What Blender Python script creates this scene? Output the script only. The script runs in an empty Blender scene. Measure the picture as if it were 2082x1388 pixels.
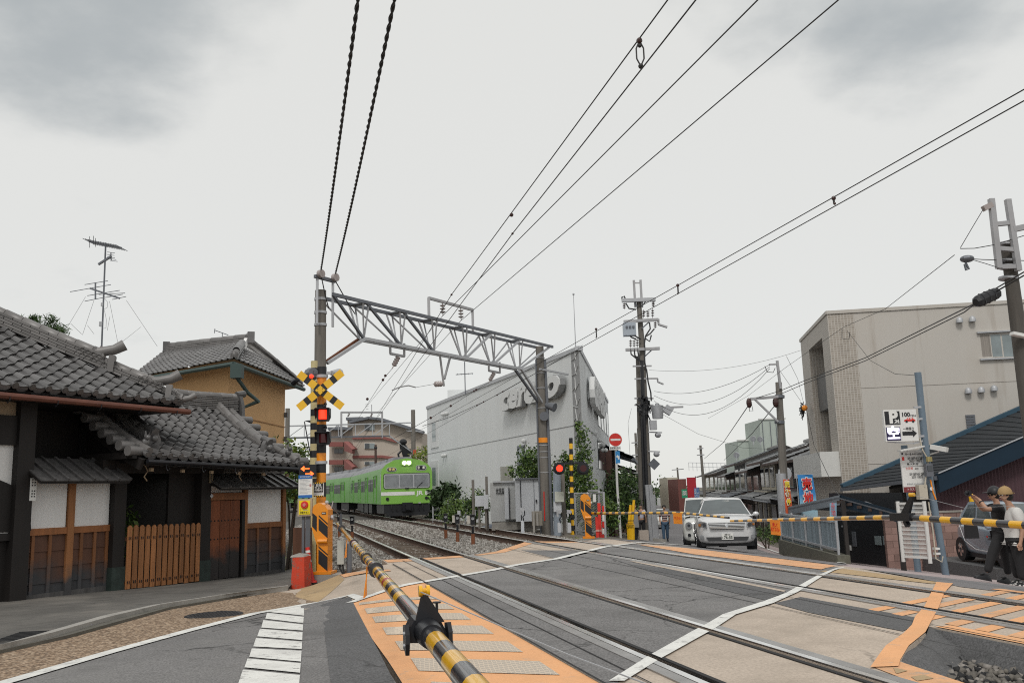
import bpy,bmesh,math,random
import numpy as np
from mathutils import Vector as V,Matrix as M
random.seed(7);RNG=np.random.default_rng(7)
SC=bpy.context.scene;COL=SC.collection
R=math.radians
# ------------------------------------------------------------------ camera
FPX,CH=1800.0,1.3
PITCH,ROLL=9.57,-1.72
cd=bpy.data.cameras.new("camera");cam=bpy.data.objects.new("camera",cd);COL.objects.link(cam)
cd.sensor_width=36;cd.lens=FPX*36/2082;cd.clip_start=.05;cd.clip_end=3000
CR=M.Rotation(R(90+PITCH),4,'X')@M.Rotation(R(ROLL),4,'Z')
cam.matrix_world=M.Translation((0,0,CH))@CR
SC.camera=cam
# ------------------------------------------------------------------ light
SUN_EL,SUN_AZ=50,190
wd=bpy.data.worlds.new("World");SC.world=wd;wd.use_nodes=True
def world_sky():
 nt=wd.node_tree;N=nt.nodes;L=nt.links;N.clear()
 out=N.new('ShaderNodeOutputWorld');bg=N.new('ShaderNodeBackground');L.new(bg.outputs[0],out.inputs[0])
 tc=N.new('ShaderNodeTexCoord')
 sky=N.new('ShaderNodeTexSky');sky.sky_type='NISHITA';sky.sun_disc=False
 sky.sun_elevation=R(SUN_EL);sky.sun_rotation=R(SUN_AZ)
 sep=N.new('ShaderNodeSeparateXYZ');L.new(tc.outputs['Generated'],sep.inputs[0])
 def mth(op,a,b=None):
  m=N.new('ShaderNodeMath');m.operation=op
  for i,v in enumerate((a,b)):
   if v is None:continue
   if isinstance(v,(int,float)):m.inputs[i].default_value=v
   else:L.new(v,m.inputs[i])
  return m.outputs[0]
 zz=mth('ADD',mth('MAXIMUM',sep.outputs[2],0.0),.16)
 comb=N.new('ShaderNodeCombineXYZ');L.new(mth('DIVIDE',sep.outputs[0],zz),comb.inputs[0]);L.new(mth('DIVIDE',sep.outputs[1],zz),comb.inputs[1])
 ns=N.new('ShaderNodeTexNoise');ns.inputs['Scale'].default_value=2.3;ns.inputs['Detail'].default_value=9;ns.inputs['Roughness'].default_value=.55
 L.new(comb.outputs[0],ns.inputs['Vector'])
 tot=None
 for(x,y,z),c0,k in(((-.55,1,.68),.970,.80),((-.38,1,.64),.986,.55),((.32,1,.65),.985,.62),((.52,1,.62),.980,.64),((-.50,1,.27),.985,.25),((.6,-1,.5),.92,.6),((-.8,-.7,.6),.92,.6)):
  d=V((x,y,z)).normalized()
  dn=N.new('ShaderNodeVectorMath');dn.operation='DOT_PRODUCT';L.new(tc.outputs['Generated'],dn.inputs[0]);dn.inputs[1].default_value=d
  mr=N.new('ShaderNodeMapRange');mr.interpolation_type='SMOOTHSTEP';L.new(dn.outputs['Value'],mr.inputs[0])
  mr.inputs[1].default_value=c0;mr.inputs[2].default_value=1.0;mr.inputs[3].default_value=0;mr.inputs[4].default_value=k
  tot=mr.outputs[0]if tot is None else mth('MAXIMUM',tot,mr.outputs[0])
 val=mth('ADD',mth('MULTIPLY',tot,1.0),mth('MULTIPLY',mth('SUBTRACT',ns.outputs[0],.5),1.5))
 mr=N.new('ShaderNodeMapRange');mr.interpolation_type='SMOOTHSTEP';L.new(val,mr.inputs[0]);mr.inputs[1].default_value=.28;mr.inputs[2].default_value=.95
 mix=N.new('ShaderNodeMix');mix.data_type='RGBA';L.new(mr.outputs[0],mix.inputs[0])
 mix.inputs[6].default_value=(.745,.745,.718,1);mix.inputs[7].default_value=(.43,.455,.46,1)
 sm=N.new('ShaderNodeMix');sm.data_type='RGBA';sm.blend_type='ADD';sm.inputs[0].default_value=.008
 L.new(mix.outputs[2],sm.inputs[6]);L.new(sky.outputs[0],sm.inputs[7])
 L.new(sm.outputs[2],bg.inputs[0]);bg.inputs[1].default_value=1.0
world_sky()
sd=bpy.data.lights.new("sun",'SUN');sd.energy=1.5;sd.angle=R(14);sd.color=(1,.965,.91)
sun=bpy.data.objects.new("sun",sd);COL.objects.link(sun)
_d=V((math.sin(R(SUN_AZ))*math.cos(R(SUN_EL)),math.cos(R(SUN_AZ))*math.cos(R(SUN_EL)),math.sin(R(SUN_EL))))
sun.rotation_euler=_d.to_track_quat('Z','Y').to_euler();sun.location=_d*40
SC.view_settings.view_transform='Standard';SC.view_settings.look='None';SC.view_settings.gamma=1;SC.view_settings.exposure=0
SC.cycles.filter_width=1.1;SC.cycles.use_denoising=False;SC.cycles.use_adaptive_sampling=False;SC.cycles.max_bounces=5;SC.cycles.diffuse_bounces=3;SC.cycles.glossy_bounces=3;SC.cycles.transmission_bounces=3;SC.cycles.transparent_max_bounces=6
# ------------------------------------------------------------------ survey: picture pixel (2082 wide) -> place in the world
C0=V((0,0,CH));CR3=CR.to_3x3()
def ray(px,py):
 d=CR3@V(((px-1041)/FPX,(694-py)/FPX,-1));return d/d.y
def at(px,py,Y):return C0+ray(px,py)*Y
def gz(px,py,z=0.0):
 d=ray(px,py);return C0+d*((z-CH)/d.z)
def atz(px,py,z):return gz(px,py,z)
S15,C15=math.sin(R(15)),math.cos(R(15))
def pq(x,y):return x*C15+y*S15,-x*S15+y*C15
def xy(p,q):return p*C15-q*S15,p*S15+q*C15
def atp(px,py,p):
 d=ray(px,py);return C0+d*(p/(d.x*C15+d.y*S15))
def sst(a,b,x):
 t=min(1.,max(0.,(x-a)/(b-a)));return t*t*(3-2*t)
def soft(t,k=1.0):return 0.if t<=0 else(t*t/(2*k)if t<k else t-k/2)
def terr(x,y):
 p,q=pq(x,y)
 z=-min(max(.02+.031*(q-8),0),.55)*sst(1.9,.3,p)
 f=.138*soft(p-7.9,1.0)
 return z-(f if f<1.2 else 1.2+.9*(1-math.exp(-(f-1.2)/.9)))
def gp(px,py,up=0.0):
 d=ray(px,py);Y=.5;P=C0
 while Y<500:
  P=C0+d*Y
  if P.z<terr(P.x,P.y)+up:break
  Y*=1.01
 lo,hi=Y/1.01,Y
 for i in range(30):
  m=(lo+hi)/2;P=C0+d*m
  if P.z<terr(P.x,P.y)+up:hi=m
  else:lo=m
 return C0+d*hi
def gnd(px,Y,dx=0):
 P=at(px,1000,Y);return V((P.x+dx,Y,terr(P.x+dx,Y)))
class Plane:
 def __init__(s,A,B):
  s.A=V((A[0],A[1]));s.u=(V((B[0],B[1]))-s.A).normalized();s.n=V((s.u.y,-s.u.x))
  s.L=(V((B[0],B[1]))-s.A).length
 def px(s,x,y):
  d=ray(x,y);t=s.A.dot(s.n)/(d.x*s.n.x+d.y*s.n.y);P=C0+d*t
  return(V((P.x,P.y))-s.A).dot(s.u),P.z
 def P(s,a,z,off=0.0):
  q=s.A+s.u*a+s.n*off;return V((q.x,q.y,z))
 @property
 def rz(s):return math.atan2(s.u.y,s.u.x)
# ------------------------------------------------------------------ materials
def hx(h):
 h=h.lstrip('#');c=[int(h[i:i+2],16)/255 for i in(0,2,4)]
 return tuple(x/12.92 if x<=.04045 else((x+.055)/1.055)**2.4 for x in c)
def mat(name,col,rough=.7,metal=0.,var=.14,sc=2.5,bump=0.,bsc=40.,emit=0.,coat=0.,stretch=(1,1,1),dirt=None,damt=.5,dsc=1.2,spec=.5,alpha=None,fine=0.,fsc=90.):
 if isinstance(col,str):col=hx(col)
 m=bpy.data.materials.new(name);m.use_nodes=True;nt=m.node_tree;N=nt.nodes;L=nt.links
 b=N['Principled BSDF'];b.inputs['Roughness'].default_value=rough;b.inputs['Metallic'].default_value=metal
 b.inputs['Specular IOR Level'].default_value=spec;b.inputs['Coat Weight'].default_value=coat
 b.inputs['Base Color'].default_value=(*col,1)
 if alpha is not None:b.inputs['Alpha'].default_value=alpha
 tc=N.new('ShaderNodeTexCoord');mp=N.new('ShaderNodeMapping');mp.inputs['Scale'].default_value=stretch
 L.new(tc.outputs['Object'],mp.inputs[0])
 last=None
 def noise(scale,det=5,rg=.6):
  n=N.new('ShaderNodeTexNoise');n.inputs['Scale'].default_value=scale;n.inputs['Detail'].default_value=det;n.inputs['Roughness'].default_value=rg
  L.new(mp.outputs[0],n.inputs['Vector']);return n.outputs[0]
 def rng(sock,a,b_,c,d):
  r=N.new('ShaderNodeMapRange');L.new(sock,r.inputs[0])
  for i,v in enumerate((a,b_,c,d)):r.inputs[i+1].default_value=v
  return r.outputs[0]
 if var>0:
  hs=N.new('ShaderNodeHueSaturation');hs.inputs['Color'].default_value=(*col,1)
  L.new(rng(noise(sc),.25,.75,1-var,1+var),hs.inputs['Value']);last=hs.outputs[0]
 if fine>0:
  hs=N.new('ShaderNodeHueSaturation');hs.inputs['Color'].default_value=(*col,1)
  if last:L.new(last,hs.inputs['Color'])
  L.new(rng(noise(fsc,2),.3,.7,1-fine,1+fine),hs.inputs['Value']);last=hs.outputs[0]
 if dirt is not None:
  if isinstance(dirt,str):dirt=hx(dirt)
  mx=N.new('ShaderNodeMix');mx.data_type='RGBA';mx.inputs[7].default_value=(*dirt,1)
  if last:L.new(last,mx.inputs[6])
  else:mx.inputs[6].default_value=(*col,1)
  L.new(rng(noise(dsc,8,.68),.48,.72,0,damt),mx.inputs[0]);last=mx.outputs[2]
 if last:L.new(last,b.inputs['Base Color'])
 if bump>0:
  bp=N.new('ShaderNodeBump');bp.inputs['Strength'].default_value=bump;bp.inputs['Distance'].default_value=.02
  L.new(noise(bsc,4),bp.inputs['Height']);L.new(bp.outputs[0],b.inputs['Normal'])
 if emit>0:
  b.inputs['Emission Color'].default_value=(*col,1);b.inputs['Emission Strength'].default_value=emit
 return m
def weather(m,cracks=0.,stain=None,wear=None,rnd=0.,streak=None):
 nt=m.node_tree;N=nt.nodes;L=nt.links;b=N['Principled BSDF'];tc=N.new('ShaderNodeTexCoord')
 def src():
  l=b.inputs['Base Color'].links
  if l:return l[0].from_socket
  r=N.new('ShaderNodeRGB');r.outputs[0].default_value=b.inputs['Base Color'].default_value;return r.outputs[0]
 def noise(sc,det=6,rg=.6,off=0.,st=(1,1,1)):
  mp=N.new('ShaderNodeMapping');mp.inputs['Location'].default_value=(off,off*.7,off*.3);mp.inputs['Scale'].default_value=st;L.new(tc.outputs['Object'],mp.inputs[0])
  n=N.new('ShaderNodeTexNoise');n.inputs['Scale'].default_value=sc;n.inputs['Detail'].default_value=det;n.inputs['Roughness'].default_value=rg;L.new(mp.outputs[0],n.inputs['Vector']);return n
 def rng(s,a,b_,c,d):
  r=N.new('ShaderNodeMapRange');L.new(s,r.inputs[0])
  for i,v in enumerate((a,b_,c,d)):r.inputs[i+1].default_value=v
  return r.outputs[0]
 def mix(fac,col):
  s=src();x=N.new('ShaderNodeMix');x.data_type='RGBA';L.new(s,x.inputs[6]);x.inputs[7].default_value=(*col,1);L.new(fac,x.inputs[0]);L.new(x.outputs[2],b.inputs['Base Color'])
 def mul(a,c):
  x=N.new('ShaderNodeMath');x.operation='MULTIPLY';L.new(a,x.inputs[0])
  if isinstance(c,float):x.inputs[1].default_value=c
  else:L.new(c,x.inputs[1])
  return x.outputs[0]
 if stain:
  for sc,amt,off in stain[1]:mix(rng(noise(sc,7,.62,off).outputs[0],.52,.68,0,amt),stain[0])
 if wear:
  col,thr,sc,amt=wear;mix(mul(rng(noise(sc,10,.78,3.1).outputs[0],thr,thr+.05,0,amt),rng(noise(sc*.12,3,.5,8.).outputs[0],.38,.58,.15,1)),col)
 if cracks:
  ns=noise(1.6,4,.6);va=N.new('ShaderNodeVectorMath');va.operation='MULTIPLY_ADD';L.new(ns.outputs['Color'],va.inputs[0]);va.inputs[1].default_value=(.9,.9,0);L.new(tc.outputs['Object'],va.inputs[2])
  vo=N.new('ShaderNodeTexVoronoi');vo.feature='DISTANCE_TO_EDGE';vo.inputs['Scale'].default_value=.42;L.new(va.outputs[0],vo.inputs['Vector'])
  mix(mul(rng(vo.outputs['Distance'],.0,.009,cracks,0),rng(noise(.35,2,.5,5.).outputs[0],.44,.54,0,1)),(.02,.02,.02))
 if streak:mix(rng(noise(streak[1],6,.65,2.,(1,1,.06)).outputs[0],.54,.74,0,streak[2]),streak[0])
 if rnd:
  oi=N.new('ShaderNodeObjectInfo');hs=N.new('ShaderNodeHueSaturation');L.new(src(),hs.inputs['Color']);L.new(rng(oi.outputs['Random'],0,1,1-rnd,1+rnd),hs.inputs['Value']);L.new(hs.outputs[0],b.inputs['Base Color'])
 return m
def glass(name,col=(.05,.06,.07),rough=.06):
 return mat(name,col,rough,0,.25,1.5,spec=.9)
# ------------------------------------------------------------------ mesh builder
class MB:
 def __init__(s):s.v=[];s.f=[];s.mi=[]
 def add(s,vs,fs,m=0,T=None):
  o=len(s.v)
  s.v+=[tuple(T@V(a))if T else tuple(a)for a in vs]
  s.f+=[tuple(i+o for i in f)for f in fs];s.mi+=[m]*len(fs);return s
 def hexa(s,P,m=0):
  return s.add(P,[(3,2,1,0),(4,5,6,7),(0,1,5,4),(1,2,6,5),(2,3,7,6),(3,0,4,7)],m)
 def box(s,c,d,rz=0.,m=0,T=None):
  x,y,z=d[0]/2,d[1]/2,d[2]/2
  P=[(-x,-y,-z),(x,-y,-z),(x,y,-z),(-x,y,-z),(-x,-y,z),(x,-y,z),(x,y,z),(-x,y,z)]
  X=M.Translation(c)@(T if T else M.Rotation(rz,4,'Z'));return s.hexa([X@V(p)for p in P],m)
 def bar(s,a,b,w,h=None,m=0,up=(0,0,1)):
  a,b=V(a),V(b);h=h or w;d=(b-a).normalized();u=V(up)
  if abs(d.dot(u))>.98:u=V((0,1,0))
  r=d.cross(u).normalized();u=r.cross(d)
  o=[(-w/2,-h/2),(w/2,-h/2),(w/2,h/2),(-w/2,h/2)]
  return s.hexa([a+r*i+u*j for i,j in o]+[b+r*i+u*j for i,j in o],m)
 def cyl(s,a,b,r0,r1=None,n=10,m=0,caps=True):
  a,b=V(a),V(b);r1=r0 if r1 is None else r1;d=(b-a).normalized()
  q=d.to_track_quat('Z','Y');x,y=q@V((1,0,0)),q@V((0,1,0))
  vs=[]
  for c,r in((a,r0),(b,r1)):vs+=[c+x*r*math.cos(2*math.pi*i/n)+y*r*math.sin(2*math.pi*i/n)for i in range(n)]
  fs=[(i,(i+1)%n,n+(i+1)%n,n+i)for i in range(n)]
  if caps:fs+=[tuple(range(n))[::-1],tuple(range(n,2*n))]
  return s.add(vs,fs,m)
 def tube(s,pts,r,n=6,m=0,rs=None):
  pts=[V(p)for p in pts];k=len(pts);vs=[];prev=None
  for i,p in enumerate(pts):
   d=(pts[min(i+1,k-1)]-pts[max(i-1,0)]).normalized()
   if prev is None:x=d.orthogonal().normalized()
   else:x=(prev-d*prev.dot(d)).normalized()
   prev=x;y=d.cross(x);rr=rs[i]if rs else r
   vs+=[p+x*rr*math.cos(2*math.pi*j/n)+y*rr*math.sin(2*math.pi*j/n)for j in range(n)]
  fs=[(i*n+j,i*n+(j+1)%n,(i+1)*n+(j+1)%n,(i+1)*n+j)for i in range(k-1)for j in range(n)]
  fs+=[tuple(range(n))[::-1],tuple(range((k-1)*n,k*n))]
  return s.add(vs,fs,m)
 def prism(s,pts,vec,m=0):
  pts=[V(p)for p in pts];n=len(pts);vec=V(vec)
  nn=V((0,0,0))
  for i in range(n):nn+=pts[i].cross(pts[(i+1)%n])
  if nn.dot(vec)<0:pts=pts[::-1]
  vs=pts+[p+vec for p in pts]
  fs=[tuple(range(n))[::-1],tuple(range(n,2*n))]+[(i,(i+1)%n,n+(i+1)%n,n+i)for i in range(n)]
  return s.add(vs,fs,m)
 def lathe(s,prof,T=None,n=14,m=0):
  vs=[];k=len(prof)
  for r,z in prof:vs+=[(r*math.cos(2*math.pi*i/n),r*math.sin(2*math.pi*i/n),z)for i in range(n)]
  fs=[(i*n+j,i*n+(j+1)%n,(i+1)*n+(j+1)%n,(i+1)*n+j)for i in range(k-1)for j in range(n)]
  fs+=[tuple(range(n))[::-1],tuple(range((k-1)*n,k*n))]
  return s.add(vs,fs,m,T)
 def ball(s,c,r,n=8,m=0,T=None):
  if isinstance(r,(int,float)):r=(r,r,r)
  X=M.Translation(c)@(T or M())@M.Diagonal((*r,1))
  return s.lathe([(max(.02,math.sin(math.pi*i/n)),-math.cos(math.pi*i/n))for i in range(n+1)],X,max(6,n+2),m)
 def quad(s,a,b,c,d,m=0):return s.add([a,b,c,d],[(0,1,2,3)],m)
 def poly(s,pts,m=0):return s.add(pts,[tuple(range(len(pts)))],m)
 def grid(s,fn,nu,nv,m=0):
  vs=[fn(i/nu,j/nv)for j in range(nv+1)for i in range(nu+1)];w=nu+1
  return s.add(vs,[(j*w+i,j*w+i+1,(j+1)*w+i+1,(j+1)*w+i)for j in range(nv)for i in range(nu)],m)
 def mesh(s,name,mats,org=(0,0,0),smooth=False):
  me=bpy.data.meshes.new(name);o=V(org)
  me.from_pydata([(a[0]-o.x,a[1]-o.y,a[2]-o.z)for a in s.v],[],s.f)
  for m in(mats if isinstance(mats,(list,tuple))else[mats]):me.materials.append(m)
  if any(s.mi):me.polygons.foreach_set('material_index',s.mi)
  if smooth:
   me.polygons.foreach_set('use_smooth',[True]*len(s.f))
   if smooth is not True:me.set_sharp_from_angle(angle=R(smooth))
  me.update();return me
 def build(s,name,mats,parent=None,smooth=False,local=False,label=None):
  org=V((0,0,0))
  if parent and not local:
   q=parent
   while q:org+=q.location;q=q.parent
  o=bpy.data.objects.new(name,s.mesh(name,mats,org,smooth));COL.objects.link(o)
  if parent:o.parent=parent
  if label:o['label']=label
  return o
 def solo(s,name,mats,label,cat,loc,group=None,smooth=False,kind=None):
  o=bpy.data.objects.new(name,s.mesh(name,mats,loc,smooth));o.location=loc;COL.objects.link(o)
  return tag(o,label,cat,group,kind)
def tag(o,label=None,cat=None,group=None,kind=None):
 for k,v in(('label',label),('category',cat),('group',group),('kind',kind)):
  if v:o[k]=v
 return o
def thing(name,label,cat,loc,group=None,rz=0.):
 o=bpy.data.objects.new(name,None);o.location=loc;o.rotation_euler=(0,0,rz);o.empty_display_size=.2
 COL.objects.link(o);return tag(o,label,cat,group)
def structure(mb,name,mats,parent=None,smooth=False):
 o=mb.build(name,mats,parent,smooth);o['kind']='structure';return o
def stuff(mb,name,mats,parent=None):
 o=mb.build(name,mats,parent);o['kind']='stuff';return o
KIDS={}
def copy_part(src,parent,loc=None,rot=None):
 c=src.copy();COL.objects.link(c);c.parent=parent
 if loc is not None:c.location=loc
 if rot is not None:c.rotation_euler=rot
 return c
def dup(root,loc,rz=None,label=None,group=None):
 r=root.copy();COL.objects.link(r);r.location=loc
 if rz is not None:r.rotation_euler=(0,0,rz)
 if label:r['label']=label
 if group:r['group']=group
 for ch in list(root.children):
  c=copy_part(ch,r)
  for g in list(ch.children):copy_part(g,c)
 return r
# ------------------------------------------------------------------ lettering
def letters(body,size,center,right,up,m,parent,name='lettering',depth=.004,width=None,shear=0.,bold=0.,align='CENTER',local=False,sp=1.,tall=None):
 cu=bpy.data.curves.new('lettering','FONT');cu.body=body;cu.size=size;cu.extrude=depth/2;cu.align_x=align;cu.align_y='CENTER'
 cu.shear=shear;cu.offset=bold;cu.space_character=sp;cu.resolution_u=3;cu.space_line=.95
 ob=bpy.data.objects.new('lettering',cu);me0=ob.to_mesh()
 co=np.empty(len(me0.vertices)*3,np.float32);me0.vertices.foreach_get('co',co);co=co.reshape(-1,3)
 fs=[tuple(p.vertices)for p in me0.polygons];ob.to_mesh_clear();bpy.data.objects.remove(ob);bpy.data.curves.remove(cu)
 r,u=V(right).normalized(),V(up).normalized();n=r.cross(u);c=V(center)
 k=1.
 if width and len(co):k=width/max(1e-6,float(co[:,0].max()-co[:,0].min()))
 ku=tall/max(1e-6,float(co[:,1].max()-co[:,1].min()))if tall else 1.
 mb=MB();mb.add([c+r*float(a[0])*k+u*float(a[1])*ku+n*(float(a[2])+depth/2)for a in co],fs)
 return mb.build(name,m,parent,local=local)
# ------------------------------------------------------------------ leaves, stones
def leaf_mesh(name,mats,P,size,org,flat=.0,aspect=.5,nrm=None):
 n=len(P);a=RNG.normal(size=(n,3));a[:,2]*=(1-flat);a/=np.linalg.norm(a,axis=1)[:,None]
 b=np.cross(a,RNG.normal(size=(n,3)));b/=np.linalg.norm(b,axis=1)[:,None]
 s=(size*RNG.uniform(.6,1.3,n))[:,None]
 P=P-np.array(org)
 v=np.stack([P-a*s*.5,P+b*s*.5*aspect,P+a*s*.5,P-b*s*.5*aspect],1).reshape(-1,3)
 me=bpy.data.meshes.new(name);me.vertices.add(4*n);me.vertices.foreach_set('co',v.astype(np.float32).ravel())
 me.loops.add(4*n);me.loops.foreach_set('vertex_index',np.arange(4*n,dtype=np.int32));me.polygons.add(n)
 me.polygons.foreach_set('loop_start',np.arange(0,4*n,4,dtype=np.int32));me.polygons.foreach_set('loop_total',np.full(n,4,np.int32))
 for m in mats:me.materials.append(m)
 me.polygons.foreach_set('material_index',RNG.integers(0,len(mats),n).astype(np.int32));me.update(calc_edges=True);me.validate();return me
def clumps(c,r,nc,per,cr):
 d=RNG.normal(size=(nc,3));d/=np.linalg.norm(d,axis=1)[:,None]
 cc=np.array(c)+d*np.array(r)*(RNG.uniform(.35,1,nc)**.6)[:,None]
 pts=cc[:,None,:]+RNG.normal(size=(nc,per,3))*cr*RNG.uniform(.6,1.3,nc)[:,None,None]
 return pts.reshape(-1,3)
def foliage(parent,name,P,size,mats,**k):
 org=V((0,0,0));q=parent
 while q:org+=q.location;q=q.parent
 o=bpy.data.objects.new(name,leaf_mesh(name,mats,P,size,org,**k));COL.objects.link(o);o.parent=parent;return o
def bush(name,label,cat,base,c,r,mats,nc=40,per=60,cr=.16,size=.1,group=None,stems=4,stemmat=None,extra=None):
 t=thing(name,label,cat,base,group)
 P=clumps(c,r,nc,per,cr)
 if extra is not None:P=np.concatenate([P,extra])
 P[:,2]=np.maximum(P[:,2],base[2]+.03)
 foliage(t,'crown',P,size,mats)
 mb=MB()
 for i in range(stems):
  e=V(c)+V((random.uniform(-.6,.6)*r[0],random.uniform(-.6,.6)*r[1],random.uniform(-.2,.5)*r[2]));b=V(base)+V((random.uniform(-.1,.1),random.uniform(-.1,.1),-.02))
  mb.tube([b,b.lerp(e,.5)+V((random.uniform(-.1,.1),random.uniform(-.1,.1),.05)),e],.03,5,rs=[.035,.025,.01])
 mb.build('stem',stemmat or MT['bark'],t);return t
def stones(name,P,size,m,org=(0,0,0),sub=1):
 base=np.array([(1,0,0),(-1,0,0),(0,1,0),(0,-1,0),(0,0,1),(0,0,-1)],float)
 tri=np.array([(0,2,4),(2,1,4),(1,3,4),(3,0,4),(2,0,5),(1,2,5),(3,1,5),(0,3,5)])
 if sub:
  base=np.array([(x,y,z)for x in(-.62,.62)for y in(-.62,.62)for z in(-.62,.62)],float)
  tri=np.array([(0,1,3),(0,3,2),(4,6,7),(4,7,5),(0,4,5),(0,5,1),(2,3,7),(2,7,6),(0,2,6),(0,6,4),(1,5,7),(1,7,3)])
 n=len(P);k=len(base)
 q=RNG.normal(size=(n,4));q/=np.linalg.norm(q,axis=1)[:,None]
 w,x,y,z=q.T
 Rm=np.stack([1-2*(y*y+z*z),2*(x*y-z*w),2*(x*z+y*w),2*(x*y+z*w),1-2*(x*x+z*z),2*(y*z-x*w),2*(x*z-y*w),2*(y*z+x*w),1-2*(x*x+y*y)],1).reshape(n,3,3)
 sc=size*RNG.uniform(.35,.62,(n,1,3))*RNG.uniform(.7,1.3,(n,1,1))
 vv=base[None]*sc*(1+RNG.uniform(-.3,.3,(n,k,1)))
 vv=np.einsum('nij,nkj->nki',Rm,vv)+(P-np.array(org))[:,None]
 idx=(tri[None]+(np.arange(n)*k)[:,None,None]).reshape(-1).astype(np.int32);nf=n*len(tri)
 me=bpy.data.meshes.new(name);me.vertices.add(n*k);me.vertices.foreach_set('co',vv.astype(np.float32).ravel())
 me.loops.add(nf*3);me.loops.foreach_set('vertex_index',idx);me.polygons.add(nf)
 me.polygons.foreach_set('loop_start',np.arange(0,nf*3,3,dtype=np.int32));me.polygons.foreach_set('loop_total',np.full(nf,3,np.int32))
 for a in(m if isinstance(m,list)else[m]):me.materials.append(a)
 if isinstance(m,list):me.polygons.foreach_set('material_index',np.repeat(RNG.integers(0,len(m),n),len(tri)).astype(np.int32))
 me.update(calc_edges=True);o=bpy.data.objects.new(name,me);o.location=org;COL.objects.link(o);return o
# ------------------------------------------------------------------ palette
MT={}
def mk(k,*a,**b):MT[k]=mat(k,*a,**b)
mk('bark','#4a3f35',.9,bump=.4);mk('concrete',(.30,.285,.26),.85,var=.2,sc=1.3,bump=.15,dirt=(.14,.13,.12),damt=.45,fine=.08)
mk('pole_dark',(.085,.077,.068),.85,var=.25,sc=3,stretch=(3,3,.4),dirt=(.05,.046,.04),damt=.6);mk('pole_concrete',(.165,.152,.135),.85,var=.22,sc=3,stretch=(3,3,.4),dirt=(.10,.095,.085),damt=.6)
mk('steel',(.36,.36,.37),.5,.35,var=.12);mk('galv',(.42,.43,.45),.5,.3,var=.1);mk('galv_dark',(.14,.15,.17),.5,.3)
mk('black',(.012,.013,.016),.5,var=.1);mk('black_metal',(.015,.016,.02),.38,.2,var=.1);mk('dark',(.02,.02,.022),.8)
mk('rubber',(.018,.018,.019),.85);mk('yellow',(.80,.46,.012),.38,var=.07,coat=.3);mk('orange_paint',(.78,.27,.012),.4,var=.08,coat=.2,dirt=(.5,.16,.02),damt=.3)
mk('white',(.72,.72,.70),.5,var=.05);mk('grey_paint',(.40,.41,.43),.5,var=.08);mk('red',(.62,.03,.02),.45,var=.08);mk('red_paint',(.60,.055,.02),.6,var=.2,dirt=(.30,.05,.03),damt=.6,bump=.2)
mk('wire',(.018,.017,.017),.6,var=0);mk('insul',(.34,.30,.29),.3);mk('insul_red',(.045,.016,.014),.35);mk('rust',(.20,.07,.03),.85,var=.3,bump=.2,dirt=(.08,.04,.025))
mk('leaf1',(.06,.115,.022),.6,var=.35,sc=1.2);mk('leaf2',(.12,.19,.03),.6,var=.3,sc=1.5);mk('leaf3',(.03,.06,.018),.65,var=.3);mk('leaf4',(.19,.22,.03),.6,var=.3)
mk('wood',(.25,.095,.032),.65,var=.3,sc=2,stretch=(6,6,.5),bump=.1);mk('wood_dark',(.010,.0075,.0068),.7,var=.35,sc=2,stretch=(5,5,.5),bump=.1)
mk('wood_mid',(.095,.038,.018),.7,var=.35,sc=2,stretch=(5,5,.5));mk('plaster',(.74,.73,.72),.85,var=.04,sc=1)
mk('tile',(.115,.112,.112),.36,var=.3,sc=1.7,fine=.12,fsc=14,bump=.05,dirt=(.035,.034,.035),damt=.5,spec=.7);mk('tile_light',(.155,.148,.145),.42,var=.22,sc=2.2,dirt=(.10,.095,.09),damt=.5)
mk('glass',(.035,.042,.05),.08,var=.2,spec=.8);mk('glass_light',(.20,.24,.25),.1,var=.2,spec=.8)
mk('chrome',(.7,.7,.7),.15,1.,var=0);mk('tyre',(.014,.014,.015),.85);mk('copper',(.13,.045,.028),.6,.1,var=.2)
mk('lamp_red',(1.,.03,.01),.4,var=0,emit=2.2);mk('lamp_off',(.05,.006,.008),.25,var=0);mk('lamp_white',(1.,.93,.78),.4,var=0,emit=7.);mk('led',(1.,.12,.02),.4,var=0,emit=2.6)
for k,r in(('tile',.28),('tile_light',.22),('wood',.15)):weather(MT[k],rnd=r)
weather(MT['red_paint'],wear=((.22,.13,.10),.53,7.,.9));weather(MT['orange_paint'],wear=((.30,.16,.06),.60,9.,.8));weather(MT['pole_concrete'],streak=((.07,.065,.06),5.,.6));weather(MT['plaster'],streak=((.45,.44,.42),3.,.25))
# ================================================================== ground, road, tracks
RA,RB,RC_,RD=2.755,3.865,6.30,7.43
GAPS=[(RA+.037,RA+.105),(RB-.105,RB-.037),(RC_+.037,RC_+.105),(RD-.105,RD-.037)]
mk('asphalt',(.178,.173,.172),.88,var=.12,sc=.5,fine=.48,fsc=60,bump=.25,bsc=160,dirt=(.11,.108,.108),damt=.5,dsc=.4)
mk('asphalt_dark',(.105,.105,.108),.88,var=.12,sc=.7,fine=.45,fsc=60,bump=.25,bsc=160)
mk('asphalt_light',(.165,.16,.165),.88,var=.1,sc=.4,fine=.2,fsc=80,dirt=(.12,.11,.11),damt=.4,dsc=.5)
mk('slab',(.47,.395,.325),.88,var=.10,sc=.9,fine=.18,fsc=40,bump=.12,bsc=90,dirt=(.36,.30,.245),damt=.5,dsc=1.4)
mk('slab_tan',(.42,.30,.165),.88,var=.12,sc=.8,fine=.1,fsc=60,dirt=(.30,.22,.14),damt=.5)
mk('paint_white',(.72,.72,.69),.75,var=.06,sc=3,fine=.06,fsc=50,dirt=(.40,.39,.38),damt=.55,dsc=2.2)
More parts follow.
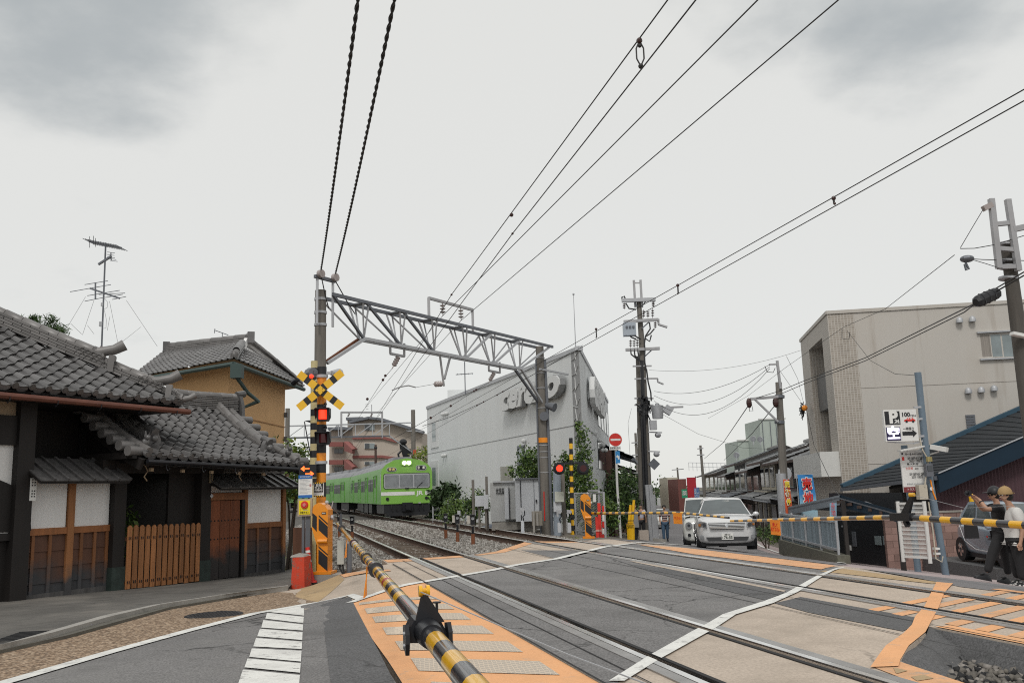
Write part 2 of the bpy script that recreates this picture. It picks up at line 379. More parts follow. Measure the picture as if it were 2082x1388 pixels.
mk('paint_orange',(.75,.385,.18),.8,var=.08,sc=2,fine=.07,fsc=50,dirt=(.62,.36,.18),damt=.6,dsc=2.6)
mk('paint_orange2',(.70,.375,.19),.8,var=.1,sc=2,fine=.1,fsc=40,dirt=(.40,.26,.15),damt=.8,dsc=2.2)
mk('pink_road',(.37,.305,.30),.88,var=.08,sc=.4,fine=.10,fsc=60,dirt=(.24,.2,.2),damt=.4,dsc=.6)
mk('walk',(.125,.118,.108),.9,var=.18,sc=.6,fine=.14,fsc=70,bump=.15,bsc=80,dirt=(.055,.053,.05),damt=.6,dsc=.8)
mk('kerbstone',(.34,.325,.30),.88,var=.15,sc=2,fine=.15,dirt=(.12,.115,.105),damt=.6,dsc=2)
mk('gutter',(.12,.112,.095),.9,var=.25,sc=1.4,fine=.25,dirt=(.05,.055,.04),damt=.7)
mk('earth',(.13,.115,.095),.95,var=.3,sc=.8,fine=.3,fsc=40,bump=.4,bsc=30)
mk('bed',(.085,.078,.07),.95,var=.35,sc=1.5,fine=.5,fsc=30,bump=.8,bsc=28)
mk('stone1',(.25,.23,.21),.9,var=.3,sc=5);mk('stone2',(.15,.137,.12),.9,var=.3,sc=5);mk('stone3',(.36,.345,.32),.9,var=.25,sc=5)
mk('rail_top',(.85,.84,.82),.22,1.,var=.15,stretch=(1,1,1));mk('rail_side',(.075,.042,.028),.85,var=.3,sc=3);mk('guard',(.34,.33,.32),.4,.7,var=.25,sc=3)
mk('sleeper',(.115,.085,.062),.9,var=.3,sc=3,bump=.3,dirt=(.2,.17,.14),damt=.5,dsc=3)
mk('far_green',(.05,.075,.035),.9,var=.4,sc=.05)
def agg(name):
 m=mat(name,(.36,.255,.165),.85,var=.1,sc=1);nt=m.node_tree;N=nt.nodes;L=nt.links;b=N['Principled BSDF']
 tc=N.new('ShaderNodeTexCoord');vo=N.new('ShaderNodeTexVoronoi');vo.inputs['Scale'].default_value=38;L.new(tc.outputs['Object'],vo.inputs['Vector'])
 cr=N.new('ShaderNodeValToRGB');e=cr.color_ramp.elements;e[0].color=(.15,.095,.06,1);e[1].color=(.60,.46,.33,1);el=e.new(.5);el.color=(.36,.245,.155,1)
 sp=N.new('ShaderNodeSeparateColor');L.new(vo.outputs['Color'],sp.inputs[0]);L.new(sp.outputs[0],cr.inputs[0])
 mr=N.new('ShaderNodeMapRange');L.new(vo.outputs['Distance'],mr.inputs[0]);mr.inputs[1].default_value=.2;mr.inputs[2].default_value=.75;mr.inputs[3].default_value=1;mr.inputs[4].default_value=.45
 mx=N.new('ShaderNodeMix');mx.data_type='RGBA';mx.blend_type='MULTIPLY';mx.inputs[0].default_value=1;L.new(cr.outputs[0],mx.inputs[6]);L.new(mr.outputs[0],mx.inputs[7]);L.new(mx.outputs[2],b.inputs['Base Color'])
 bp=N.new('ShaderNodeBump');bp.inputs['Strength'].default_value=.5;bp.inputs['Distance'].default_value=.02;L.new(mr.outputs[0],bp.inputs['Height']);L.new(bp.outputs[0],b.inputs['Normal']);return m
MT['aggregate']=agg('aggregate')
weather(MT['asphalt'],.9,((.095,.092,.09),((.6,.55,0.),(2.4,.35,4.))));weather(MT['asphalt'],stain=((.24,.235,.225),((.45,.35,9.),)));weather(MT['asphalt_dark'],.7,((.075,.075,.075),((1.1,.5,2.),)))
weather(MT['slab'],.5,((.30,.25,.20),((.8,.6,1.),(3.5,.35,6.))));weather(MT['slab'],wear=((.10,.08,.065),.655,2.6,.9));weather(MT['slab_tan'],.3,((.30,.22,.14),((1.5,.5,1.),)))
weather(MT['paint_white'],wear=((.24,.235,.23),.555,8.,.9));weather(MT['paint_orange'],wear=((.40,.33,.26),.585,7.,.75));weather(MT['paint_orange2'],wear=((.38,.31,.25),.55,6.,.85))
weather(MT['walk'],.4,((.06,.057,.052),((.7,.7,1.),(2.6,.5,3.))));weather(MT['walk'],stain=((.24,.22,.195),((.5,.6,7.),)));weather(MT['kerbstone'],stain=((.12,.115,.10),((3.,.5,2.),)));weather(MT['pink_road'],.5,((.27,.225,.22),((.5,.5,3.),)));weather(MT['asphalt_light'],.6,((.11,.108,.11),((.5,.5,3.),)))
def drape(name,poly,m,off,cell=.7,cuts=False,thick=0,zf=terr,parent=None,kind='structure'):
 bm=bmesh.new();f=bm.faces.new([bm.verts.new((a[0],a[1],0))for a in poly]);bm.normal_update()
 if f.normal.z<0:f.normal_flip()
 bmesh.ops.triangulate(bm,faces=bm.faces[:])
 P=[pq(a[0],a[1])for a in poly]
 def cut(pos,ax):
  no=(C15,S15,0)if ax==0 else(-S15,C15,0)
  co=xy(pos,0)if ax==0 else xy(0,pos)
  bmesh.ops.bisect_plane(bm,geom=bm.verts[:]+bm.edges[:]+bm.faces[:],dist=1e-5,plane_co=(*co,0),plane_no=no)
 for ax in(0,1):
  a,b=min(p[ax]for p in P),max(p[ax]for p in P);n=int((b-a)/cell)
  if n>120:n=120
  for i in range(1,n+1):cut(a+(b-a)*i/(n+1),ax)
 if cuts:
  for g in GAPS:cut(g[0],0);cut(g[1],0)
  dead=[]
  for f in bm.faces:
   c=f.calc_center_median();p=pq(c.x,c.y)[0]
   if any(g[0]<p<g[1]for g in GAPS):dead.append(f)
  bmesh.ops.delete(bm,geom=dead,context='FACES')
 for v in bm.verts:v.co.z=zf(v.co.x,v.co.y)+off
 if thick:
  ed=[e for e in bm.edges if e.is_boundary]
  r=bmesh.ops.extrude_edge_only(bm,edges=ed)
  for v in r['geom']:
   if isinstance(v,bmesh.types.BMVert):v.co.z-=thick
 bmesh.ops.recalc_face_normals(bm,faces=bm.faces[:])if thick else None
 me=bpy.data.meshes.new(name);bm.to_mesh(me);bm.free();me.materials.append(m)
 o=bpy.data.objects.new(name,me);COL.objects.link(o)
 if parent:o.parent=parent
 elif kind:o['kind']=kind
 return o
def pxs(pts,up=0):return[tuple(gp(a,b,up)[:2])for a,b in pts]
def zz(*pts):return[(1200+a*.42363,1060+b*.42363)for a,b in pts]
def za(*pts):return[(a*.34582,1140+b*.34582)for a,b in pts]
def zb(*pts):return[(640+a*.28818,1040+b*.28818)for a,b in pts]
def PQ(*pts):return[xy(a,b)for a,b in pts]
def ribbon(pts,w):
 pts=[V((a[0],a[1]))for a in pts];n=len(pts);lo,hi=[],[]
 for i,p in enumerate(pts):
  d=(pts[min(i+1,n-1)]-pts[max(0,i-1)]).normalized();k=V((-d.y,d.x));ww=w[i]if isinstance(w,list)else w
  lo.append(p+k*ww/2);hi.append(p-k*ww/2)
 return lo+hi[::-1]
def base_ground():
 xs=np.unique(np.concatenate([np.linspace(-600,-60,8),np.linspace(-60,-24,10),np.arange(-24,32,.8),np.linspace(32,80,14),np.linspace(90,700,8)]))
 ys=np.unique(np.concatenate([np.linspace(-120,-10,10),np.arange(-10,66,.8),np.linspace(67,160,24),np.linspace(180,1500,14)]))
 vs=[]
 for y in ys:
  for x in xs:
   p,q=pq(x,y);d=.34*sst(.3,.9,p)*sst(9.0,8.4,p)
   vs.append((x,y,terr(x,y)-d-.012))
 w=len(xs);mb=MB();mb.add(vs,[(j*w+i,j*w+i+1,(j+1)*w+i+1,(j+1)*w+i)for j in range(len(ys)-1)for i in range(w-1)])
 structure(mb,'ground',MT['earth'])
base_ground()
SLAB_FAR=[(-.2,15.9),(.8,16.6),(2.08,17.35),(2.10,18.55),(2.75,18.45),(4.15,18.75),(4.7,19.4),(6.15,22.3),(6.5,22.5),(7.2,21.6),(8.2,22.2),(9.6,23.2)]
orr=zz((1740,300),(1700,345),(1675,420),(1650,460),(1610,535),(1530,600),(1490,668),(1800,780))
def crossing():
 near=[tuple(gz(a,b)[:2])for a,b in orr]
 pit=[pq(*a)for a in near]
 poly=PQ(*SLAB_FAR)+PQ((9.6,2.5),(8.55,2.5),(5.65,2.5),(5.65,pit[3][1]+.1))+[near[4],near[5],near[6]]+PQ((3.55,2.9),(3.55,-2),(.9,-2),(.9,11.9),(-.2,12.8))
 drape('crossing_slab',poly,MT['slab'],0,.8,True,.32)
crossing()
G=lambda pts:[tuple(gz(a,b)[:2])for a,b in pts]
Lln=[(712,1211),(780,1198),(840,1187),(900,1177),(1000,1160),(1050,1149),(1130,1137),(1230,1112),(1290,1104.5)]
Rln=zz((1200,215),(1098,265),(968,345),(855,392),(665,452),(540,520),(310,655),(130,770))
drape('road_on_crossing',[xy(2.16,pq(*G([(862,1183)])[0])[1])]+G(Lln[3:])+G([(1310,1107),(1500,1122),(1666,1137)])+G(Rln)+PQ((2.16,5.2)),MT['asphalt'],.005,.8,True)
drape('asphalt_patch',G(zz((60,165),(190,206),(640,262),(930,343),(845,380),(600,322),(300,245))),MT['asphalt_dark'],.009,.8,True)
drape('asphalt_patch',G(zz((1010,362),(1568,462),(1560,500),(1500,527),(1050,437),(885,392))),MT['asphalt_dark'],.005,.8,True)
drape('asphalt_patch',G([(1222,1119),(1060,1118),(1075,1122),(1133,1136),(1160,1134),(1165,1131),(1148,1126)][::-1][1:]),MT['asphalt'],.005,.8,True)
drape('concrete_strip',G(zz((190,192),(930,340),(940,334),(250,192))),MT['slab'],.011,.8,True)
drape('white_line',ribbon(G(Lln),.16),MT['paint_white'],.015,.3,True)
Rl=zz((1185,222),(1080,267),(940,347),(832,387),(636,450),(575,487),(490,532),(285,648),(90,772));Rr=zz((1222,212),(1115,265),(1000,340),(880,395),(700,450),(600,517),(338,664),(165,772))
drape('white_line',G(Rl)+G(Rr)[::-1],MT['paint_white'],.015,.6,True)
drape('stop_line',ribbon(pxs([(1288,1104),(1322,1104.3),(1400,1109),(1500,1118),(1600,1128),(1668,1136),(1706,1142),(1712,1145)]),.22),MT['paint_white'],.019,.5)
drape('orange_band',G([(1300,1107.5),(1400,1112),(1500,1120.5),(1600,1130.5),(1690,1141),(1700,1147),(1670,1158),(1496,1137),(1412,1127)]),MT['paint_orange2'],.010,.5,True)
drape('tan_band',G(zz((1215,222),(1500,262),(1690,293),(1640,298),(1100,238))),MT['slab_tan'],.005,.8,True)
ol=zz((1662,292),(1650,320),(1636,345),(1605,410),(1560,460),(1545,500),(1505,540),(1420,600),(1390,640),(1345,705));orx=zz((1742,298),(1700,345),(1672,418),(1652,455),(1610,535),(1530,600),(1490,668),(1480,700))
drape('orange_edge_line',G(ol)+G(orx)[::-1],MT['paint_orange'],.013,.5,True)
hp=pq(*G(zz((1720,320)))[0]);hq=hp[1]
drape('orange_edge_line',PQ((8.10,hq-.3),(8.25,hq-.3),(8.25,2.6),(8.10,2.6)),MT['paint_orange2'],.009,.8,True)
drape('orange_edge_line',PQ((5.66,hq-2.3),(5.82,hq-2.3),(5.82,2.6),(5.66,2.6)),MT['paint_orange'],.009,.8,True)
for k in range(17):
 q0=hq-.5-.36*k
 for a,b in((5.85,RC_-.09),(RC_+.13,RD-.13),(RD+.09,8.08)):
  f=lambda p:q0+.45*(p-7.2)
  if max(f(a),f(b))>hq-.3:continue
  drape('orange_stripe',PQ((a,f(a)),(b,f(b)),(b,f(b)-.16),(a,f(a)-.16)),MT['paint_orange2' if k%2 else 'paint_orange'],.006,1.2,True)
drape('orange_patch',G(zz((1360,700),(1480,672),(1800,778),(1560,778))),MT['paint_orange2'],.006,.8,True)
for q in(((1455,705),(1525,720),(1470,735)),((1540,750),(1600,740),(1650,757),(1570,770))):drape('bare_patch',G(zz(*q)),MT['slab_tan'],.010,1)
drape('orange_walkway',PQ((.92,pq(*G([(715,1211)])[0])[1]),(2.13,pq(*G([(860,1184)])[0])[1]),(2.13,-1.5),(.80,-1.5)),MT['paint_orange'],.005,.3)
def mesh_panel_mat():
 m=mat('mesh_panel',(.36,.33,.29),.75,var=.12,sc=3);nt=m.node_tree;N=nt.nodes;L=nt.links;b=N['Principled BSDF']
 tc=N.new('ShaderNodeTexCoord');mp=N.new('ShaderNodeMapping');mp.inputs['Rotation'].default_value=(0,0,R(-15));mp.inputs['Scale'].default_value=(1,.42,1);L.new(tc.outputs['Object'],mp.inputs[0])
 vo=N.new('ShaderNodeTexVoronoi');vo.feature='DISTANCE_TO_EDGE';vo.inputs['Scale'].default_value=30;vo.inputs['Randomness'].default_value=.25;L.new(mp.outputs[0],vo.inputs['Vector'])
 mr=N.new('ShaderNodeMapRange');L.new(vo.outputs['Distance'],mr.inputs[0]);mr.inputs[1].default_value=.04;mr.inputs[2].default_value=.2
 mx=N.new('ShaderNodeMix');mx.data_type='RGBA';L.new(mr.outputs[0],mx.inputs[0]);mx.inputs[6].default_value=(.64,.54,.43,1);mx.inputs[7].default_value=(.44,.385,.32,1);L.new(mx.outputs[2],b.inputs['Base Color'])
 bp=N.new('ShaderNodeBump');bp.inputs['Strength'].default_value=.5;bp.inputs['Distance'].default_value=.01;bp.invert=True;L.new(mr.outputs[0],bp.inputs['Height']);L.new(bp.outputs[0],b.inputs['Normal']);return m
MT['mesh_panel']=mesh_panel_mat()
for q0 in(12.02,11.28,10.38,9.38,8.37,7.39,6.42,5.45,4.5,3.5):
 e=.55 if q0<11.9 else .25
 drape('mesh_panel',PQ((1.06,q0),(1.97,q0-.56),(1.96,q0-.56-e),(1.04,q0-e)),MT['mesh_panel'],.010,.3)
for p in(2.14,):drape('seam',PQ((p-.012,17.2 if p>1 else 16.3),(p+.012,17.2 if p>1 else 16.3),(p+.012,-1),(p-.012,-1)),MT['rubber'],.019,3)
drape('seam',PQ((5.12,20.2),(5.135,20.2),(5.135,4.5),(5.12,4.5)),MT['rubber'],.0105,3)
for q in((RC_-.6,21),(RA-.32,18)):drape('seam',PQ((q[0],q[1]),(q[0]+.014,q[1]),(q[0]+.014,4),(q[0],4)),MT['rubber'],.0108,3)
drape('orange_slab_end',PQ((2.12,18.5),(2.72,18.42),(2.72,17.75),(2.12,17.75)),MT['paint_orange2'],.005,1,True)
drape('orange_slab_end',PQ((RA+.12,18.42),(RB-.12,18.65),(RB-.12,18.1),(RA+.12,17.95)),MT['paint_orange2'],.005,1,True)
drape('orange_slab_end',PQ((4.0,18.7),(4.15,18.75),(4.7,19.4),(6.15,22.3),(6.15,21.6),(4.8,19.0),(4.1,18.45)),MT['paint_orange2'],.005,1,True)
drape('orange_slab_end',PQ((RC_+.12,22.5),(6.5,22.5),(7.2,21.6),(7.2,21.1),(6.6,21.6),(RC_+.12,21.9)),MT['paint_orange2'],.005,1,True)
drape('orange_slab_end',pxs([(608,1197),(690,1168),(700,1178),(646,1224),(600,1213)]),MT['slab_tan'],.006,.6)
drape('orange_slab_end',pxs([(690,1168),(745,1161),(792,1158),(795,1161),(700,1174)]),MT['paint_orange2'],.010,.6)
wl=za((60,712),(650,540),(1100,416),(1500,312),(1790,260),(2060,203))
WL=pxs(wl);D0=(V(WL[0])-V(WL[1])).normalized()
WLx=[tuple(V(WL[0])+D0*14),tuple(V(WL[0])+D0*5)]+WL
top=xy(.83,pq(*WL[-1])[1])
drape('road',[(-26,-12),*WLx,top,xy(.83,-12)],MT['asphalt'],.004,.8)
drape('road',PQ((8.25,-14),(8.25,2),(10.5,2),(13,-14)),MT['asphalt'],.004,1.5)
drape('asphalt_patch',pxs([(652,1228),(712,1213)])+PQ((.80,6.0),(.80,-3))+pxs([(672,1384)])+PQ((.32,3))[:0],MT['asphalt_dark'],.009,.8)
drape('white_line',ribbon([WLx[1]]+WL+[G([(735,1206.5)])[0]],.15),MT['paint_white'],.014,.3)
lad_l=[(1575,303),(1570,308),(1560,343),(1548,352),(1536,396),(1528,404),(1512,448),(1505,458),(1489,508),(1480,520),(1465,570),(1455,580),(1437,632),(1428,645),(1395,745)]
lad_r=[(1787,265),(1787,327),(1786,333),(1783,370),(1782,378),(1780,414),(1779,424),(1777,470),(1776,480),(1774,524),(1773,534),(1769,598),(1768,608),(1764,664),(1763,678),(1757,755)]
drape('ladder_marking',pxs(za((1575,303),(1787,265),(1787,325))),MT['paint_white'],.012,.6)
for k in range(7):drape('ladder_marking',pxs(za(lad_l[2*k+1],lad_r[2*k+2],lad_r[2*k+3],lad_l[2*k+2])),MT['paint_white'],.012,.6)
for k in range(2):drape('ladder_marking',pxs([(482-9*k,1398+12*k),(606-k,1402+14*k),(605-k,1414+16*k),(474-9*k,1409+14*k)]),MT['paint_white'],.012,.6)
kf=pxs(za((0,548),(400,457),(700,372),(1000,287),(1300,236),(1700,166)))
kb=pxs(za((0,490),(200,435),(600,320),(900,256),(1300,195),(1690,145)),.09)
D1=(V(kf[0])-V(kf[1])).normalized();kf=[tuple(V(kf[0])+D1*12)]+kf;kb=[tuple(V(kb[0])+D1*12)]+kb
drape('gravel_gutter_strip',kf+[WL[4],WL[3],WL[2],WL[1],WL[0],WLx[0]],MT['aggregate'],.006,.7)
drape('gravel_gutter_strip',[kf[-1]]+pxs([(606,1200),(645,1225)])+[WL[4]],MT['aggregate'],.005,.7)
def kerb():
 mid=[tuple(V(a).lerp(V(b),.50))for a,b in zip(kf,kb)]
 drape('kerb',kf+mid[::-1],MT["gutter"],.04,.7,False,.2);drape('kerb',mid+kb[::-1],MT["kerbstone"],.09,.7,False,.25)
kerb()
def bedz(x,y):
 p,q=pq(x,y);e=max(0,1.7-p);g=max(0,p-8.3)
 k=.058 if(RA<p<RB or RC_<p<RD)else(.03 if RA-.5<p<RB+.5 or RC_-.5<p<RD+.5 else 0)
 return-.132-k-.33*min(e,1.3)-.25*min(g,1.5)
drape('ballast_bed',PQ((.15,15.6),(2.2,17.0),(4.1,18.3),(6.2,21.8),(9.3,22.0),(9.3,140),(.15,140)),MT['bed'],0,1.0,zf=bedz)
drape('ballast_bed',PQ((3.5,-4),(5.8,-4),(5.8,8.3),(3.5,8.3)),MT['bed'],-.16,.8,zf=lambda x,y:-.12+.10*math.sin(x*3)*math.sin(y*2))
def near_pit():
 b=[tuple(gz(a,c)[:2])for a,c in zz((1650,470),(1610,535),(1530,600),(1490,668))]
 mb=MB();e=[V((*b[0],-.02)),V((*b[1],-.02)),V((*b[2],-.02)),V((*b[3],-.02))]
 out=[gz(*zz((2000,560))[0],-.05),gz(*zz((2010,600))[0],-.16),gz(*zz((1900,655))[0],-.23),gz(*zz((1850,774))[0],-.26)]
 mb.grid(lambda u,v:(lambda k:(lambda a,c:a.lerp(c,v)+V((0,0,.02*math.sin(9*u+5*v))))(e[int(k)].lerp(e[min(3,int(k)+1)],k-int(k)),out[int(k)].lerp(out[min(3,int(k)+1)],k-int(k))))(min(2.999,u*3)),9,4)
 structure(mb,'asphalt_ramp',MT['asphalt_dark'],smooth=True)
 q1=pq(b[0][0],b[0][1])[1]-.1;m2=MB();m2.hexa([V((*xy(p,q),z))for z in(-.34,-.012)for p,q in((5.40 if z<-.1 else 5.63,2.6),(5.66,2.6),(5.66,q1),(5.40 if z<-.1 else 5.63,q1))]);structure(m2,'asphalt_fillet',MT['asphalt_dark'])
near_pit()
def far_q(p):return float(np.interp(p,[a for a,b in SLAB_FAR],[b for a,b in SLAB_FAR]))
def ballast():
 def scatter(p0,p1,q0,q1,step,zf,cond):
  P=[]
  for p in np.arange(p0,p1,step):
   for q in np.arange(q0,q1,step):
    a,b=p+random.uniform(-.5,.5)*step,q+random.uniform(-.5,.5)*step
    if not cond(a,b):continue
    x,y=xy(a,b);P.append((x,y,zf(x,y)+random.uniform(-.015,.022)))
  return np.array(P)
 def ok(p,q):
  if q<far_q(p)+.02 and p>.9:return False
  if p<.9 and q<16.9:return False
  for r in(RA,RB,RC_,RD):
   if abs(p-r)<.085:return False
  return True
 ms=[MT['stone1'],MT['stone2'],MT['stone3']]
 o=stones('ballast',scatter(.5,9.0,16.4,30,.062,bedz,ok),.062,ms);o['kind']='stuff'
 o=stones('ballast',scatter(.5,9.0,30,52,.105,bedz,ok),.105,ms);o['kind']='stuff'
 ram=[pq(*tuple(gz(a,b)[:2]))for a,b in zz((1860,585),(1815,650),(1800,774))]
 o=stones('ballast',scatter(3.55,5.75,2.5,8.0,.05,lambda x,y:-.20,lambda p,q:True),.062,[MT['stone2'],MT['stone2'],MT['stone1'],MT['rubber']]);o['kind']='stuff'  # darker stone mix puts the pit's shade into the ballast colour
ballast()
def rails():
 prof=[(-.032,.014),(.032,.014),(.034,.002),(.026,-.028),(.009,-.036),(.009,-.118),(.06,-.132),(.06,-.146),(-.06,-.146),(-.06,-.132),(-.009,-.118),(-.009,-.036),(-.026,-.028),(-.034,.002)]
 def rail(p,q0,q1,parent):
  mb=MB();n=len(prof);qs=[q0,q1];vs=[]
  for q in qs:vs+=[(*xy(p+a,q),b)for a,b in prof]
  fs=[(j,(j+1)%n,n+(j+1)%n,n+j)for j in range(n)];mb.add(vs,fs);mb.mi=[1 if j in(0,1,n-1)else 0 for j in range(n)]
  mb.f[0:0]=[];return mb.build('rail',[MT['rail_side'],MT['rail_top']],parent)
 out=[]
 for a,b in((RA,RB),(RC_,RD)):
  t=thing('railway_track','x','x',(*xy((a+b)/2,20),0));del t['label'],t['category'];t['kind']='structure'
  for p in(a,b):rail(p,-8,130,t)
  for p,s in((a,1),(b,-1)):
   mb=MB();q1=far_q(p+s*.13)-.02
   mb.bar((*xy(p+s*.125,-4),-.03),(*xy(p+s*.125,q1),-.03),.04,.08);mb.build('guard_rail',MT['rubber'],t)  # black colour stands in for the deep shade of the flangeway gap
   mb=MB();mb.bar((*xy(p-s*.09,-4),-.03),(*xy(p-s*.09,q1),-.03),.10,.085);mb.build('edge_plate',MT['guard'],t)
  sm=MB();sm.box((0,0,0),(2.05,.21,.14));me=sm.mesh('sleeper',MT['sleeper']);c=(a+b)/2
  q=far_q(c)+.35
  while q<75:
   o=bpy.data.objects.new('sleeper',me);COL.objects.link(o);o.parent=t
   o.location=V((*xy(c+random.uniform(-.02,.02),q),-.146-.066+random.uniform(0,.012)))-t.location;o.rotation_euler=(0,0,R(15+random.uniform(-1,1)));q+=.6
rails()
def far_roads():
 drape('road',PQ((7.9,22.2),(9.4,24),(9.6,22.5),(9.4,16),(8.4,12),(8.1,8.8),(8.3,6),(8.3,2),(13,2),(13,20),(12,28),(10,30),(8,26))[:0]or PQ((8.0,9.3),(8.9,12.5),(9.9,12.6),(11.5,3),(8.3,3)),MT['asphalt_light'],.004,.8)
 st=[(2.4,24.5),(4.5,31),(5.8,45),(7.9,60),(14,100),(26,180),(44,300),(47,300),(33,180),(21.5,100),(15.2,62),(12.6,45),(11.6,36),(12.4,30),(14,24),(17,17),(18,8),(13.8,0),(8.9,5),(7.3,11.5),(5.9,14.6),(4.3,18.3),(2.95,21.2)]
 drape('street',st,MT['pink_road'],.002-.008,1.4)
 drape('street',[(2.4,24.5),(4.5,31),(5.8,45),(7.9,60),(14,100),(26,180),(44,300),(47,300),(33,180),(21.5,100),(15.2,62),(11.5,45),(9.6,34),(8.6,26),(7.6,21),(6.1,17.4),(4.5,18.9),(3.2,21.4)],MT['asphalt_light'],.003,1.4)
 drape('white_line',ribbon([(9.0,26),(10.1,34),(12.0,45),(15.4,62),(22,100)],.15),MT['paint_white'],.012,1.5)
 drape('white_line',ribbon([(5.9,36),(6.9,45),(9.3,60),(15,100)],.15),MT['paint_white'],.012,1.5)
 for a,b in(((1700,1139),(1640,1123)),((1640,1122),(1595,1112))):
  drape('white_line',ribbon(pxs([a,b]),.12),MT['paint_white'],.012,1)
far_roads()
# ================================================================== the old wooden house, its gate and walls on the left
mk('ochre',(.64,.39,.185),.85,var=.06,sc=.8,dirt=(.54,.32,.145),damt=.3,dsc=.5);mk('beige_wall',(.40,.30,.20),.85,var=.08)
mk('wood_fresh',(.36,.15,.05),.6,var=.28,sc=2,stretch=(7,7,.6),bump=.1);mk('wood_grey',(.075,.072,.072),.8,var=.4,sc=2,stretch=(5,5,.5));mk('wood_orange',(.30,.125,.045),.6,var=.3,sc=2.2,stretch=(8,8,.6),bump=.12)
weather(MT['ochre'],streak=((.50,.30,.14),2.5,.3))
def weathered(name,top,bot,z0,z1):
 m=mat(name,top,.7,var=.3,sc=2,stretch=(5,5,.5));nt=m.node_tree;N=nt.nodes;L=nt.links;b=N['Principled BSDF']
 src=b.inputs['Base Color'].links[0].from_socket
 ge=N.new('ShaderNodeNewGeometry');sp=N.new('ShaderNodeSeparateXYZ');L.new(ge.outputs['Position'],sp.inputs[0])
 ns=N.new('ShaderNodeTexNoise');ns.inputs['Scale'].default_value=2.2;ns.inputs['Detail'].default_value=6;L.new(ge.outputs['Position'],ns.inputs['Vector'])
 ad=N.new('ShaderNodeMath');ad.operation='MULTIPLY_ADD';L.new(ns.outputs[0],ad.inputs[0]);ad.inputs[1].default_value=1.15;L.new(sp.outputs[2],ad.inputs[2])
 mr=N.new('ShaderNodeMapRange');L.new(ad.outputs[0],mr.inputs[0]);mr.inputs[1].default_value=z0+.52;mr.inputs[2].default_value=z1+.68
 mx=N.new('ShaderNodeMix');mx.data_type='RGBA';L.new(mr.outputs[0],mx.inputs[0]);mx.inputs[6].default_value=(*bot,1);L.new(src,mx.inputs[7]);L.new(mx.outputs[2],b.inputs['Base Color']);return m
MT['plank']=weathered('plank',(.085,.036,.02),(.035,.036,.04),.02,.22);MT['batten']=weathered('batten',(.20,.08,.03),(.06,.06,.065),.0,.25)
MT['door_plank']=weathered('door_plank',(.22,.065,.022),(.028,.024,.024),.12,.30);MT['post_wood']=weathered('post_wood',(.30,.125,.045),(.05,.05,.053),-.05,.2)
for k in('plank','batten','door_plank','wood_orange','wood_grey'):weather(MT[k],rnd=.22)
WA,WB=at(36,1000,15.2),at(572,1000,21.0)
WP=Plane(WA,WB)
drape('sidewalk',kb[::-1]+[tuple(WP.P(-9,0,.5)[:2]),tuple(WP.P(-9,0,-6)[:2]),tuple(WP.P(WP.L+.2,0,-4)[:2]),tuple(WP.P(WP.L+.5,0,.3)[:2])],MT['walk'],.045,.7)
def gz_w(s,off=0.):q=WP.P(s,0,off);return terr(q.x,q.y)+.045
def wb(mb,s0,s1,z0,z1,front=.05,dep=.1,m=0,pl=None):
 pl=pl or WP;f=[(s0,front-dep),(s0,front),(s1,front),(s1,front-dep)]
 return mb.hexa([pl.P(a,z0,b)for a,b in((s0,front),(s1,front),(s1,front-dep),(s0,front-dep))]+[pl.P(a,z1,b)for a,b in((s0,front),(s1,front),(s1,front-dep),(s0,front-dep))],m)
def S(x,y=1050):return WP.px(x,y)[0]
def Z(x,y):return WP.px(x,y)[1]
def tile_mesh(w=.27,l=.31,disc=False,th=.022):
 mb=MB();xs=[0,.02,.05,.085,.11,.16,.22,w];hs=[.02,.075,.095,.07,.01,-.004,.0,.018]
 lo=[(x,0,h+.040)for x,h in zip(xs,hs)];hi=[(x,l,h)for x,h in zip(xs,hs)];dn=[(x,.004,h+.026)for x,h in zip(xs,hs)];n=len(xs)
 mb.add(lo+hi+dn,[(i,i+1,n+i+1,n+i)for i in range(n-1)]+[(2*n+i,2*n+i+1,i+1,i)for i in range(n-1)])
 if disc:
  mb.cyl((.05,.03,.052),(.05,-.03,.052),.058,n=10);mb.cyl((.05,-.03,.052),(.05,-.036,.052),.036,n=8)
  mb.add([(x,-.002,h+.026)for x,h in zip(xs[3:],hs[3:])]+[(x,-.002,h-.03-.035*math.sin(math.pi*(x-.085)/(w-.085)))for x,h in zip(xs[3:],hs[3:])],[(5+i,6+i,1+i,i)for i in range(4)])
 return mb.mesh('roof_tile',[MT['tile']],smooth=40)
TM,TME=tile_mesh(),tile_mesh(disc=True)
TMW,TMEW=tile_mesh(.30),tile_mesh(.30,disc=True)
def worg(p):
 o=V((0,0,0))
 while p:o+=p.location;p=p.parent
 return o
def frame(x,y,loc):
 x=x.normalized();z=x.cross(y).normalized();y=z.cross(x)
 return M(((x.x,y.x,z.x,loc.x),(x.y,y.y,z.y,loc.y),(x.z,y.z,z.z,loc.z),(0,0,0,1)))
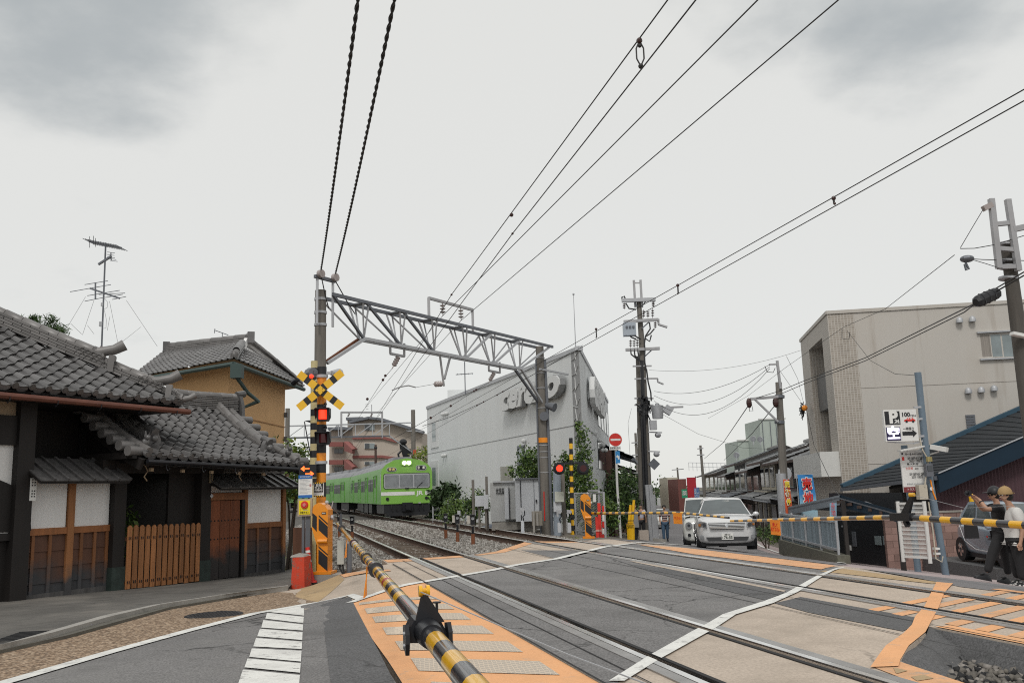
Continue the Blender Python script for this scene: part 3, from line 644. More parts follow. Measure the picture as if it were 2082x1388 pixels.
def tiles(parent,org,e,up,ncol,nrow,cond=None,sag=0.,w=.27,row=.245,flare=0.,name='roof_tile'):
 n=0;e=e.normalized()
 for j in range(nrow):
  for i in range(ncol):
   if cond and not cond(i*w+w/2,j*row):continue
   v=j/max(1,nrow-1);nr=e.cross(up).normalized()
   def Pt(vv):return org+e*(i*w)+up*(vv*row)+nr*(-sag*math.sin(math.pi*min(1,vv/nrow)))+V((0,0,flare*(i/ncol-.55)**2*4*(1-vv/nrow)))
   a,b=Pt(j),Pt(j+1)
   o=bpy.data.objects.new(name,(TMEW if j==0 else TMW)if w>.29 else(TME if j==0 else TM));COL.objects.link(o);o.parent=parent
   o.matrix_parent_inverse=M();o.matrix_basis=M.Translation(-worg(parent))@frame(e,b-a,a+V((random.uniform(-.004,.004),0,random.uniform(-.003,.006))));n+=1
 return n
_rt={}
def ridge(parent,path,courses=3,w=.22,h=.055,cap=.085,seg=.34,name='ridge_tile'):
 path=[V(p)for p in path];ln=[0]
 for a,b in zip(path,path[1:]):ln.append(ln[-1]+(b-a).length)
 def P(t):
  for i in range(len(path)-1):
   if t<=ln[i+1]or i==len(path)-2:return path[i].lerp(path[i+1],(t-ln[i])/max(1e-6,ln[i+1]-ln[i]))
 key=(w,h,cap,seg)
 if key not in _rt:
  m1=MB();m1.box((seg/2,0,h/2),(seg-.012,w,h-.012));a=m1.mesh('ridge_tile',MT['tile_light'])
  m2=MB();n=8;vs=[]
  for x,r in((0.0,cap*1.04),(seg-.01,cap*.95)):vs+=[(x,r*math.cos(math.pi*k/n),r*math.sin(math.pi*k/n))for k in range(n+1)]
  m2.add(vs,[(k,k+1,n+2+k,n+1+k)for k in range(n)]+[tuple(range(n+1))[::-1]]);b=m2.mesh('ridge_cap',MT['tile_light'],smooth=True);_rt[key]=(a,b)
 a,b=_rt[key];T=ln[-1]
 for c in range(courses+1):
  t=0 if c%2 else-seg/2
  while t<T-.05:
   t0=max(t,0);p0,p1=P(t0),P(min(T,t+seg));d=p1-p0
   if d.length>.04:
    f=frame(d,V((0,0,1)).cross(d),p0);o=bpy.data.objects.new(name,b if c==courses else a);COL.objects.link(o);o.parent=parent
    o.matrix_basis=M.Translation(V((0,0,c*h))-worg(parent))@f@M.Diagonal(((min(T,t+seg)-t0)/seg,1-.05*(c%2),1,1))
   t+=seg
def tiled_sheet(mb,a,b,c,d,nc,nr,amp=.03,m=0):
 a,b,c,d=V(a),V(b),V(c),V(d);n=(b-a).cross(d-a).normalized()
 if n.z<0:n=-n
 def f(u,v):
  vv=math.floor(v*nr*2/2+1e-6)/nr;fr=(v*nr)%1
  return a.lerp(b,u).lerp(d.lerp(c,u),v)+n*(amp*(abs(math.sin(math.pi*u*nc))**.7)+amp*.8*(1-fr))
 k=nr*3;vs=[];w=nc*4+1
 for j in range(k+1):
  r,s=divmod(j,3);v=min(1,(r+(0,.06,.94)[s])/nr)
  for i in range(w):
   u=i/(w-1);fr=(0,1,.05)[s];x=(u*nc)%1
   vs.append(a.lerp(b,u).lerp(d.lerp(c,u),v)+n*(amp*max(0,math.cos(2*math.pi*x))+amp*.9*fr))
 mb.add(vs,[(j*w+i,j*w+i+1,(j+1)*w+i+1,(j+1)*w+i)for j in range(k)for i in range(w-1)],m)
u3,n3=V((WP.u.x,WP.u.y,0)),V((WP.n.x,WP.n.y,0))
# ---------------------------------------------------------------- the big house at the picture's edge
def old_house():
 K=WP.P(WP.px(352,822)[0]-.32,3.2,.65);pit=.62
 t=thing('wooden_house','old dark timber house with a big grey tiled hip roof and copper gutter','house',WP.P(-2,gz_w(-2),-1))
 up=(-n3+V((0,0,pit))).normalized();L=9.0;nc=int(L/.30)
 org=K-u3*(nc*.30)
 rf=MB();a,b=K+V((0,0,-.06)),K-u3*L+V((0,0,-.06));top=3.6
 rf.poly([b,a,a-(u3+n3)*top+V((0,0,top*pit)),b-n3*top+V((0,0,top*pit))]);rf.poly([a,a-n3*2*top,a-(u3+n3)*top+V((0,0,top*pit))])
 rf.poly([b+V((0,0,-.1)),b-n3*2*top+V((0,0,-.1)),a-n3*2*top+V((0,0,-.1)),a+V((0,0,-.1))])
 for s in np.arange(.2,L,.42):rf.bar(a-u3*s-n3*.02+V((0,0,-.09)),a-u3*s-n3*1.2+V((0,0,-.09+.55*pit)),.07,.09)
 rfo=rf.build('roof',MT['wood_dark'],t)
 tiles(rfo,org,u3,up,nc,14,lambda s,r:(L-s)*1.0>r*.85-.15 and s>L-6.6,.05,w=.30,row=.25)
 g=MB();gp0,gp1=K+n3*.11+V((0,0,-.17)),K-u3*L+n3*.11+V((0,0,-.17))
 g.tube([gp0+u3*.05,gp0.lerp(gp1,.5)+V((0,0,.02)),gp1],.055,8);go=g.build('gutter',MT['copper'],t,smooth=40)
 for s in np.arange(.3,6,.85):
  h=MB();c=gp0-u3*s;h.tube([c+V((0,0,.06))-n3*.1,c+V((0,0,-.02))-n3*.06,c+V((0,0,-.10)),c+V((0,0,-.06))+n3*.05,c+n3*.058],.008,5);h.build('gutter_hook',MT['black_metal'],go)
 def hip(k,h=0):return K-(u3+n3)*k+V((0,0,k*pit+h))
 ridge(rfo,[hip(3.4),hip(2.2,.0),hip(1.5,.0),hip(1.05,.02)],5,.26,.055,.10);ridge(rfo,[hip(1.15,.0),hip(.6,.01),hip(.30,.03)],3,.24,.055,.095)
 ridge(rfo,[hip(.34,.02),hip(.02,.05)],1,.2,.05,.08)
 hd=(u3+n3).normalized();hs=V((hd.y,-hd.x,0))
 def horn(k,h,s=1.):
  c=hip(k,h);m=MB();m.tube([c-hd*.35*s+V((0,0,-.02)),c-hd*.05*s,c+hd*.18*s+V((0,0,.05*s)),c+hd*.36*s+V((0,0,.15*s))],.1,9,rs=[.095*s,.10*s,.10*s,.115*s]);m.build('horn_tile',MT['tile_light'],rfo,smooth=50)
 def stop(k,h,hh):
  c=hip(k,h);m=MB();m.hexa([c+hs*a+hd*b+V((0,0,z))for z,q in((0,0),(hh,.03))for a,b in((-.15,0+q),(.15,0+q),(.15,.11+q),(-.15,.11+q))]);m.build('ridge_end_tile',MT['tile_light'],rfo)
 horn(1.05,.36);stop(1.0,-.02,.33);horn(.30,.26,.95);stop(.25,-.05,.26);horn(.0,.08,.62)
 for k0,hz in((1.32,.10),(.52,.06)):
  m=MB()
  for i in range(7):
   for j in range(3):
    c=hip(k0-.07*i+.04*(j%2)*1,hz+.05*j)+hs*.135
    m.tube([c+hd*(.05*math.cos(a))+V((0,0,.05*math.sin(a)))for a in np.linspace(.1,math.pi-.1,6)],.008,4)
  o=m.build('wave_tiles',MT['tile_light'],rfo)
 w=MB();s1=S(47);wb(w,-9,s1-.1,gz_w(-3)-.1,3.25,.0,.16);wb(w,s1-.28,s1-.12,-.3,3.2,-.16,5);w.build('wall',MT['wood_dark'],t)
 zt,zb_=Z(20,905),Z(20,1083)
 p=MB();wb(p,-4.2,S(27),zb_,zt,.03,.04);p.build('plaster_panel',MT['plaster'],t)
 p=MB();wb(p,-4.2,S(46),Z(20,845),Z(20,790),.03,.04);p.build('plaster_panel',MT['beige_wall'],t)
 sc=S(-12);f=[]
 for a,b in((-.42,0),(-.40,.35),(-.36,.75),(-.30,.95),(-.20,1.02),(-.12,1.10),(0,1.2),(.12,1.10),(.20,1.02),(.30,.95),(.36,.75),(.40,.35),(.42,0)):f.append(WP.P(sc+a*1.5,zb_+.02+b*.72,.032))
 q=MB();q.prism(f,n3*.03);q.build('bell_window',MT['wood_dark'],t)
 for s,ww in((s1-.12,.30),(-2.6,.2)):
  q=MB();wb(q,s-ww/2,s+ww/2,gz_w(s,.2)-.03,3.1,.17,.3);q.build('post',MT['wood_dark'],t)
 q=MB();wb(q,-9,s1,zt,Z(20,845),.10,.14);wb(q,-9,s1,zb_-.12,zb_,.09,.14);q.build('beam',MT['wood_dark'],t)
 for k in range(6):
  q=MB();wb(q,-3.9+.58*k,-3.4+.58*k,gz_w(-2)-.05,zb_-.12,.06,.06);q.build('wainscot_panel',MT['wood_dark'],t)
 q=MB();a=WP.P(S(46)-.02,Z(46,1018),.175);q.hexa([a+u3*x+n3*y+V((0,0,z))for z in(0,Z(46,972)-Z(46,1018))for x,y in((0,0),(.12,0),(.12,.004),(0,.004))])
 o=q.build('paper_notice',MT['white'],t)
 for j in range(2):
  for k in range(8):
   if k==3:continue
   b=MB();c=a+u3*(.042+.045*j)+V((0,0,.06+.047*k));b.hexa([c+u3*x+n3*y+V((0,0,z))for z in(0,.022)for x,y in((-.012,.005),(.012,.005),(.012,.0065),(-.012,.0065))]);b.build('ink_mark',MT['black'],o)
old_house()
# ---------------------------------------------------------------- plaster walls with board wainscots
def plaster_wall(label,s0,s1,panels,posts,battens,rail_y,roof,flat):
 sm=(s0+s1)/2;t=thing('plaster_wall',label,'wall',WP.P(sm,gz_w(sm),0),'white plaster walls beside the gate')
 b=MB();wb(b,s0,s1,gz_w(sm)-.12,roof[0],.0,.18);b.build('core',MT['wood_dark'],t)
 for a,c,z0,z1 in panels:
  p=MB();wb(p,a,c,z0,z1,.025,.03);p.build('plaster_panel',MT['plaster'],t)
 for s,w in posts:
  p=MB();wb(p,s-w/2,s+w/2,gz_w(s)-.05,roof[0]-.02,.07,.12);p.build('post',MT['post_wood'],t)
 z1=rail_y;z0=gz_w(sm)-.02
 p=MB();wb(p,s0,s1,z1-.115,z1,.06,.08);p.build('rail',MT['wood'],t)
 p=MB();wb(p,s0,s1,gz_w(s1)-.1,gz_w(s0)+.06 if s0<1 else z0+.08,.05,.08);p.build('sill',MT['wood_grey'],t)
 n=4;hh=(z1-.115-z0)/n
 for k in range(n):
  p=MB();P0=[WP.P(a,z,f)for z,f in((z0+k*hh-.01,.03),(z0+(k+1)*hh,.012))for a in(s0,s1)];q=[x-n3*.015 for x in P0]
  p.hexa([P0[0],P0[1],q[1],q[0],P0[2],P0[3],q[3],q[2]]);p.build('plank',MT['plank'],t)
 for s in battens:
  p=MB();wb(p,s-.03,s+.03,z0-.02,z1-.115,.048,.03);p.build('batten',MT['batten'],t)
 z,ov,zr,back=roof
 e0,e1=WP.P(s0-.05,z,ov),WP.P(s1+.05,z,ov);r0,r1=WP.P(s0-.05,zr,-back),WP.P(s1+.05,zr,-back)
 rf=MB();b0,b1=WP.P(s0-.05,z,-2*back-ov),WP.P(s1+.05,z,-2*back-ov);dz=V((0,0,-.05))
 rf.hexa([e0+dz,e1+dz,r1+dz,r0+dz,e0,e1,r1,r0]);rf.hexa([r0+dz,r1+dz,b1+dz,b0+dz,r0,r1,b1,b0]);ro=rf.build('roof',MT['wood_dark'],t)
 nn=int((s1-s0+.1)/.30);d=(r0-e0);fr=frame(u3,d,e0)
 for i in range(nn+1):
  p=MB();w=(s1-s0+.1)/(nn+1);X=frame(u3,d,e0+u3*(w*i))
  p.hexa([X@V(q)for q in((.005,-.03,.0),(w-.01,-.03,.0),(w-.01,d.length,.0),(.005,d.length,.0),(.005,-.03,.022),(w-.01,-.03,.022),(w-.01,d.length,.02),(.005,d.length,.02))])
  p.hexa([X@V(q)for q in((w-.04,-.04,.02),(w,-.04,.02),(w,d.length,.02),(w-.04,d.length,.02),(w-.04,-.04,.062),(w,-.04,.062),(w,d.length,.06),(w-.04,d.length,.06))]);p.build('roof_tile',MT['tile']if not flat else MT['wood_grey'],ro)
 return t,r0,r1,ro
z1=Z(90,1073)
plaster_wall('white plaster wall with brown board wainscot between the big house and the gate',S(46),S(221),[(S(56),S(133,1030),z1,Z(90,972)),(S(141,1030),S(220,1030),z1,Z(180,974))],[(S(135,1150),.13)],[S(61,1150),S(96,1150),S(160,1150),S(187,1150),S(212,1150)],z1,(Z(130,976)-.02,.48,Z(130,976)+.38,.25),True)
t,r0,r1,ro=plaster_wall('short white plaster wall at the railway end, past the small door',S(418),S(574),[(S(424),S(489),Z(450,1001),Z(450,988)),(S(501,1030),S(569,1030),Z(535,1061),Z(535,990))],[(S(495,1080),.10),(S(573,1080),.09)],[S(521,1110),S(546,1110)],Z(535,1061),(Z(535,989)-.02,.45,Z(535,989)+.30,.2),False)
ridge(ro,[r0.lerp(r1,.05),r1],1,.18,.05,.09)
e=MB();e.tube([r1-u3*.1+V((0,0,.10)),r1+u3*.06+V((0,0,.10)),r1+u3*.16+V((0,0,.02))],.10,8,rs=[.09,.11,.07]);e.build('ridge_end_tile',MT['tile_light'],ro,smooth=50)
q=MB();wb(q,S(576),S(588),gz_w(9)-.1,Z(580,1000),-.1,.5);q.build('end_board',MT['wood'],t)
def small_door():
 s0,s1=S(419,1090),S(481,1090);t=thing('wooden_door','small reddish brown plank door with black nail heads and a black weathered foot','door',WP.P((s0+s1)/2,gz_w(s0),.05))
 zt,z0=Z(450,1017),gz_w((s0+s1)/2);n=3;w=(s1-s0)/n
 for k in range(n):
  p=MB();wb(p,s0+k*w+.006,s0+(k+1)*w-.006,z0+.02,zt,.085,.05);o=p.build('plank',MT['door_plank'],t)
  for zz_ in(zt-.42,zt-.80):
   for j in range(3):
    nl=MB();c=WP.P(s0+k*w+w*(j+.5)/3,zz_,.085);nl.cyl(c,c+n3*.012,.02,.012,6);nl.build('nail',MT['black_metal'],o)
 p=MB();wb(p,s0-.06,s1+.16,zt+.01,zt+.16,.13,.2);p.build('lintel',MT['wood'],t)
 for a,m in((s0-.05,'wood_dark'),(s1+.07,'wood_dark')):
  p=MB();wb(p,a-.04,a+.05,z0-.05,zt+.01,.12,.16);p.build('jamb',MT[m],t)
small_door()
# ---------------------------------------------------------------- the roofed gate
def gate():
 s0,s1=S(229,1120),S(405,1110);zb0=gz_w((s0+s1)/2)
 t=thing('roofed_gate','roofed timber gate with dark posts under a curved grey tile roof','gate',WP.P((s0+s1)/2,zb0,0))
 for s in(s0,s1):
  p=MB();wb(p,s-.13,s+.13,gz_w(s)-.05,Z(300,965)+.25,.16,.28);o=p.build('post',MT['wood_dark'],t)
  p=MB();wb(p,s-.15,s+.15,gz_w(s)-.06,gz_w(s)+.42,.185,.33);p.build('post_shoe',mat('verdigris',(.03,.045,.04),.6,.3,var=.5,sc=6),o)
 zl=Z(300,962)
 p=MB();wb(p,s0-.4,s1+.5,zl,zl+.24,.14,.24);p.build('lintel',MT['wood_dark'],t)
 for s in np.linspace(s0-.3,s1+.4,5):
  p=MB();wb(p,s-.05,s+.05,zl+.24,zl+.36,.85,2.6);p.build('bracket_arm',MT['wood_dark'],t)
 sm=(s0+s1)/2+.25
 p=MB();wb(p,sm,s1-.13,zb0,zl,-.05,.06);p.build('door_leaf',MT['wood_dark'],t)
 p=MB();wb(p,s0+.0,s0+.04,zb0,zl,-.3,1.3);wb(p,s0-2.5,s1+3.2,zb0-.4,zl+.45,-3.2,.1);p.build('inner_dark_backing',MT['wood_dark'],t)
 p=MB();wb(p,s0-3.6,s0-.1,zb0,min(3.1,zl+1.6),-1.0,.06);p.build('inner_dark_backing',MT['wood_dark'],t)  # dark plane added to fill the gap beside the gate with shade
 p=MB();wb(p,s0+.55,s0+1.0,zb0+.2,zb0+1.75,-1.4,.06);p.build('inner_plaster',MT['plaster'],t)
 p=MB();c=WP.P(s1+.10,Z(405,982),.17);p.hexa([c+u3*x+n3*y+V((0,0,z))for z in(0,.26)for x,y in((-.05,0),(.05,0),(.05,.02),(-.05,.02))]);o=p.build('name_plate',mat('nameplate',(.20,.16,.10),.7),t)
 for k in range(5):
  q=MB();d=c+V((0,0,.035+.042*k));q.hexa([d+u3*x+n3*y+V((0,0,z))for z in(0,.026)for x,y in((-.02,.02),(.02,.02),(.02,.0225),(-.02,.0225))]);q.build('ink_mark',MT['black'],o)
 p=MB();c=WP.P(s1+.14,Z(417,1008),.165);p.prism([c+V((0,0,.05)),c+u3*.05,c+V((0,0,-.05)),c-u3*.05],n3*.01);p.build('diamond_plate',MT['galv'],t)
 sl,sr=S(268,930)-.50,S(590,945)-.62
 e0=WP.P(sl,Z(290,930)+.06,.92);e1=WP.P(sr,0,.92);e1.z=at(590,945,e1.y).z-.02;e0.z=at(285,928,e0.y).z
 zr=at(380,800,WP.P((sl+sr)/2,0,-1.2).y).z-.22
 e=(e1-e0);W=e.length;en=e.normalized();d=V((0,0,zr-(e0.z+e1.z)/2))-n3*2.12;nc=int(W/.245);wt=W/nc
 r0,r1=e0+d,e1+d
 rf=MB();dz=V((0,0,-.07));sag=.13
 def sh(a,b,v):return a.lerp(b,v)+V((0,0,-sag*math.sin(math.pi*v)-.05))
 rf.grid(lambda u,v:sh(e0,r0,v).lerp(sh(e1,r1,v),u),4,8);rf.grid(lambda u,v:sh(e0,r0,v).lerp(sh(e1,r1,v),u)+V((0,0,-.1)),4,8)
 b0,b1=r0-n3*2.12+V((0,0,e0.z-r0.z)),r1-n3*2.12+V((0,0,e1.z-r1.z));rf.grid(lambda u,v:sh(b0,r0,v).lerp(sh(b1,r1,v),u),4,8)
 for s in np.linspace(.1,W-.1,14):rf.bar(e0+en*s+dz+V((0,0,-.07)),e0+en*s+d*.62+V((0,0,-.28)),.06,.07)
 ro=rf.build('roof',MT['wood_dark'],t)
 nr=int(d.length/.235)
 tiles(ro,e0,en,d.normalized(),nc,nr,None,sag,wt,d.length/nr)
 for a,b,c,off in((e0,r0,b0,.12),(e1,r1,b1,-.12)):
  g=MB();o3=en*off;g.poly([sh(a,b,.12)+o3+V((0,0,-.15)),sh(a,b,.5)+o3+V((0,0,-.1)),b+o3,sh(c,b,.5)+o3+V((0,0,-.1)),sh(c,b,.12)+o3+V((0,0,-.15))]);g.build('gable',MT['wood_dark'],t)
  for x in(a,c):
   g=MB()
   for k in range(6):g.bar(sh(x,b,k/6)-en*off*.3+V((0,0,-.10)),sh(x,b,(k+1)/6)-en*off*.3+V((0,0,-.10)),.06,.2)
   g.build('barge_board',MT['wood_dark'],t)
 g=MB();c=r0-en*.06+V((0,0,-.50))
 for k in range(5):g.cyl(c-en*.03+n3*(.11*math.cos(k*1.256))+V((0,0,.11*math.sin(k*1.256))),c-en*.09+n3*(.11*math.cos(k*1.256))+V((0,0,.11*math.sin(k*1.256))),.09,n=8)
 g.cyl(c-en*.05,c-en*.12,.07,n=8);g.build('gable_pendant',MT['wood_grey'],t)
 for off in(.02,W-.30):
  for k in range(9):
   a,b=sh(e0,r0,k/9)+en*(off+.1)+V((0,0,.15)),sh(e0,r0,(k+1.06)/9)+en*(off+.1)+V((0,0,.15));p=MB();p.cyl(a,b,.088,.08,8);p.build('verge_roll',MT['tile_light'],ro,smooth=50)
 for k in range(8):
  c=sh(e0,r0,(k+.5)/8.6)+V((0,0,.10));p=MB();p.cyl(c+en*.12,c-en*.26,.085,.10,9);p.build('sleeve_tile',MT['tile_light'],ro,smooth=50)
  c=sh(b0,r0,(k+.5)/8.6)+V((0,0,.10));p=MB();p.cyl(c+en*.12,c-en*.26,.085,.10,9);p.build('sleeve_tile',MT['tile_light'],ro,smooth=50)
  c=sh(e1,r1,(k+.5)/8.6)+V((0,0,.10));p=MB();p.cyl(c-en*.12,c+en*.24,.085,.10,9);p.build('sleeve_tile',MT['tile_light'],ro,smooth=50)
 for off in(.62,W-.60):
  ridge(ro,[sh(e0,r0,v)+en*off+V((0,0,.10))for v in(1,.75,.5,.3)],3,.22,.05,.085,.3)
  c=sh(e0,r0,.27)+en*off+V((0,0,.08));p=MB()
  p.prism([c+en*x+V((0,0,z))for x,z in((-.17,-.04),(.17,-.04),(.17,.10),(.11,.22),(.05,.30),(-.05,.30),(-.11,.22),(-.17,.10))],n3*.10)
  p.ball(c+n3*.12+V((0,0,.1)),(.07,.07,.08),6);p.cyl(c-d.normalized()*(-.1)+V((0,0,.27)),c-d.normalized()*.16+V((0,0,.30)),.08,.09,9);p.build('demon_tile',MT['tile'],ro,smooth=40)
  p=MB();c=sh(e0,r0,.10)+en*(off-.42 if off<1 else off+.34)+V((0,0,.24));p.ball(c,(.07,.09,.08),6);p.ball(c+V((0,0,.09))+n3*.06,.05,6);p.cyl(c+V((0,0,.1)),c+V((0,0,.22)),.03,.01,6);p.build('lion_tile',MT['tile'],ro,smooth=50)
 ridge(ro,[r0+V((0,0,.02)),r0.lerp(r1,.3)+V((0,0,-.03)),r0.lerp(r1,.7)+V((0,0,-.03)),r1+V((0,0,.05))],8,.25,.042,.09)
 for x,s in((r0,-1),(r1,1)):
  p=MB();c=x+en*s*.05;p.prism([c+n3*a+V((0,0,z))for a,z in((-.2,-.2),(.2,-.2),(.17,.2),(.1,.42),(-.1,.42),(-.17,.2))],en*s*.10);p.cyl(c+V((0,0,.45)),c+en*s*.25+V((0,0,.50)),.08,.085,8);p.build('ridge_end_tile',MT['tile'],ro,smooth=40)
 g=MB();a,b=e0+n3*.1+V((0,0,-.09)),e1+n3*.1+V((0,0,-.09));g.tube([a,b],.04,7);go=g.build('gutter',MT['black_metal'],t)
 for k in range(5):
  h=MB();c=a.lerp(b,.1+.2*k);h.tube([c,c+V((0,0,-.12)),c+n3*.05+V((0,0,-.16)),c+n3*.09+V((0,0,-.12))],.009,5);h.build('rain_hook',MT['black_metal'],go)
 for k in range(6):
  h=MB();c=e0.lerp(e1,.08+.17*k)-n3*.2+V((0,0,-.22));h.box(c,(.07,.05,.06),WP.rz);h.build('rafter_cap',MT['beige_wall'],t)
 for s in(s0+.2,s1+.55):
  p=MB();c=WP.P(s,zl+.02,.55);p.tube([c+V((0,0,.18))-u3*.12,c+V((0,0,.10)),c+u3*.06+V((0,0,0)),c-u3*.02+V((0,0,-.10)),c+u3*.05+V((0,0,-.18))],.013,5);p.build('carved_bracket',MT['beige_wall'],t,smooth=True)
gate()
def picket_gate():
 sa,sb=S(241,1120),S(393,1110);z0=gz_w((sa+sb)/2);t=thing('picket_fence','low orange brown picket barrier standing in the gate opening','fence',WP.P((sa+sb)/2,z0,.3))
 H=Z(315,1067)-z0;n=13;w=(sb-sa)/n
 for k in range(n):
  s=sa+w*(k+.5);zz0=gz_w(s)+.02+random.uniform(-.01,.01);hw=.052;p=MB();f=.21
  pts=[(-hw,0),(hw,0),(hw,H-.05),(hw*.6,H-.012),(0,H),(-hw*.6,H-.012),(-hw,H-.05)]
  p.prism([WP.P(s+a,zz0+b,f)for a,b in pts],n3*-.022);o=p.build('picket',MT['wood_orange'],t)
  for h in(.12,H-.24):
   for j in(-1,1):
    q=MB();c=WP.P(s+.02*j,zz0+h,f);q.box(c+n3*.003,(.015,.008,.05),WP.rz);q.build('nail',MT['black_metal'],o)
 for h in(.14,H-.22):
  p=MB();wb(p,sa,sb,z0+h-.035,z0+h+.035,.185,.04);p.build('rail',MT['wood_mid'],t)
picket_gate()
bush('potted_plant','leafy green plant growing inside the dark gate opening','plant',WP.P(S(292),gz_w(3),-.9),WP.P(S(292,1050),Z(292,1045)-.25,-.9),(.35,.35,.55),[MT['leaf1'],MT['leaf2']],16,28,.12,.15,stems=3)
# ---------------------------------------------------------------- ochre house behind
def ochre_house():
 c=at(459,1000,26.0);a=at(335,1000,28.2);b=at(577,1000,31.5);d=a+(b-c);ze=5.25;z0=-.6
 t=thing('house','ochre rendered two storey house with a grey tiled hip and gable roof','house',V((c.x-1,28,z0)))
 f=lambda p,z:V((p.x,p.y,z));w=MB()
 for p,q in((a,c),(c,b),(b,d),(d,a)):w.quad(f(p,z0),f(q,z0),f(q,ze),f(p,ze))
 wo=w.build('wall',MT['ochre'],t)
 n=V(((b-c).y,-(b-c).x,0)).normalized();zs=at(500,850,27.5).z
 w=MB();p0,p1=f(c,zs)+n*.012,f(b,zs)+n*.012;w.bar(p0,p1,.03,.03);w.build('band',mat('ochre_line',(.35,.19,.08),.8),t)
 for k in range(4):
  w=MB();q=f(b,4.2-.85*k)-(b-c).normalized()*.05+n*.06;w.box(q,(.12,.12,.16));w.build('vent',MT['galv_dark'],t)
 sf=MB();e=.75;cb=(b-c).normalized();ca=(a-c).normalized();m=f(c,ze)-cb*e-ca*e;ma=f(a,ze)+ca*e*2.4-cb*e;mb_=f(b,ze)+cb*e-ca*e;md=f(d,ze)+ca*e+cb*e
 sf.poly([m+V((0,0,-.02)),mb_+V((0,0,-.02)),md+V((0,0,-.02)),ma+V((0,0,-.02))]);sf.build('soffit',MT['beige_wall'],t)
 r0=at(338,707,30.2);r1=at(497,700,29.0);rz=(r0.z+r1.z)/2;r0.z=r1.z=rz
 rf=MB();tiled_sheet(rf,ma,m,r1-ca*.2,r0,20,11,.035)
 g1=m.lerp(r1,.62)+V((0,0,.02));g2=mb_.lerp(r1,.60)
 tiled_sheet(rf,m,mb_,g2,g1,18,5,.035);tiled_sheet(rf,mb_,md,r0,r1,14,8,.035);rf.poly([ma,r0,md]);ro=rf.build('roof',MT['tile'],t);ro['kind']='stuff'
 gb=MB();gb.poly([g1,g2,r1+V((0,0,-.1))]);gb.build('gable',MT['plaster'],t)
 for x in(g1,g2):
  q=MB();q.bar(x-ca*.12,r1-ca*.12+V((0,0,.02)),.1,.24);q.build('barge_board',MT['plaster'],t)
 ridge(ro,[r0+V((0,0,-.05)),r1+V((0,0,-.05))-ca*.3],3,.26,.06,.12,.5);ridge(ro,[g1-ca*.05,m.lerp(g1,.3)],2,.22,.06,.11,.5);ridge(ro,[m.lerp(g1,.05),m.lerp(g1,.5)],1,.22,.06,.11,.5);ridge(ro,[r1-ca*.25,g2-ca*.2,mb_.lerp(g2,.1)],1,.2,.05,.10,.5)
 for x,s in((r0,1),(r1-ca*.35,-1)):
  q=MB();q.box(x+V((0,0,.10)),(.22,.34,.36),.4);q.build('ridge_end_tile',MT['tile'],ro)
 dp=MB();k=m+V((0,0,-.16));dp.tube([ma+V((0,0,-.1)),k],.07,7);dp.tube([k,mb_+V((0,0,-.1))],.07,7);dp.box(k+V((.1,0,-.22)),(.3,.3,.4));dp.tube([k+V((.1,0,-.4)),k+V((.3,.4,-.8)),k+V((.5,.75,-1.0)),f(c,3.8)+n*.08,f(c,0)+n*.08],.06,6);dp.build('gutter',mat('patina',(.05,.08,.075),.6,.2),t)
ochre_house()
# ---------------------------------------------------------------- roof aerials, greenery, small street things
def aerial():
 Y=22.0;base=at(206,722,Y);top=at(215,494,Y);t=thing('tv_aerial','tall rooftop television aerial with three yagi arrays above the big tiled roof','aerial',base)
 m=MB();m.tube([base,base.lerp(top,.5),top],.022,6);m.build('mast',MT['galv_dark'],t)
 def A(x,y,dy=0):return at(120+x*.1801,470+y*.1801,Y+dy)
 m=MB()
 for q in((440,1370),(480,1380),(540,1380)):m.tube([A(478,1290),A(*q)],.015,5)
 m.build('tripod',MT['rust'],t)
 m=MB();m.bar(A(340,118),A(705,188),.04)
 for k in range(14):
  c=A(340,118).lerp(A(705,188),k/13);m.bar(c-V((.02,.3,.0)),c+V((.02,.3,.0)),.012)
 for x,y0,y1 in((345,60,185),(390,55,150),(412,80,175)):m.bar(A(x,y0,-.3),A(x,y1,.3),.012)
 m.build('upper_array',MT['galv_dark'],t)
 m=MB();m.bar(A(445,375),A(592,282),.05)
 for x,y in((545,235),(540,262),(545,290),(560,310),(575,330)):m.bar(A(x,y),A(x+85,y+12),.012)
 m.bar(A(585,240),A(590,330),.02);m.build('middle_array',MT['galv_dark'],t)
 m=MB();m.bar(A(350,645),A(685,758),.04)
 for a,b in(((125,684),(585,603)),((290,603),(550,560)),((320,728),(685,668)),((290,790),(520,745)),((450,715),(745,698)),((520,748),(720,712)),((600,770),(757,738))):m.bar(A(*a),A(*b),.014)
 m.bar(A(411,580),A(411,768),.03);m.build('lower_array',MT['galv_dark'],t)
 m=MB();m.box(A(490,828),(.06,.05,.09));m.box(A(475,1048),(.08,.06,.12));m.tube([A(505,750),A(550,800),A(545,860),A(510,880)],.006,4);m.tube([A(512,890),A(535,1000),A(530,1090),A(490,1100)],.006,4);m.build('cable_box',MT['grey_paint'],t)
 m=MB()
 for a,b in(((300,740),(90,1090)),((395,780),(265,1170)),((570,790),(690,1388)),((760,780),(1110,1300)),((135,1045),(255,1160)),((320,1060),(395,1160)),((575,960),(545,1120)),((925,1080),(560,1370))):m.tube([A(*a),A(*b)],.004,3)
 m.build('guy_wire',MT['wire'],t)
aerial()
def small_aerial():
 b=at(458,685,29.5);t=thing('small_aerial','small thin aerial on the ridge of the ochre house','aerial',b);m=MB();m.tube([at(452,684,29.5),at(452,676,29.5)],.015,4);m.build('mast',MT['galv_dark'],t)
 m=MB();m.bar(at(436,671,29.5),at(464,681,29.5),.025);m.bar(at(437,668,29.5),at(436,677,29.5),.02);m.build('array',MT['galv_dark'],t)
small_aerial()
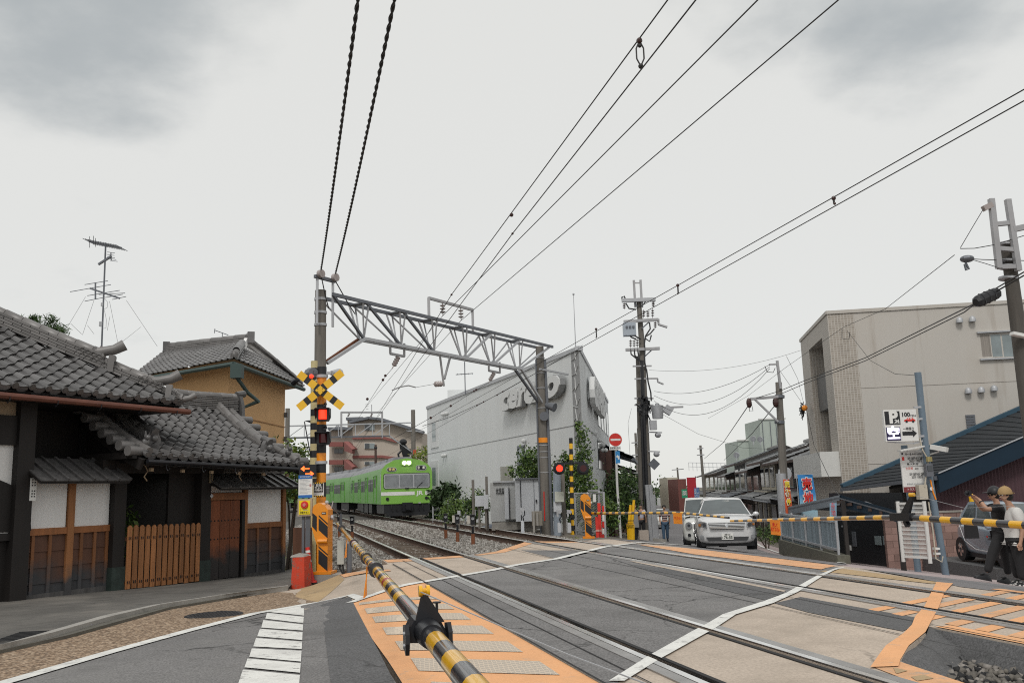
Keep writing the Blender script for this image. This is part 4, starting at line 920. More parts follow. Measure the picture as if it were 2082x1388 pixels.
def pine():
 b=V((-10.2,20.5,terr(-10.2,20.5)));t=thing('pine_tree','dark green pine whose needle tufts show over the big roof','tree',b);P=[]
 for x,y,r in((88,662,.3),(72,654,.2),(105,652,.25),(68,649,.14),(128,672,.22),(112,668,.25),(52,668,.4),(90,690,.6)):
  c=np.array(at(x,y,20.5));d=RNG.normal(size=(90,3));d/=np.linalg.norm(d,axis=1)[:,None];P.append(c+d*r*RNG.uniform(.1,.8,(90,1)))
 foliage(t,'crown',np.concatenate(P),.2,[MT['leaf1'],MT['leaf3']],aspect=.12)
 m=MB();m.tube([b,at(80,700,20.5),at(88,665,20.5)],.1,7,rs=[.14,.08,.03]);m.build('trunk',MT['bark'],t)
pine()
bush('garden_tree','yellow green tree behind the end of the gate roof','tree',gnd(585,23.5),at(585,955,23.5),(.6,.6,.75),[MT['leaf4'],MT['leaf2'],MT['leaf1']],46,40,.14,.13)
bush('garden_hedge','green hedge leaves showing just above the short plaster wall roof','hedge',gnd(530,22.6),at(525,958,22.6),(1.1,.4,.25),[MT['leaf2'],MT['leaf1']],30,40,.12,.12)
def red_block():
 b=gp(606,1192);t=thing('concrete_block','orange red painted concrete block at the end of the sidewalk','block',b,rz=R(-8))
 m=MB();x,y,h=.25,.34,.52
 m.hexa([(-x/2-.02,0,-.1),(x/2,0,-.1),(x/2,y,-.1),(-x/2,y,-.1),(-x/2+.01,.015,h),(x/2-.02,.01,h),(x/2-.02,y,h+.01),(-x/2+.02,y,h)]);m.build('body',MT['red_paint'],t,local=True)
 m=MB();m.hexa([(-x/2-.03,-.0,h+.002),(x/2-.03,.02,h+.002),(x/2-.03,y-.01,h+.002),(-x/2-.03,y+.1,h+.002),(-x/2-.03,.05,h+.03),(x/2-.05,.05,h+.03),(x/2-.05,y-.03,h+.04),(-x/2-.03,y+.1,h+.05)]);m.build('coping',MT['concrete'],t,local=True)
red_block()
def traffic_post():
 b=gp(633,1183);t=thing('lane_post','leaning red plastic lane post with white reflective bands','bollard',b);d=at(625,1112,b.y)-b
 m=MB();m.cyl(b,b+V((0,0,.03)),.11,.10,12);m.build('base',MT['red'],t)
 m=MB();m.cyl(b+V((0,0,.02)),b+d*.45,.065,.045,12);m.cyl(b+d*.45,b+d,.045,.04,12);m.build('post',MT['red'],t,smooth=40)
 for k in(.62,.76,.89):
  m=MB();m.cyl(b+d*(k-.045),b+d*(k+.025),.0455,.0445,12,caps=False);m.build('band',MT['white'],t,smooth=True)
traffic_post()
def sleeper_fence():
 b=gnd(606,19);t=thing('sleeper_fence','row of dark old timber sleepers standing between the red block and the signal','fence',b)
 for x,w in((603,.1),(612,.18),(619,.14),(628,.12)):
  m=MB();p=gnd(x,18.6);zt=at(x,1072,18.6).z;m.box((p.x,p.y,(p.z+zt)/2-.1),(w,.14,zt-p.z+.2),random.uniform(-.1,.1));m.build('sleeper',MT['wood_mid'],t)
sleeper_fence()
def manhole():
 b=gp(435,1251)
 m=MB();m.cyl(b+V((0,0,-.05)),b+V((0,0,.014)),.36,.36,28);t=thing('manhole_cover','round dark iron manhole cover in the brown gravel strip','manhole cover',b);m.build('frame',MT['black_metal'],t)
 iron=mat('iron',(.045,.043,.045),.6,.4,var=.3,sc=8)
 m=MB();m.cyl(b,b+V((0,0,.018)),.33,.33,28);m.build('lid',iron,t)
 m=MB()
 for i in range(-6,7):
  for j in range(-6,7):
   if(i*i+j*j)**.5<6.2:m.box(b+V((i*.049,j*.049,.02)),(.028,.028,.008))
 stuff(m,'studs',iron,t)
manhole()
def drain():
 b=gp(35,1297,.045);t=thing('drain_grate','dark drain opening sunk beside the kerb at the left edge','drain',b);d=(V((*kb[2],0))-V((*kb[3],0))).normalized();a=math.atan2(d.y,d.x)
 m=MB();m.box(b+V((0,0,.0)),(.9,.34,.012),a);m.build('frame',MT['black_metal'],t)  # solid dark plate stands in for the shade of the recess
 for k in range(9):
  m=MB();m.box(b+d*(-.4+.1*k)+V((0,0,.008)),(.03,.30,.012),a);m.build('bar',MT['rubber'],t)
drain()
# ================================================================== crossing equipment, overhead line, train
def zr(p,y,Yd):return at(p,y,Yd)
X3,Z3=V((1,0,0)),V((0,0,1))
def face(px,py,Y,w,h,dep,mb,m=0,dx=0,dz=0):
 c=at(px,py,Y);mb.box(c+V((dx,dep/2,dz)),(w,dep,h),0,m);return c
def machine(name,label,loc,rz,group,s=1.):
 t=thing(name,label,'barrier',loc,group,rz)
 m=MB();out=[(0,.03),(.25,.03),(.25,1.2),(.17,1.29),(.02,1.34),(-.09,1.29),(-.12,1.24),(-.135,.86),(-.02,.56),(0,.56)]
 m.prism([(x*s*.8,-.17*s,z*s)for x,z in out],(0,.34*s,0));m.build('housing',MT['orange_paint'],t,local=True)
 m=MB();m.box((.10*s,0,.03*s),(.36*s,.42*s,.05*s));m.build('base_plate',MT['orange_paint'],t,local=True)
 m=MB();m.box((.15*s,.03,-.09*s),(.60*s,.5*s,.18*s));m.build('plinth',MT['concrete'],t,local=True)
 for q in([(-.12,1.15),(-.015,1.08),(-.015,.80),(-.128,.90)],[(.03,1.05),(.25,.89),(.25,.67),(.03,.83)],[(.03,1.11),(.25,.95),(.25,.92),(.03,1.08)],[(.03,.47),(.25,.32),(.25,.06),(.03,.21)],[(.03,.53),(.25,.38),(.25,.35),(.03,.50)]):
  m=MB();m.prism([(x*s*.8,-.172*s,z*s)for x,z in q],(0,-.004,0));m.build('hazard_stripe',MT['black'],t,local=True)
 m=MB();m.cyl((.015*s,-.19*s,.62*s),(.20*s,-.19*s,.62*s),.045*s,n=8);m.build('roller_cover',MT['orange_paint'],t,local=True)
 m=MB();m.box((.125*s,-.175*s,1.14*s),(.085*s,.012,.04*s));o=m.build('maker_plate',MT['black'],t,local=True)
 m=MB()
 for k in(-1,0,1):m.box((.125*s+.022*k*s,-.183*s,1.14*s),(.014*s,.004,.018*s))
 m.build('plate_mark',MT['white'],o,local=True)
 m=MB();m.cyl((.205*s,.05,1.05*s),(.25*s,.05,1.05*s),.05*s,n=10);m.tube([(.21*s,.05,1.22*s),(.23*s,.05,1.32*s),(.24*s,.05,1.36*s)],.012,5);m.ball((.13*s,0,1.34*s),.04*s,6);m.build('crank',MT['galv'],t,local=True)
 return t
def arm(t,P,bands,rad,name='arm'):
 m=MB();mats=[]
 for a,b,c in bands:
  if c not in mats:mats.append(c)
  m.cyl(P(a),P(b),rad(a),rad(b),14,mats.index(c),caps=False)
 m.cyl(P(bands[-1][1]-.0001),P(bands[-1][1]),rad(bands[-1][1]),n=14,m=mats.index(bands[-1][2]));m.cyl(P(bands[0][0]),P(bands[0][0]+.0001),rad(bands[0][0]),n=14,m=0)
 return m.build(name,[MT[c]for c in mats],t,smooth=40)
mk('arm_yellow',(.78,.42,.012),.22,var=.1,sc=6,coat=.5);mk('arm_black',(.035,.035,.04),.22,var=.1,coat=.5);mk('arm_red',(.33,.03,.02),.3,var=.15);mk('arm_white',(.5,.49,.46),.35,var=.1);mk('tag_orange',(.82,.27,.012),.55,var=.05)
def stripes(a,b,n,c0='arm_yellow',c1='arm_black'):return[(a+(b-a)*k/n,a+(b-a)*(k+1)/n,c0 if k%2==0 else c1)for k in range(n)]
def near_barrier():
 g=gnd(650,17.4);t=machine('crossing_barrier','orange barrier machine at the left whose striped arm runs past the camera',V((at(650,1168,17.4).x,17.4,at(650,1166,17.4).z)),R(-4),'level crossing barriers')
 t2=t;A,B=at(686,1064,16.9),at(942,1370,2.45);Ln=(B-A).length
 P=lambda k:A+(B-A).normalized()*k-Z3*.10*math.sin(math.pi*min(1,k/Ln))*0
 kY=lambda Y:(16.9-Y)/(16.9-2.45)*Ln
 b=[(-.5,.0,'black_metal')]+stripes(0,kY(14.3),2,'arm_yellow','arm_black')+stripes(kY(14.3),kY(9.6),26)+[(kY(9.6),kY(9.35),'arm_red')]+stripes(kY(9.35),kY(8.6),4,'arm_white','arm_yellow')+stripes(kY(8.6),kY(7.2),8)+[(kY(7.2),kY(7.05),'arm_red')]+stripes(kY(7.05),kY(6.2),5)+[(kY(6.2),kY(6.05),'arm_red'),(kY(6.05),kY(5.8),'arm_black')]+stripes(kY(5.8),kY(5.0),5)+[(kY(5),kY(4.9),'arm_red')]+stripes(kY(4.9),kY(4.1),5)+[(kY(4.1),kY(3.35),'arm_black')]+stripes(kY(3.35),kY(-.6),22)
 rad=lambda k:.0235+.0115*min(1,max(0,k/Ln))
 a=arm(None,P,b,rad,'arm');a.parent=t;a.matrix_parent_inverse=(M.Translation(t.location)@M.Rotation(R(-4),4,'Z')).inverted()
 d=(B-A).normalized();side=d.cross(Z3).normalized();up=side.cross(d)
 def part(mb,nm,mt,sm=False):
  o=mb.build(nm,MT[mt],None,smooth=sm);o.parent=a;return o
 for Y,r,w in((14.2,.06,.16),(9.5,.043,.06),(7.1,.045,.05),(6.0,.05,.07)):
  m=MB();m.cyl(P(kY(Y)-w),P(kY(Y)+w),r,n=14);part(m,'coupling_ring','arm_black',40)
 for Y,ang in((7.0,.05),(11.6,0)):
  m=MB();c=P(kY(Y))-Z3*.06;m.hexa([c+side*x+d*y-Z3*z for z in(.22,0)for x,y in((-.004,-.09),(.004,-.09),(.004+.03*(z>0),.09),(-.004+.03*(z>0),.09))]);part(m,'warning_tag','tag_orange')
 c=P(kY(3.22));m=MB()
 m.prism([c-side*.07-up*.012,c-side*.045+up*.04,c+side*.045+up*.04,c+side*.07-up*.005,c+side*.062-up*.036,c-side*.06-up*.04],d*-.14)
 m.cyl(c-d*.02,c+d*.14,.05,.042,16);part(m,'hinge_block','black_metal',40)
 m=MB();m.prism([c-side*.06+up*.03+d*.01,c+side*.042+up*.03+d*.01,c+side*.018+up*.125+d*.01,c+side*.0+up*.125+d*.01],d*-.03);part(m,'peak_plate','black_metal')
 for s,l in((-1,.115),(1,.07)):
  m=MB();e=c+side*s*.067;m.prism([e+up*.02-d*.05,e+up*.03+d*.02,e+up*.0+d*.055,e-up*(l-.04)+d*.06,e-up*l+d*.04,e-up*(l-.012)+d*.0,e-up*.06-d*.04],side*s*.014);part(m,'side_cheek','black_metal')
  for q in(.0,.04,.07):
   if q<l-.03:m=MB();m.cyl(e-up*q+side*s*.012+d*.02,e-up*q+side*s*.02+d*.02,.007,n=8);part(m,'bolt','galv')
 for q,a_ in((.05,.03),(.09,.02)):m=MB();b_=c-d*(.15+q)+up*.03-side*.02;m.cyl(b_,b_+up*.008,.007,n=8);part(m,'bolt','black_metal')
 m=MB();m.cyl(c-side*.05+up*.04-d*.12,c-side*.05+up*.085-d*.12,.005,n=6);m.cyl(c-side*.05+up*.08-d*.12,c-side*.05+up*.085-d*.12,.016,n=8);part(m,'thumb_screw','black_metal')
 m=MB();k=c+side*.009+up*.138;m.cyl(k-side*.018,k-side*.006,.02,n=12);m.cyl(k+side*.008,k+side*.02,.02,n=12);m.cyl(k-side*.006,k+side*.008,.01,n=10);m.bar(k-up*.03,k,.014);part(m,'pulley','arm_yellow',40)
 m=MB();m.tube([k+side*.02,k+V((.45,-.9,-.07)),k+V((1.35,-2.4,-.19))],.002,4);part(m,'tension_wire','galv')
 m=MB();f=at(676,1030,16.9);m.tube([f,P(kY(14.6))+Z3*.16],.008,5);m.hexa([P(kY(14.5))+side*x+Z3*z for z,r in((.04,.09),(.2,.02))for x in(0,)][:0]or[P(kY(14.5))+side*x+d*y+Z3*z for z,r in((.03,.09),(.22,.02))for x,y in((-.02,-r),(.02,-r),(.02,r),(-.02,r))]);part(m,'far_peak','black_metal')
 return t
NB=near_barrier()
def arm_barriers():
 g=at(1190,1090,27.5);t=dup2(NB,V((g.x,27.5,at(1190,1094,27.5).z)),R(-3),'orange barrier machine across the tracks beside red posts and a chain link fence')
 A,B,C=at(1204,1043,27.5),at(1385,1042,22.6),at(1482,1052,20.2);L=(B-A).length;L2=(C-B).length
 arm2(t,A,B,stripes(0,L,26),lambda k:.042-.009*k/L,[(at(1384,1051,22.7),'warning_tag','下さい')]);arm2(t,B,C,stripes(0,L2,14),lambda k:.033-.008*k/L2,[])
 g=at(2190,1200,9.6);t=dup2(NB,V((g.x,9.6,terr(g.x,9.6))),R(176),'orange barrier machine just beyond the right edge carrying the right striped arm')
 A,B=at(2200,1075,9.7),at(1836,1050.5,12.6);C=at(1486,1058.5,19.0);L1,L2=(B-A).length,(C-B).length
 a=arm2(t,A,B,stripes(0,L1,15),lambda k:.048-.004*k/L1,[])
 b=arm2(t,B,C,stripes(0,.5,1,'arm_black')+stripes(.5,L2,25),lambda k:.038-.012*k/L2,[(at(1582,1066,16.7),'warning_tag','押して\n出て下さい')])
 d=(C-A).normalized();m=MB();c=B
 m.bar(c+d*-.22,c+d*.25,.10,.11);m.prism([c+d*-.14+Z3*.05,c+d*.05+Z3*.05,c+d*-.22+Z3*.30,c+d*-.27+Z3*.28],V((.02,-.03,0)));m.bar(c-d*.05-Z3*.05,c-d*.1-Z3*.12,.06);hang(m,'hinge_block','black_metal',a)
 m=MB();k=c+d*-.26+Z3*.30;m.cyl(k+V((.02,-.03,0)),k-V((.02,-.03,0)),.028,n=10);hang(m,'pulley','arm_yellow',a)
 m=MB();m.tube([k,at(1960,1032,11),at(2090,1027,10)],.003,4);hang(m,'tension_wire','galv',a)
def hang(m,nm,mt,a):
 o=m.build(nm,MT[mt],None);o.parent=a;return o
def dup2(src,loc,rz,label):
 r=src.copy();COL.objects.link(r);r.location=loc;r.rotation_euler=(0,0,rz);r['label']=label
 for ch in list(src.children):
  if ch.name.startswith('arm'):continue
  c=copy_part(ch,r)
  for g in list(ch.children):copy_part(g,c)
 return r
def arm2(t,A,B,bands,rad,tags):
 d=(B-A).normalized();P=lambda k:A+d*k
 a=arm(None,P,bands,rad);a.parent=t;a.matrix_parent_inverse=(M.Translation(t.location)@M.Rotation(t.rotation_euler.z,4,'Z')).inverted()
 h=V((d.x,d.y,0)).normalized();h=-h if h.x<0 else h
 for c,nm,tx in tags:
  k=(c-A).dot(d);c=P(k);m=MB();w,hh=.42,.27;n=V((h.y,-h.x,0));o=c-n*-.0-Z3*(hh/2+.0)
  m.hexa([o+h*x+n*y+Z3*z for z in(-hh/2,hh/2)for x,y in((-w/2,.05),(w/2,.05),(w/2,.055),(-w/2,.055))]);q=m.build(nm,MT['tag_orange'],None);q.parent=a
  l=letters(tx,.085 if '\n' in tx else .085,o+n*.056-Z3*.0,h,Z3,MT['red'],None,width=.36);l.parent=a
 return a
arm_barriers()
# ---------------------------------------------------------------- left crossing signal
def xbuck(t,c,r,u,n,ln=1.14,w=.155):
 for s in(1,-1):
  a=math.radians(38.5)*s;d=r*math.cos(a)+u*math.sin(a);k=n.cross(d)
  m=MB();off=.0 if s==1 else .014;cuts=[-.5,-.33,-.235,-.075,.0,.075,.235,.33,.5];col=[0,1,0,1,1,0,1,0]
  cuts=[-.5,-.345,-.25,-.115,-.0,.115,.25,.345,.5]
  for i in range(8):
   p0,p1=c+d*cuts[i]*ln-n*off,c+d*cuts[i+1]*ln-n*off
   m.hexa([p0-k*w/2,p1-k*w/2,p1+k*w/2,p0+k*w/2]+[x+n*.012 for x in(p0-k*w/2,p1-k*w/2,p1+k*w/2,p0+k*w/2)],col[i])
  m.build('cross_board',[MT['yellow'],MT['black']],t)
 m=MB();q=.135;m.prism([c+r*q*.78+n*.012,c+u*q*.72+n*.012,c-r*q*.78+n*.012,c-u*q*.72+n*.012],n*.006);o=m.build('centre_plate',MT['yellow'],t)
 for x,y in((-.05,.03),(.05,.03),(-.05,-.03),(.05,-.03)):
  m=MB();b=c+r*x+u*y+n*.016;m.cyl(b,b+n*.012,.009,n=6);m.build('bolt',MT['black_metal'],o)
def hood_lamp(t,c,lit,s=1.):
 m=MB();m.prism([c+V((x*s,.10,z*s))for x,z in((-.14,.13),(.14,.13),(.14,-.05),(.10,-.13),(-.10,-.13),(-.14,-.05))],V((0,-.13,0)));m.prism([c+V((x*s,-.03,.13*s+z))for x,z in((-.14,-.015),(.14,-.015),(.14,.004),(-.14,.004))],V((0,-.12,0)))
 for k in(-1,1):m.prism([c+V((k*.14*s,y,z*s))for y,z in((-.03,.13),(-.15,.12),(-.10,.0),(-.03,-.09))],V((.012*k,0,0)))
 o=m.build('lamp_hood',MT['black_metal'],t)
 m=MB();m.cyl(c+V((-.0,-.04,-.088*s)),c+V((0,-.04,.092*s)),.080*s,.080*s,16);m.build('lens',MT['lamp_red' if lit else 'lamp_off'],o,smooth=40)
 m=MB();m.bar(c+V((0,.1,.0)),c+V((-.03,.22,0)),.05);m.ball(c+V((.03,.0,.17*s)),.035,6);m.tube([c+V((.03,.05,.17*s)),c+V((.06,.02,.22*s)),c+V((.03,.1,.26*s)),c+V((-.02,.2,.24*s))],.015,5);m.build('bracket',MT['black_metal'],o)
def left_signal():
 Y=18.2;b=gnd(651,Y);t=thing('crossing_signal','striped crossing signal mast with yellow black crossbuck and red lamps at the left','signal',b)
 ys=[(1200,1010,'orange_paint'),(1010,980,'black'),(980,961,'orange_paint'),(961,937,'black'),(937,921,'orange_paint'),(921,863,'black'),(863,857,'orange_paint'),(857,822,'black'),(822,766,'orange_paint'),(766,746,'black')]
 for y0,y1,c in ys:
  m=MB();z0,z1=at(652,y0,Y).z,at(652,y1,Y).z;x=(at(652.5-.004*(y0-746),y0,Y).x+at(652.5,746,Y).x)/2;x=b.x+.02
  m.cyl((x,Y,max(z0,b.z-.1)),(x,Y,z1),.098,n=14);m.build('mast',MT[c],t,smooth=40)
 for y in(765,940):m=MB();z=at(652,y,Y).z;m.cyl((b.x+.02,Y,z-.03),(b.x+.02,Y,z+.03),.125,n=14);m.build('clamp',MT['galv'],t,smooth=40)
 xbuck(t,at(651.5,793,17.95),X3,Z3,V((0,-1,0)))
 hood_lamp(t,at(657,843,17.95),True);hood_lamp(t,at(657.5,891,17.95),False)
 m=MB();c=at(637,757,18.1);m.cyl(c,c+V((-.12,.30,0)),.10,.15,10);m.bar(c,at(652,757,18.2),.07);o=m.build('rear_lamp',MT['galv_dark'],t);m=MB();c=at(633,765,17.95);m.ball(c,.045,6);m.build('lens',MT['lamp_red'],o)
 m=MB();c=at(674,758,18.2);m.cyl(c,c+V((.10,.28,.02)),.05,.11,10);m.bar(c,at(655,758,18.2),.05);m.build('rear_lamp',MT['galv'],t)
 m=MB();c=at(604,772,18.3);m.cyl(c,c+V((-.10,.1,-.05)),.05,.07,8);m.bar(c,at(652,766,18.3),.03);m.build('side_lamp',MT['black_metal'],t)
 c=at(625,957.5,17.9);m=MB();m.box(c+V((0,.06,0)),(.34,.12,.245));o=m.build('direction_box',MT['black_metal'],t)
 for sx,cx,cz in((-1,-.05,.052),(1,.05,-.052)):
  m=MB();m.prism([c+V((cx+sx*a,-.004,cz+b_))for a,b_ in((-.09,.012),(.025,.012),(.0,.037),(.022,.05),(.085,.0),(.022,-.05),(.0,-.037),(.025,-.012),(-.09,-.012))],V((0,-.008,0)));m.build('arrow',MT['led'],o)
 c=at(648,994.5,17.85);m=MB();m.box(c,(.205,.012,.275));o=m.build('camera_board',MT['white'],t,label='white board with black panel reading that a watch camera is on')
 m=MB();m.box(c+V((0,-.008,.03)),(.18,.006,.17));m.build('black_panel',MT['black'],o)
 letters('監視\nカメラ\n作動中',.052,c+V((0,-.013,.03)),X3,Z3,MT['white'],o,bold=.001,width=.155)
 for zz0 in(.128,-.128):
  for k in range(5):m=MB();e=c+V((-.085+.042*k,-.009,zz0));m.prism([e+V((-.014,0,-.01)),e+V((.006,0,-.01)),e+V((.016,0,.01)),e+V((-.004,0,.01))],V((0,-.003,0)));m.build('stripe',MT['black'],o)
  m=MB();m.box(c+V((0,-.0068,zz0)),(.2,.002,.022));m.build('yellow_edge',MT['yellow'],o)
 for k in range(2):m=MB();m.box(c+V((0,-.0075,-.075-.018*k)),(.15,.002,.006));m.build('print_line',MT['grey_paint'],o)
left_signal()
mk('pale_yellow',(.55,.47,.25),.6,var=.2,dirt=(.3,.27,.2),damt=.5)
def old_mast():
 Y=19.0;b=gnd(637,Y);t=thing('striped_pole','thin faded yellow and black striped pole close behind the crossing signal mast','pole',b);y=1000;k=0;x=b.x
 while y>742:
  m=MB();m.cyl((x,Y,at(637,y,Y).z if y<1000 else b.z),(x,Y,at(637,y-14,Y).z),.075,n=10);m.build('mast',MT['black' if k%2 else 'pale_yellow'],t,smooth=40);y-=14;k+=1
 m=MB();m.prism([at(618,855,Y),at(640,853,Y),at(640,862,Y)],V((0,.1,0)));m.tube([at(619,857,Y),at(631,923,Y)],.014,4);m.build('shelf_bracket',MT['black_metal'],t)
 m=MB();m.tube([at(640,830,Y),at(646,800,Y)],.03,5);m.build('stay',MT['pale_yellow'],t)
old_mast()
def notices():
 Y=17.6;c=at(621,988.5,Y);t=thing('notice_board','white crossing notice board with blue head and foot bands','sign',gnd(621,Y));w,h=.27,.44
 m=MB();m.box(c,(w,.012,h));o=m.build('board',MT['white'],t);blue=mat('blue',(.02,.13,.42),.5,var=.05);MT['blue']=blue
 for zz0,hh in((h/2-.035,.07),(-h/2+.028,.056)):m=MB();m.box(c+V((0,-.008,zz0)),(w,.004,hh));m.build('blue_band',blue,o)
 letters('踏切支障報知装置',.03,c+V((0,-.011,h/2-.035)),X3,Z3,MT['white'],o,width=.2)
 for k in range(11):
  ww=random.uniform(.12,.21);m=MB();m.box(c+V((-.105+ww/2,-.007,.125-.025*k)),(ww,.002,.008));m.build('print_line',MT['grey_paint'],o)
 m=MB();m.box(c+V((.10,-.007,.02)),(.035,.003,.05));m.build('print_square',mat('pinkprint',(.45,.2,.2),.6),o)
 for dx in(-.05,.06):
  m=MB();m.cyl((c.x+dx,Y+.05,gnd(621,Y).z-.05),(c.x+dx,Y+.05,c.z+.2),.022,n=8);m.build('post',MT['galv_dark'],t)
notices()
def emergency():
 Y=17.5;c=at(619.5,1031,Y);g=gnd(620,Y);t=thing('emergency_button','yellow emergency box with a big round red button under the notice board','button box',g)
 m=MB();m.box(c+V((0,.05,0)),(.275,.10,.33));m.build('case',mat('case_tan',(.45,.36,.24),.6),t)
 m=MB();m.box(c+V((-.0,-.006,0)),(.215,.012,.265));o=m.build('face_plate',mat('bright_yellow',(.82,.66,.01),.45,var=.04),t)
 m=MB();k=c+V((0,-.012,.05));m.cyl(k,k+V((0,-.03,0)),.075,.065,18);b=m.build('button',MT['red'],t,smooth=40);m=MB();m.cyl(k+V((0,-.03,0)),k+V((0,-.045,0)),.034,.03,14);m.build('knob',mat('pinkred',(.6,.2,.18),.4),b,smooth=40)
 letters('非常ボタン',.05,c+V((.0,-.013,-.10)),X3,Z3,MT['black'],o,width=.17);letters('!',.06,c+V((-.08,-.013,-.045)),X3,Z3,MT['red'],o)
 m=MB();m.box(c+V((.02,-.013,-.05)),(.10,.003,.008));m.build('print_line',MT['grey_paint'],o)
 for dx,ww in((-.04,.05),(.05,.09)):
  m=MB();m.box((c.x+dx,Y+.08,(g.z+c.z)/2-.1),(ww,.05,c.z-g.z));m.build('post',MT['galv_dark'],t)
emergency()
def sensor_post():
 Y=13.9;c=at(693,1125,Y);g=V((c.x,Y,terr(c.x,Y)));g=gp(700,1166);Y=g.y;c=at(694,1122,Y);t=thing('sensor_box','grey sensor box on a short dark post with black hoses beside the near arm','box',g)
 m=MB();m.box(c,(.12,.16,.42));m.build('box',mat('sensor_grey',(.42,.43,.40),.6),t)
 m=MB();m.cyl((c.x+.14,Y+.02,g.z-.05),(c.x+.14,Y+.02,c.z+.15),.05,n=9);m.build('post',MT['galv_dark'],t)
 m=MB()
 for dx in(-.03,.03):m.tube([(c.x+dx,Y-.03,c.z-.2),(c.x+dx+.01,Y-.03,g.z+.1),(c.x+.08,Y-.08,g.z-.05)],.018,6)
 m.build('hose',MT['rubber'],t)
sensor_post()
def detector(px,py,h,label,cream=True):
 b=gz(px,py,-.14);t=thing('obstacle_detector',label,'detector',b,'obstacle detectors between the tracks');s=h
 m=MB();m.cyl(b-Z3*.1,b+Z3*.30*s,.052,n=10);m.build('rusty_post',MT['rust'],t,smooth=40)
 m=MB();m.cyl(b+Z3*.28*s,b+Z3*.5*s,.035,n=8);m.box(b+V((0,0,.66*s)),(.12,.16,.24*s));m.box(b+V((0,-.08,.79*s)),(.15,.22,.02));m.build('head',MT['black_metal'],t)
 m=MB();k=b+V((.01,-.085,.70*s));m.cyl(k,k+V((0,-.03,0)),.042,n=12);m.build('lens',MT['galv'],t,smooth=40)
 if cream:m=MB();m.box(b+V((-.10,.02,.67*s)),(.09,.14,.20*s));m.build('side_box',mat('cream',(.50,.47,.42),.6),t)
 return t
detector(906.7,1096,1.0,'rusty detector post without a cream box, furthest left of the three between the tracks',False)
detector(930.6,1103,1.02,'rusty detector post in the middle of the three between the tracks')
detector(962,1109,1.05,'rusty detector post nearest the road of the three between the tracks')
detector(716,1100,1.0,'dark detector post beside the left rail behind the near arm',False)
detector(690,1094,1.1,'dark detector head close beside the orange barrier machine',False)
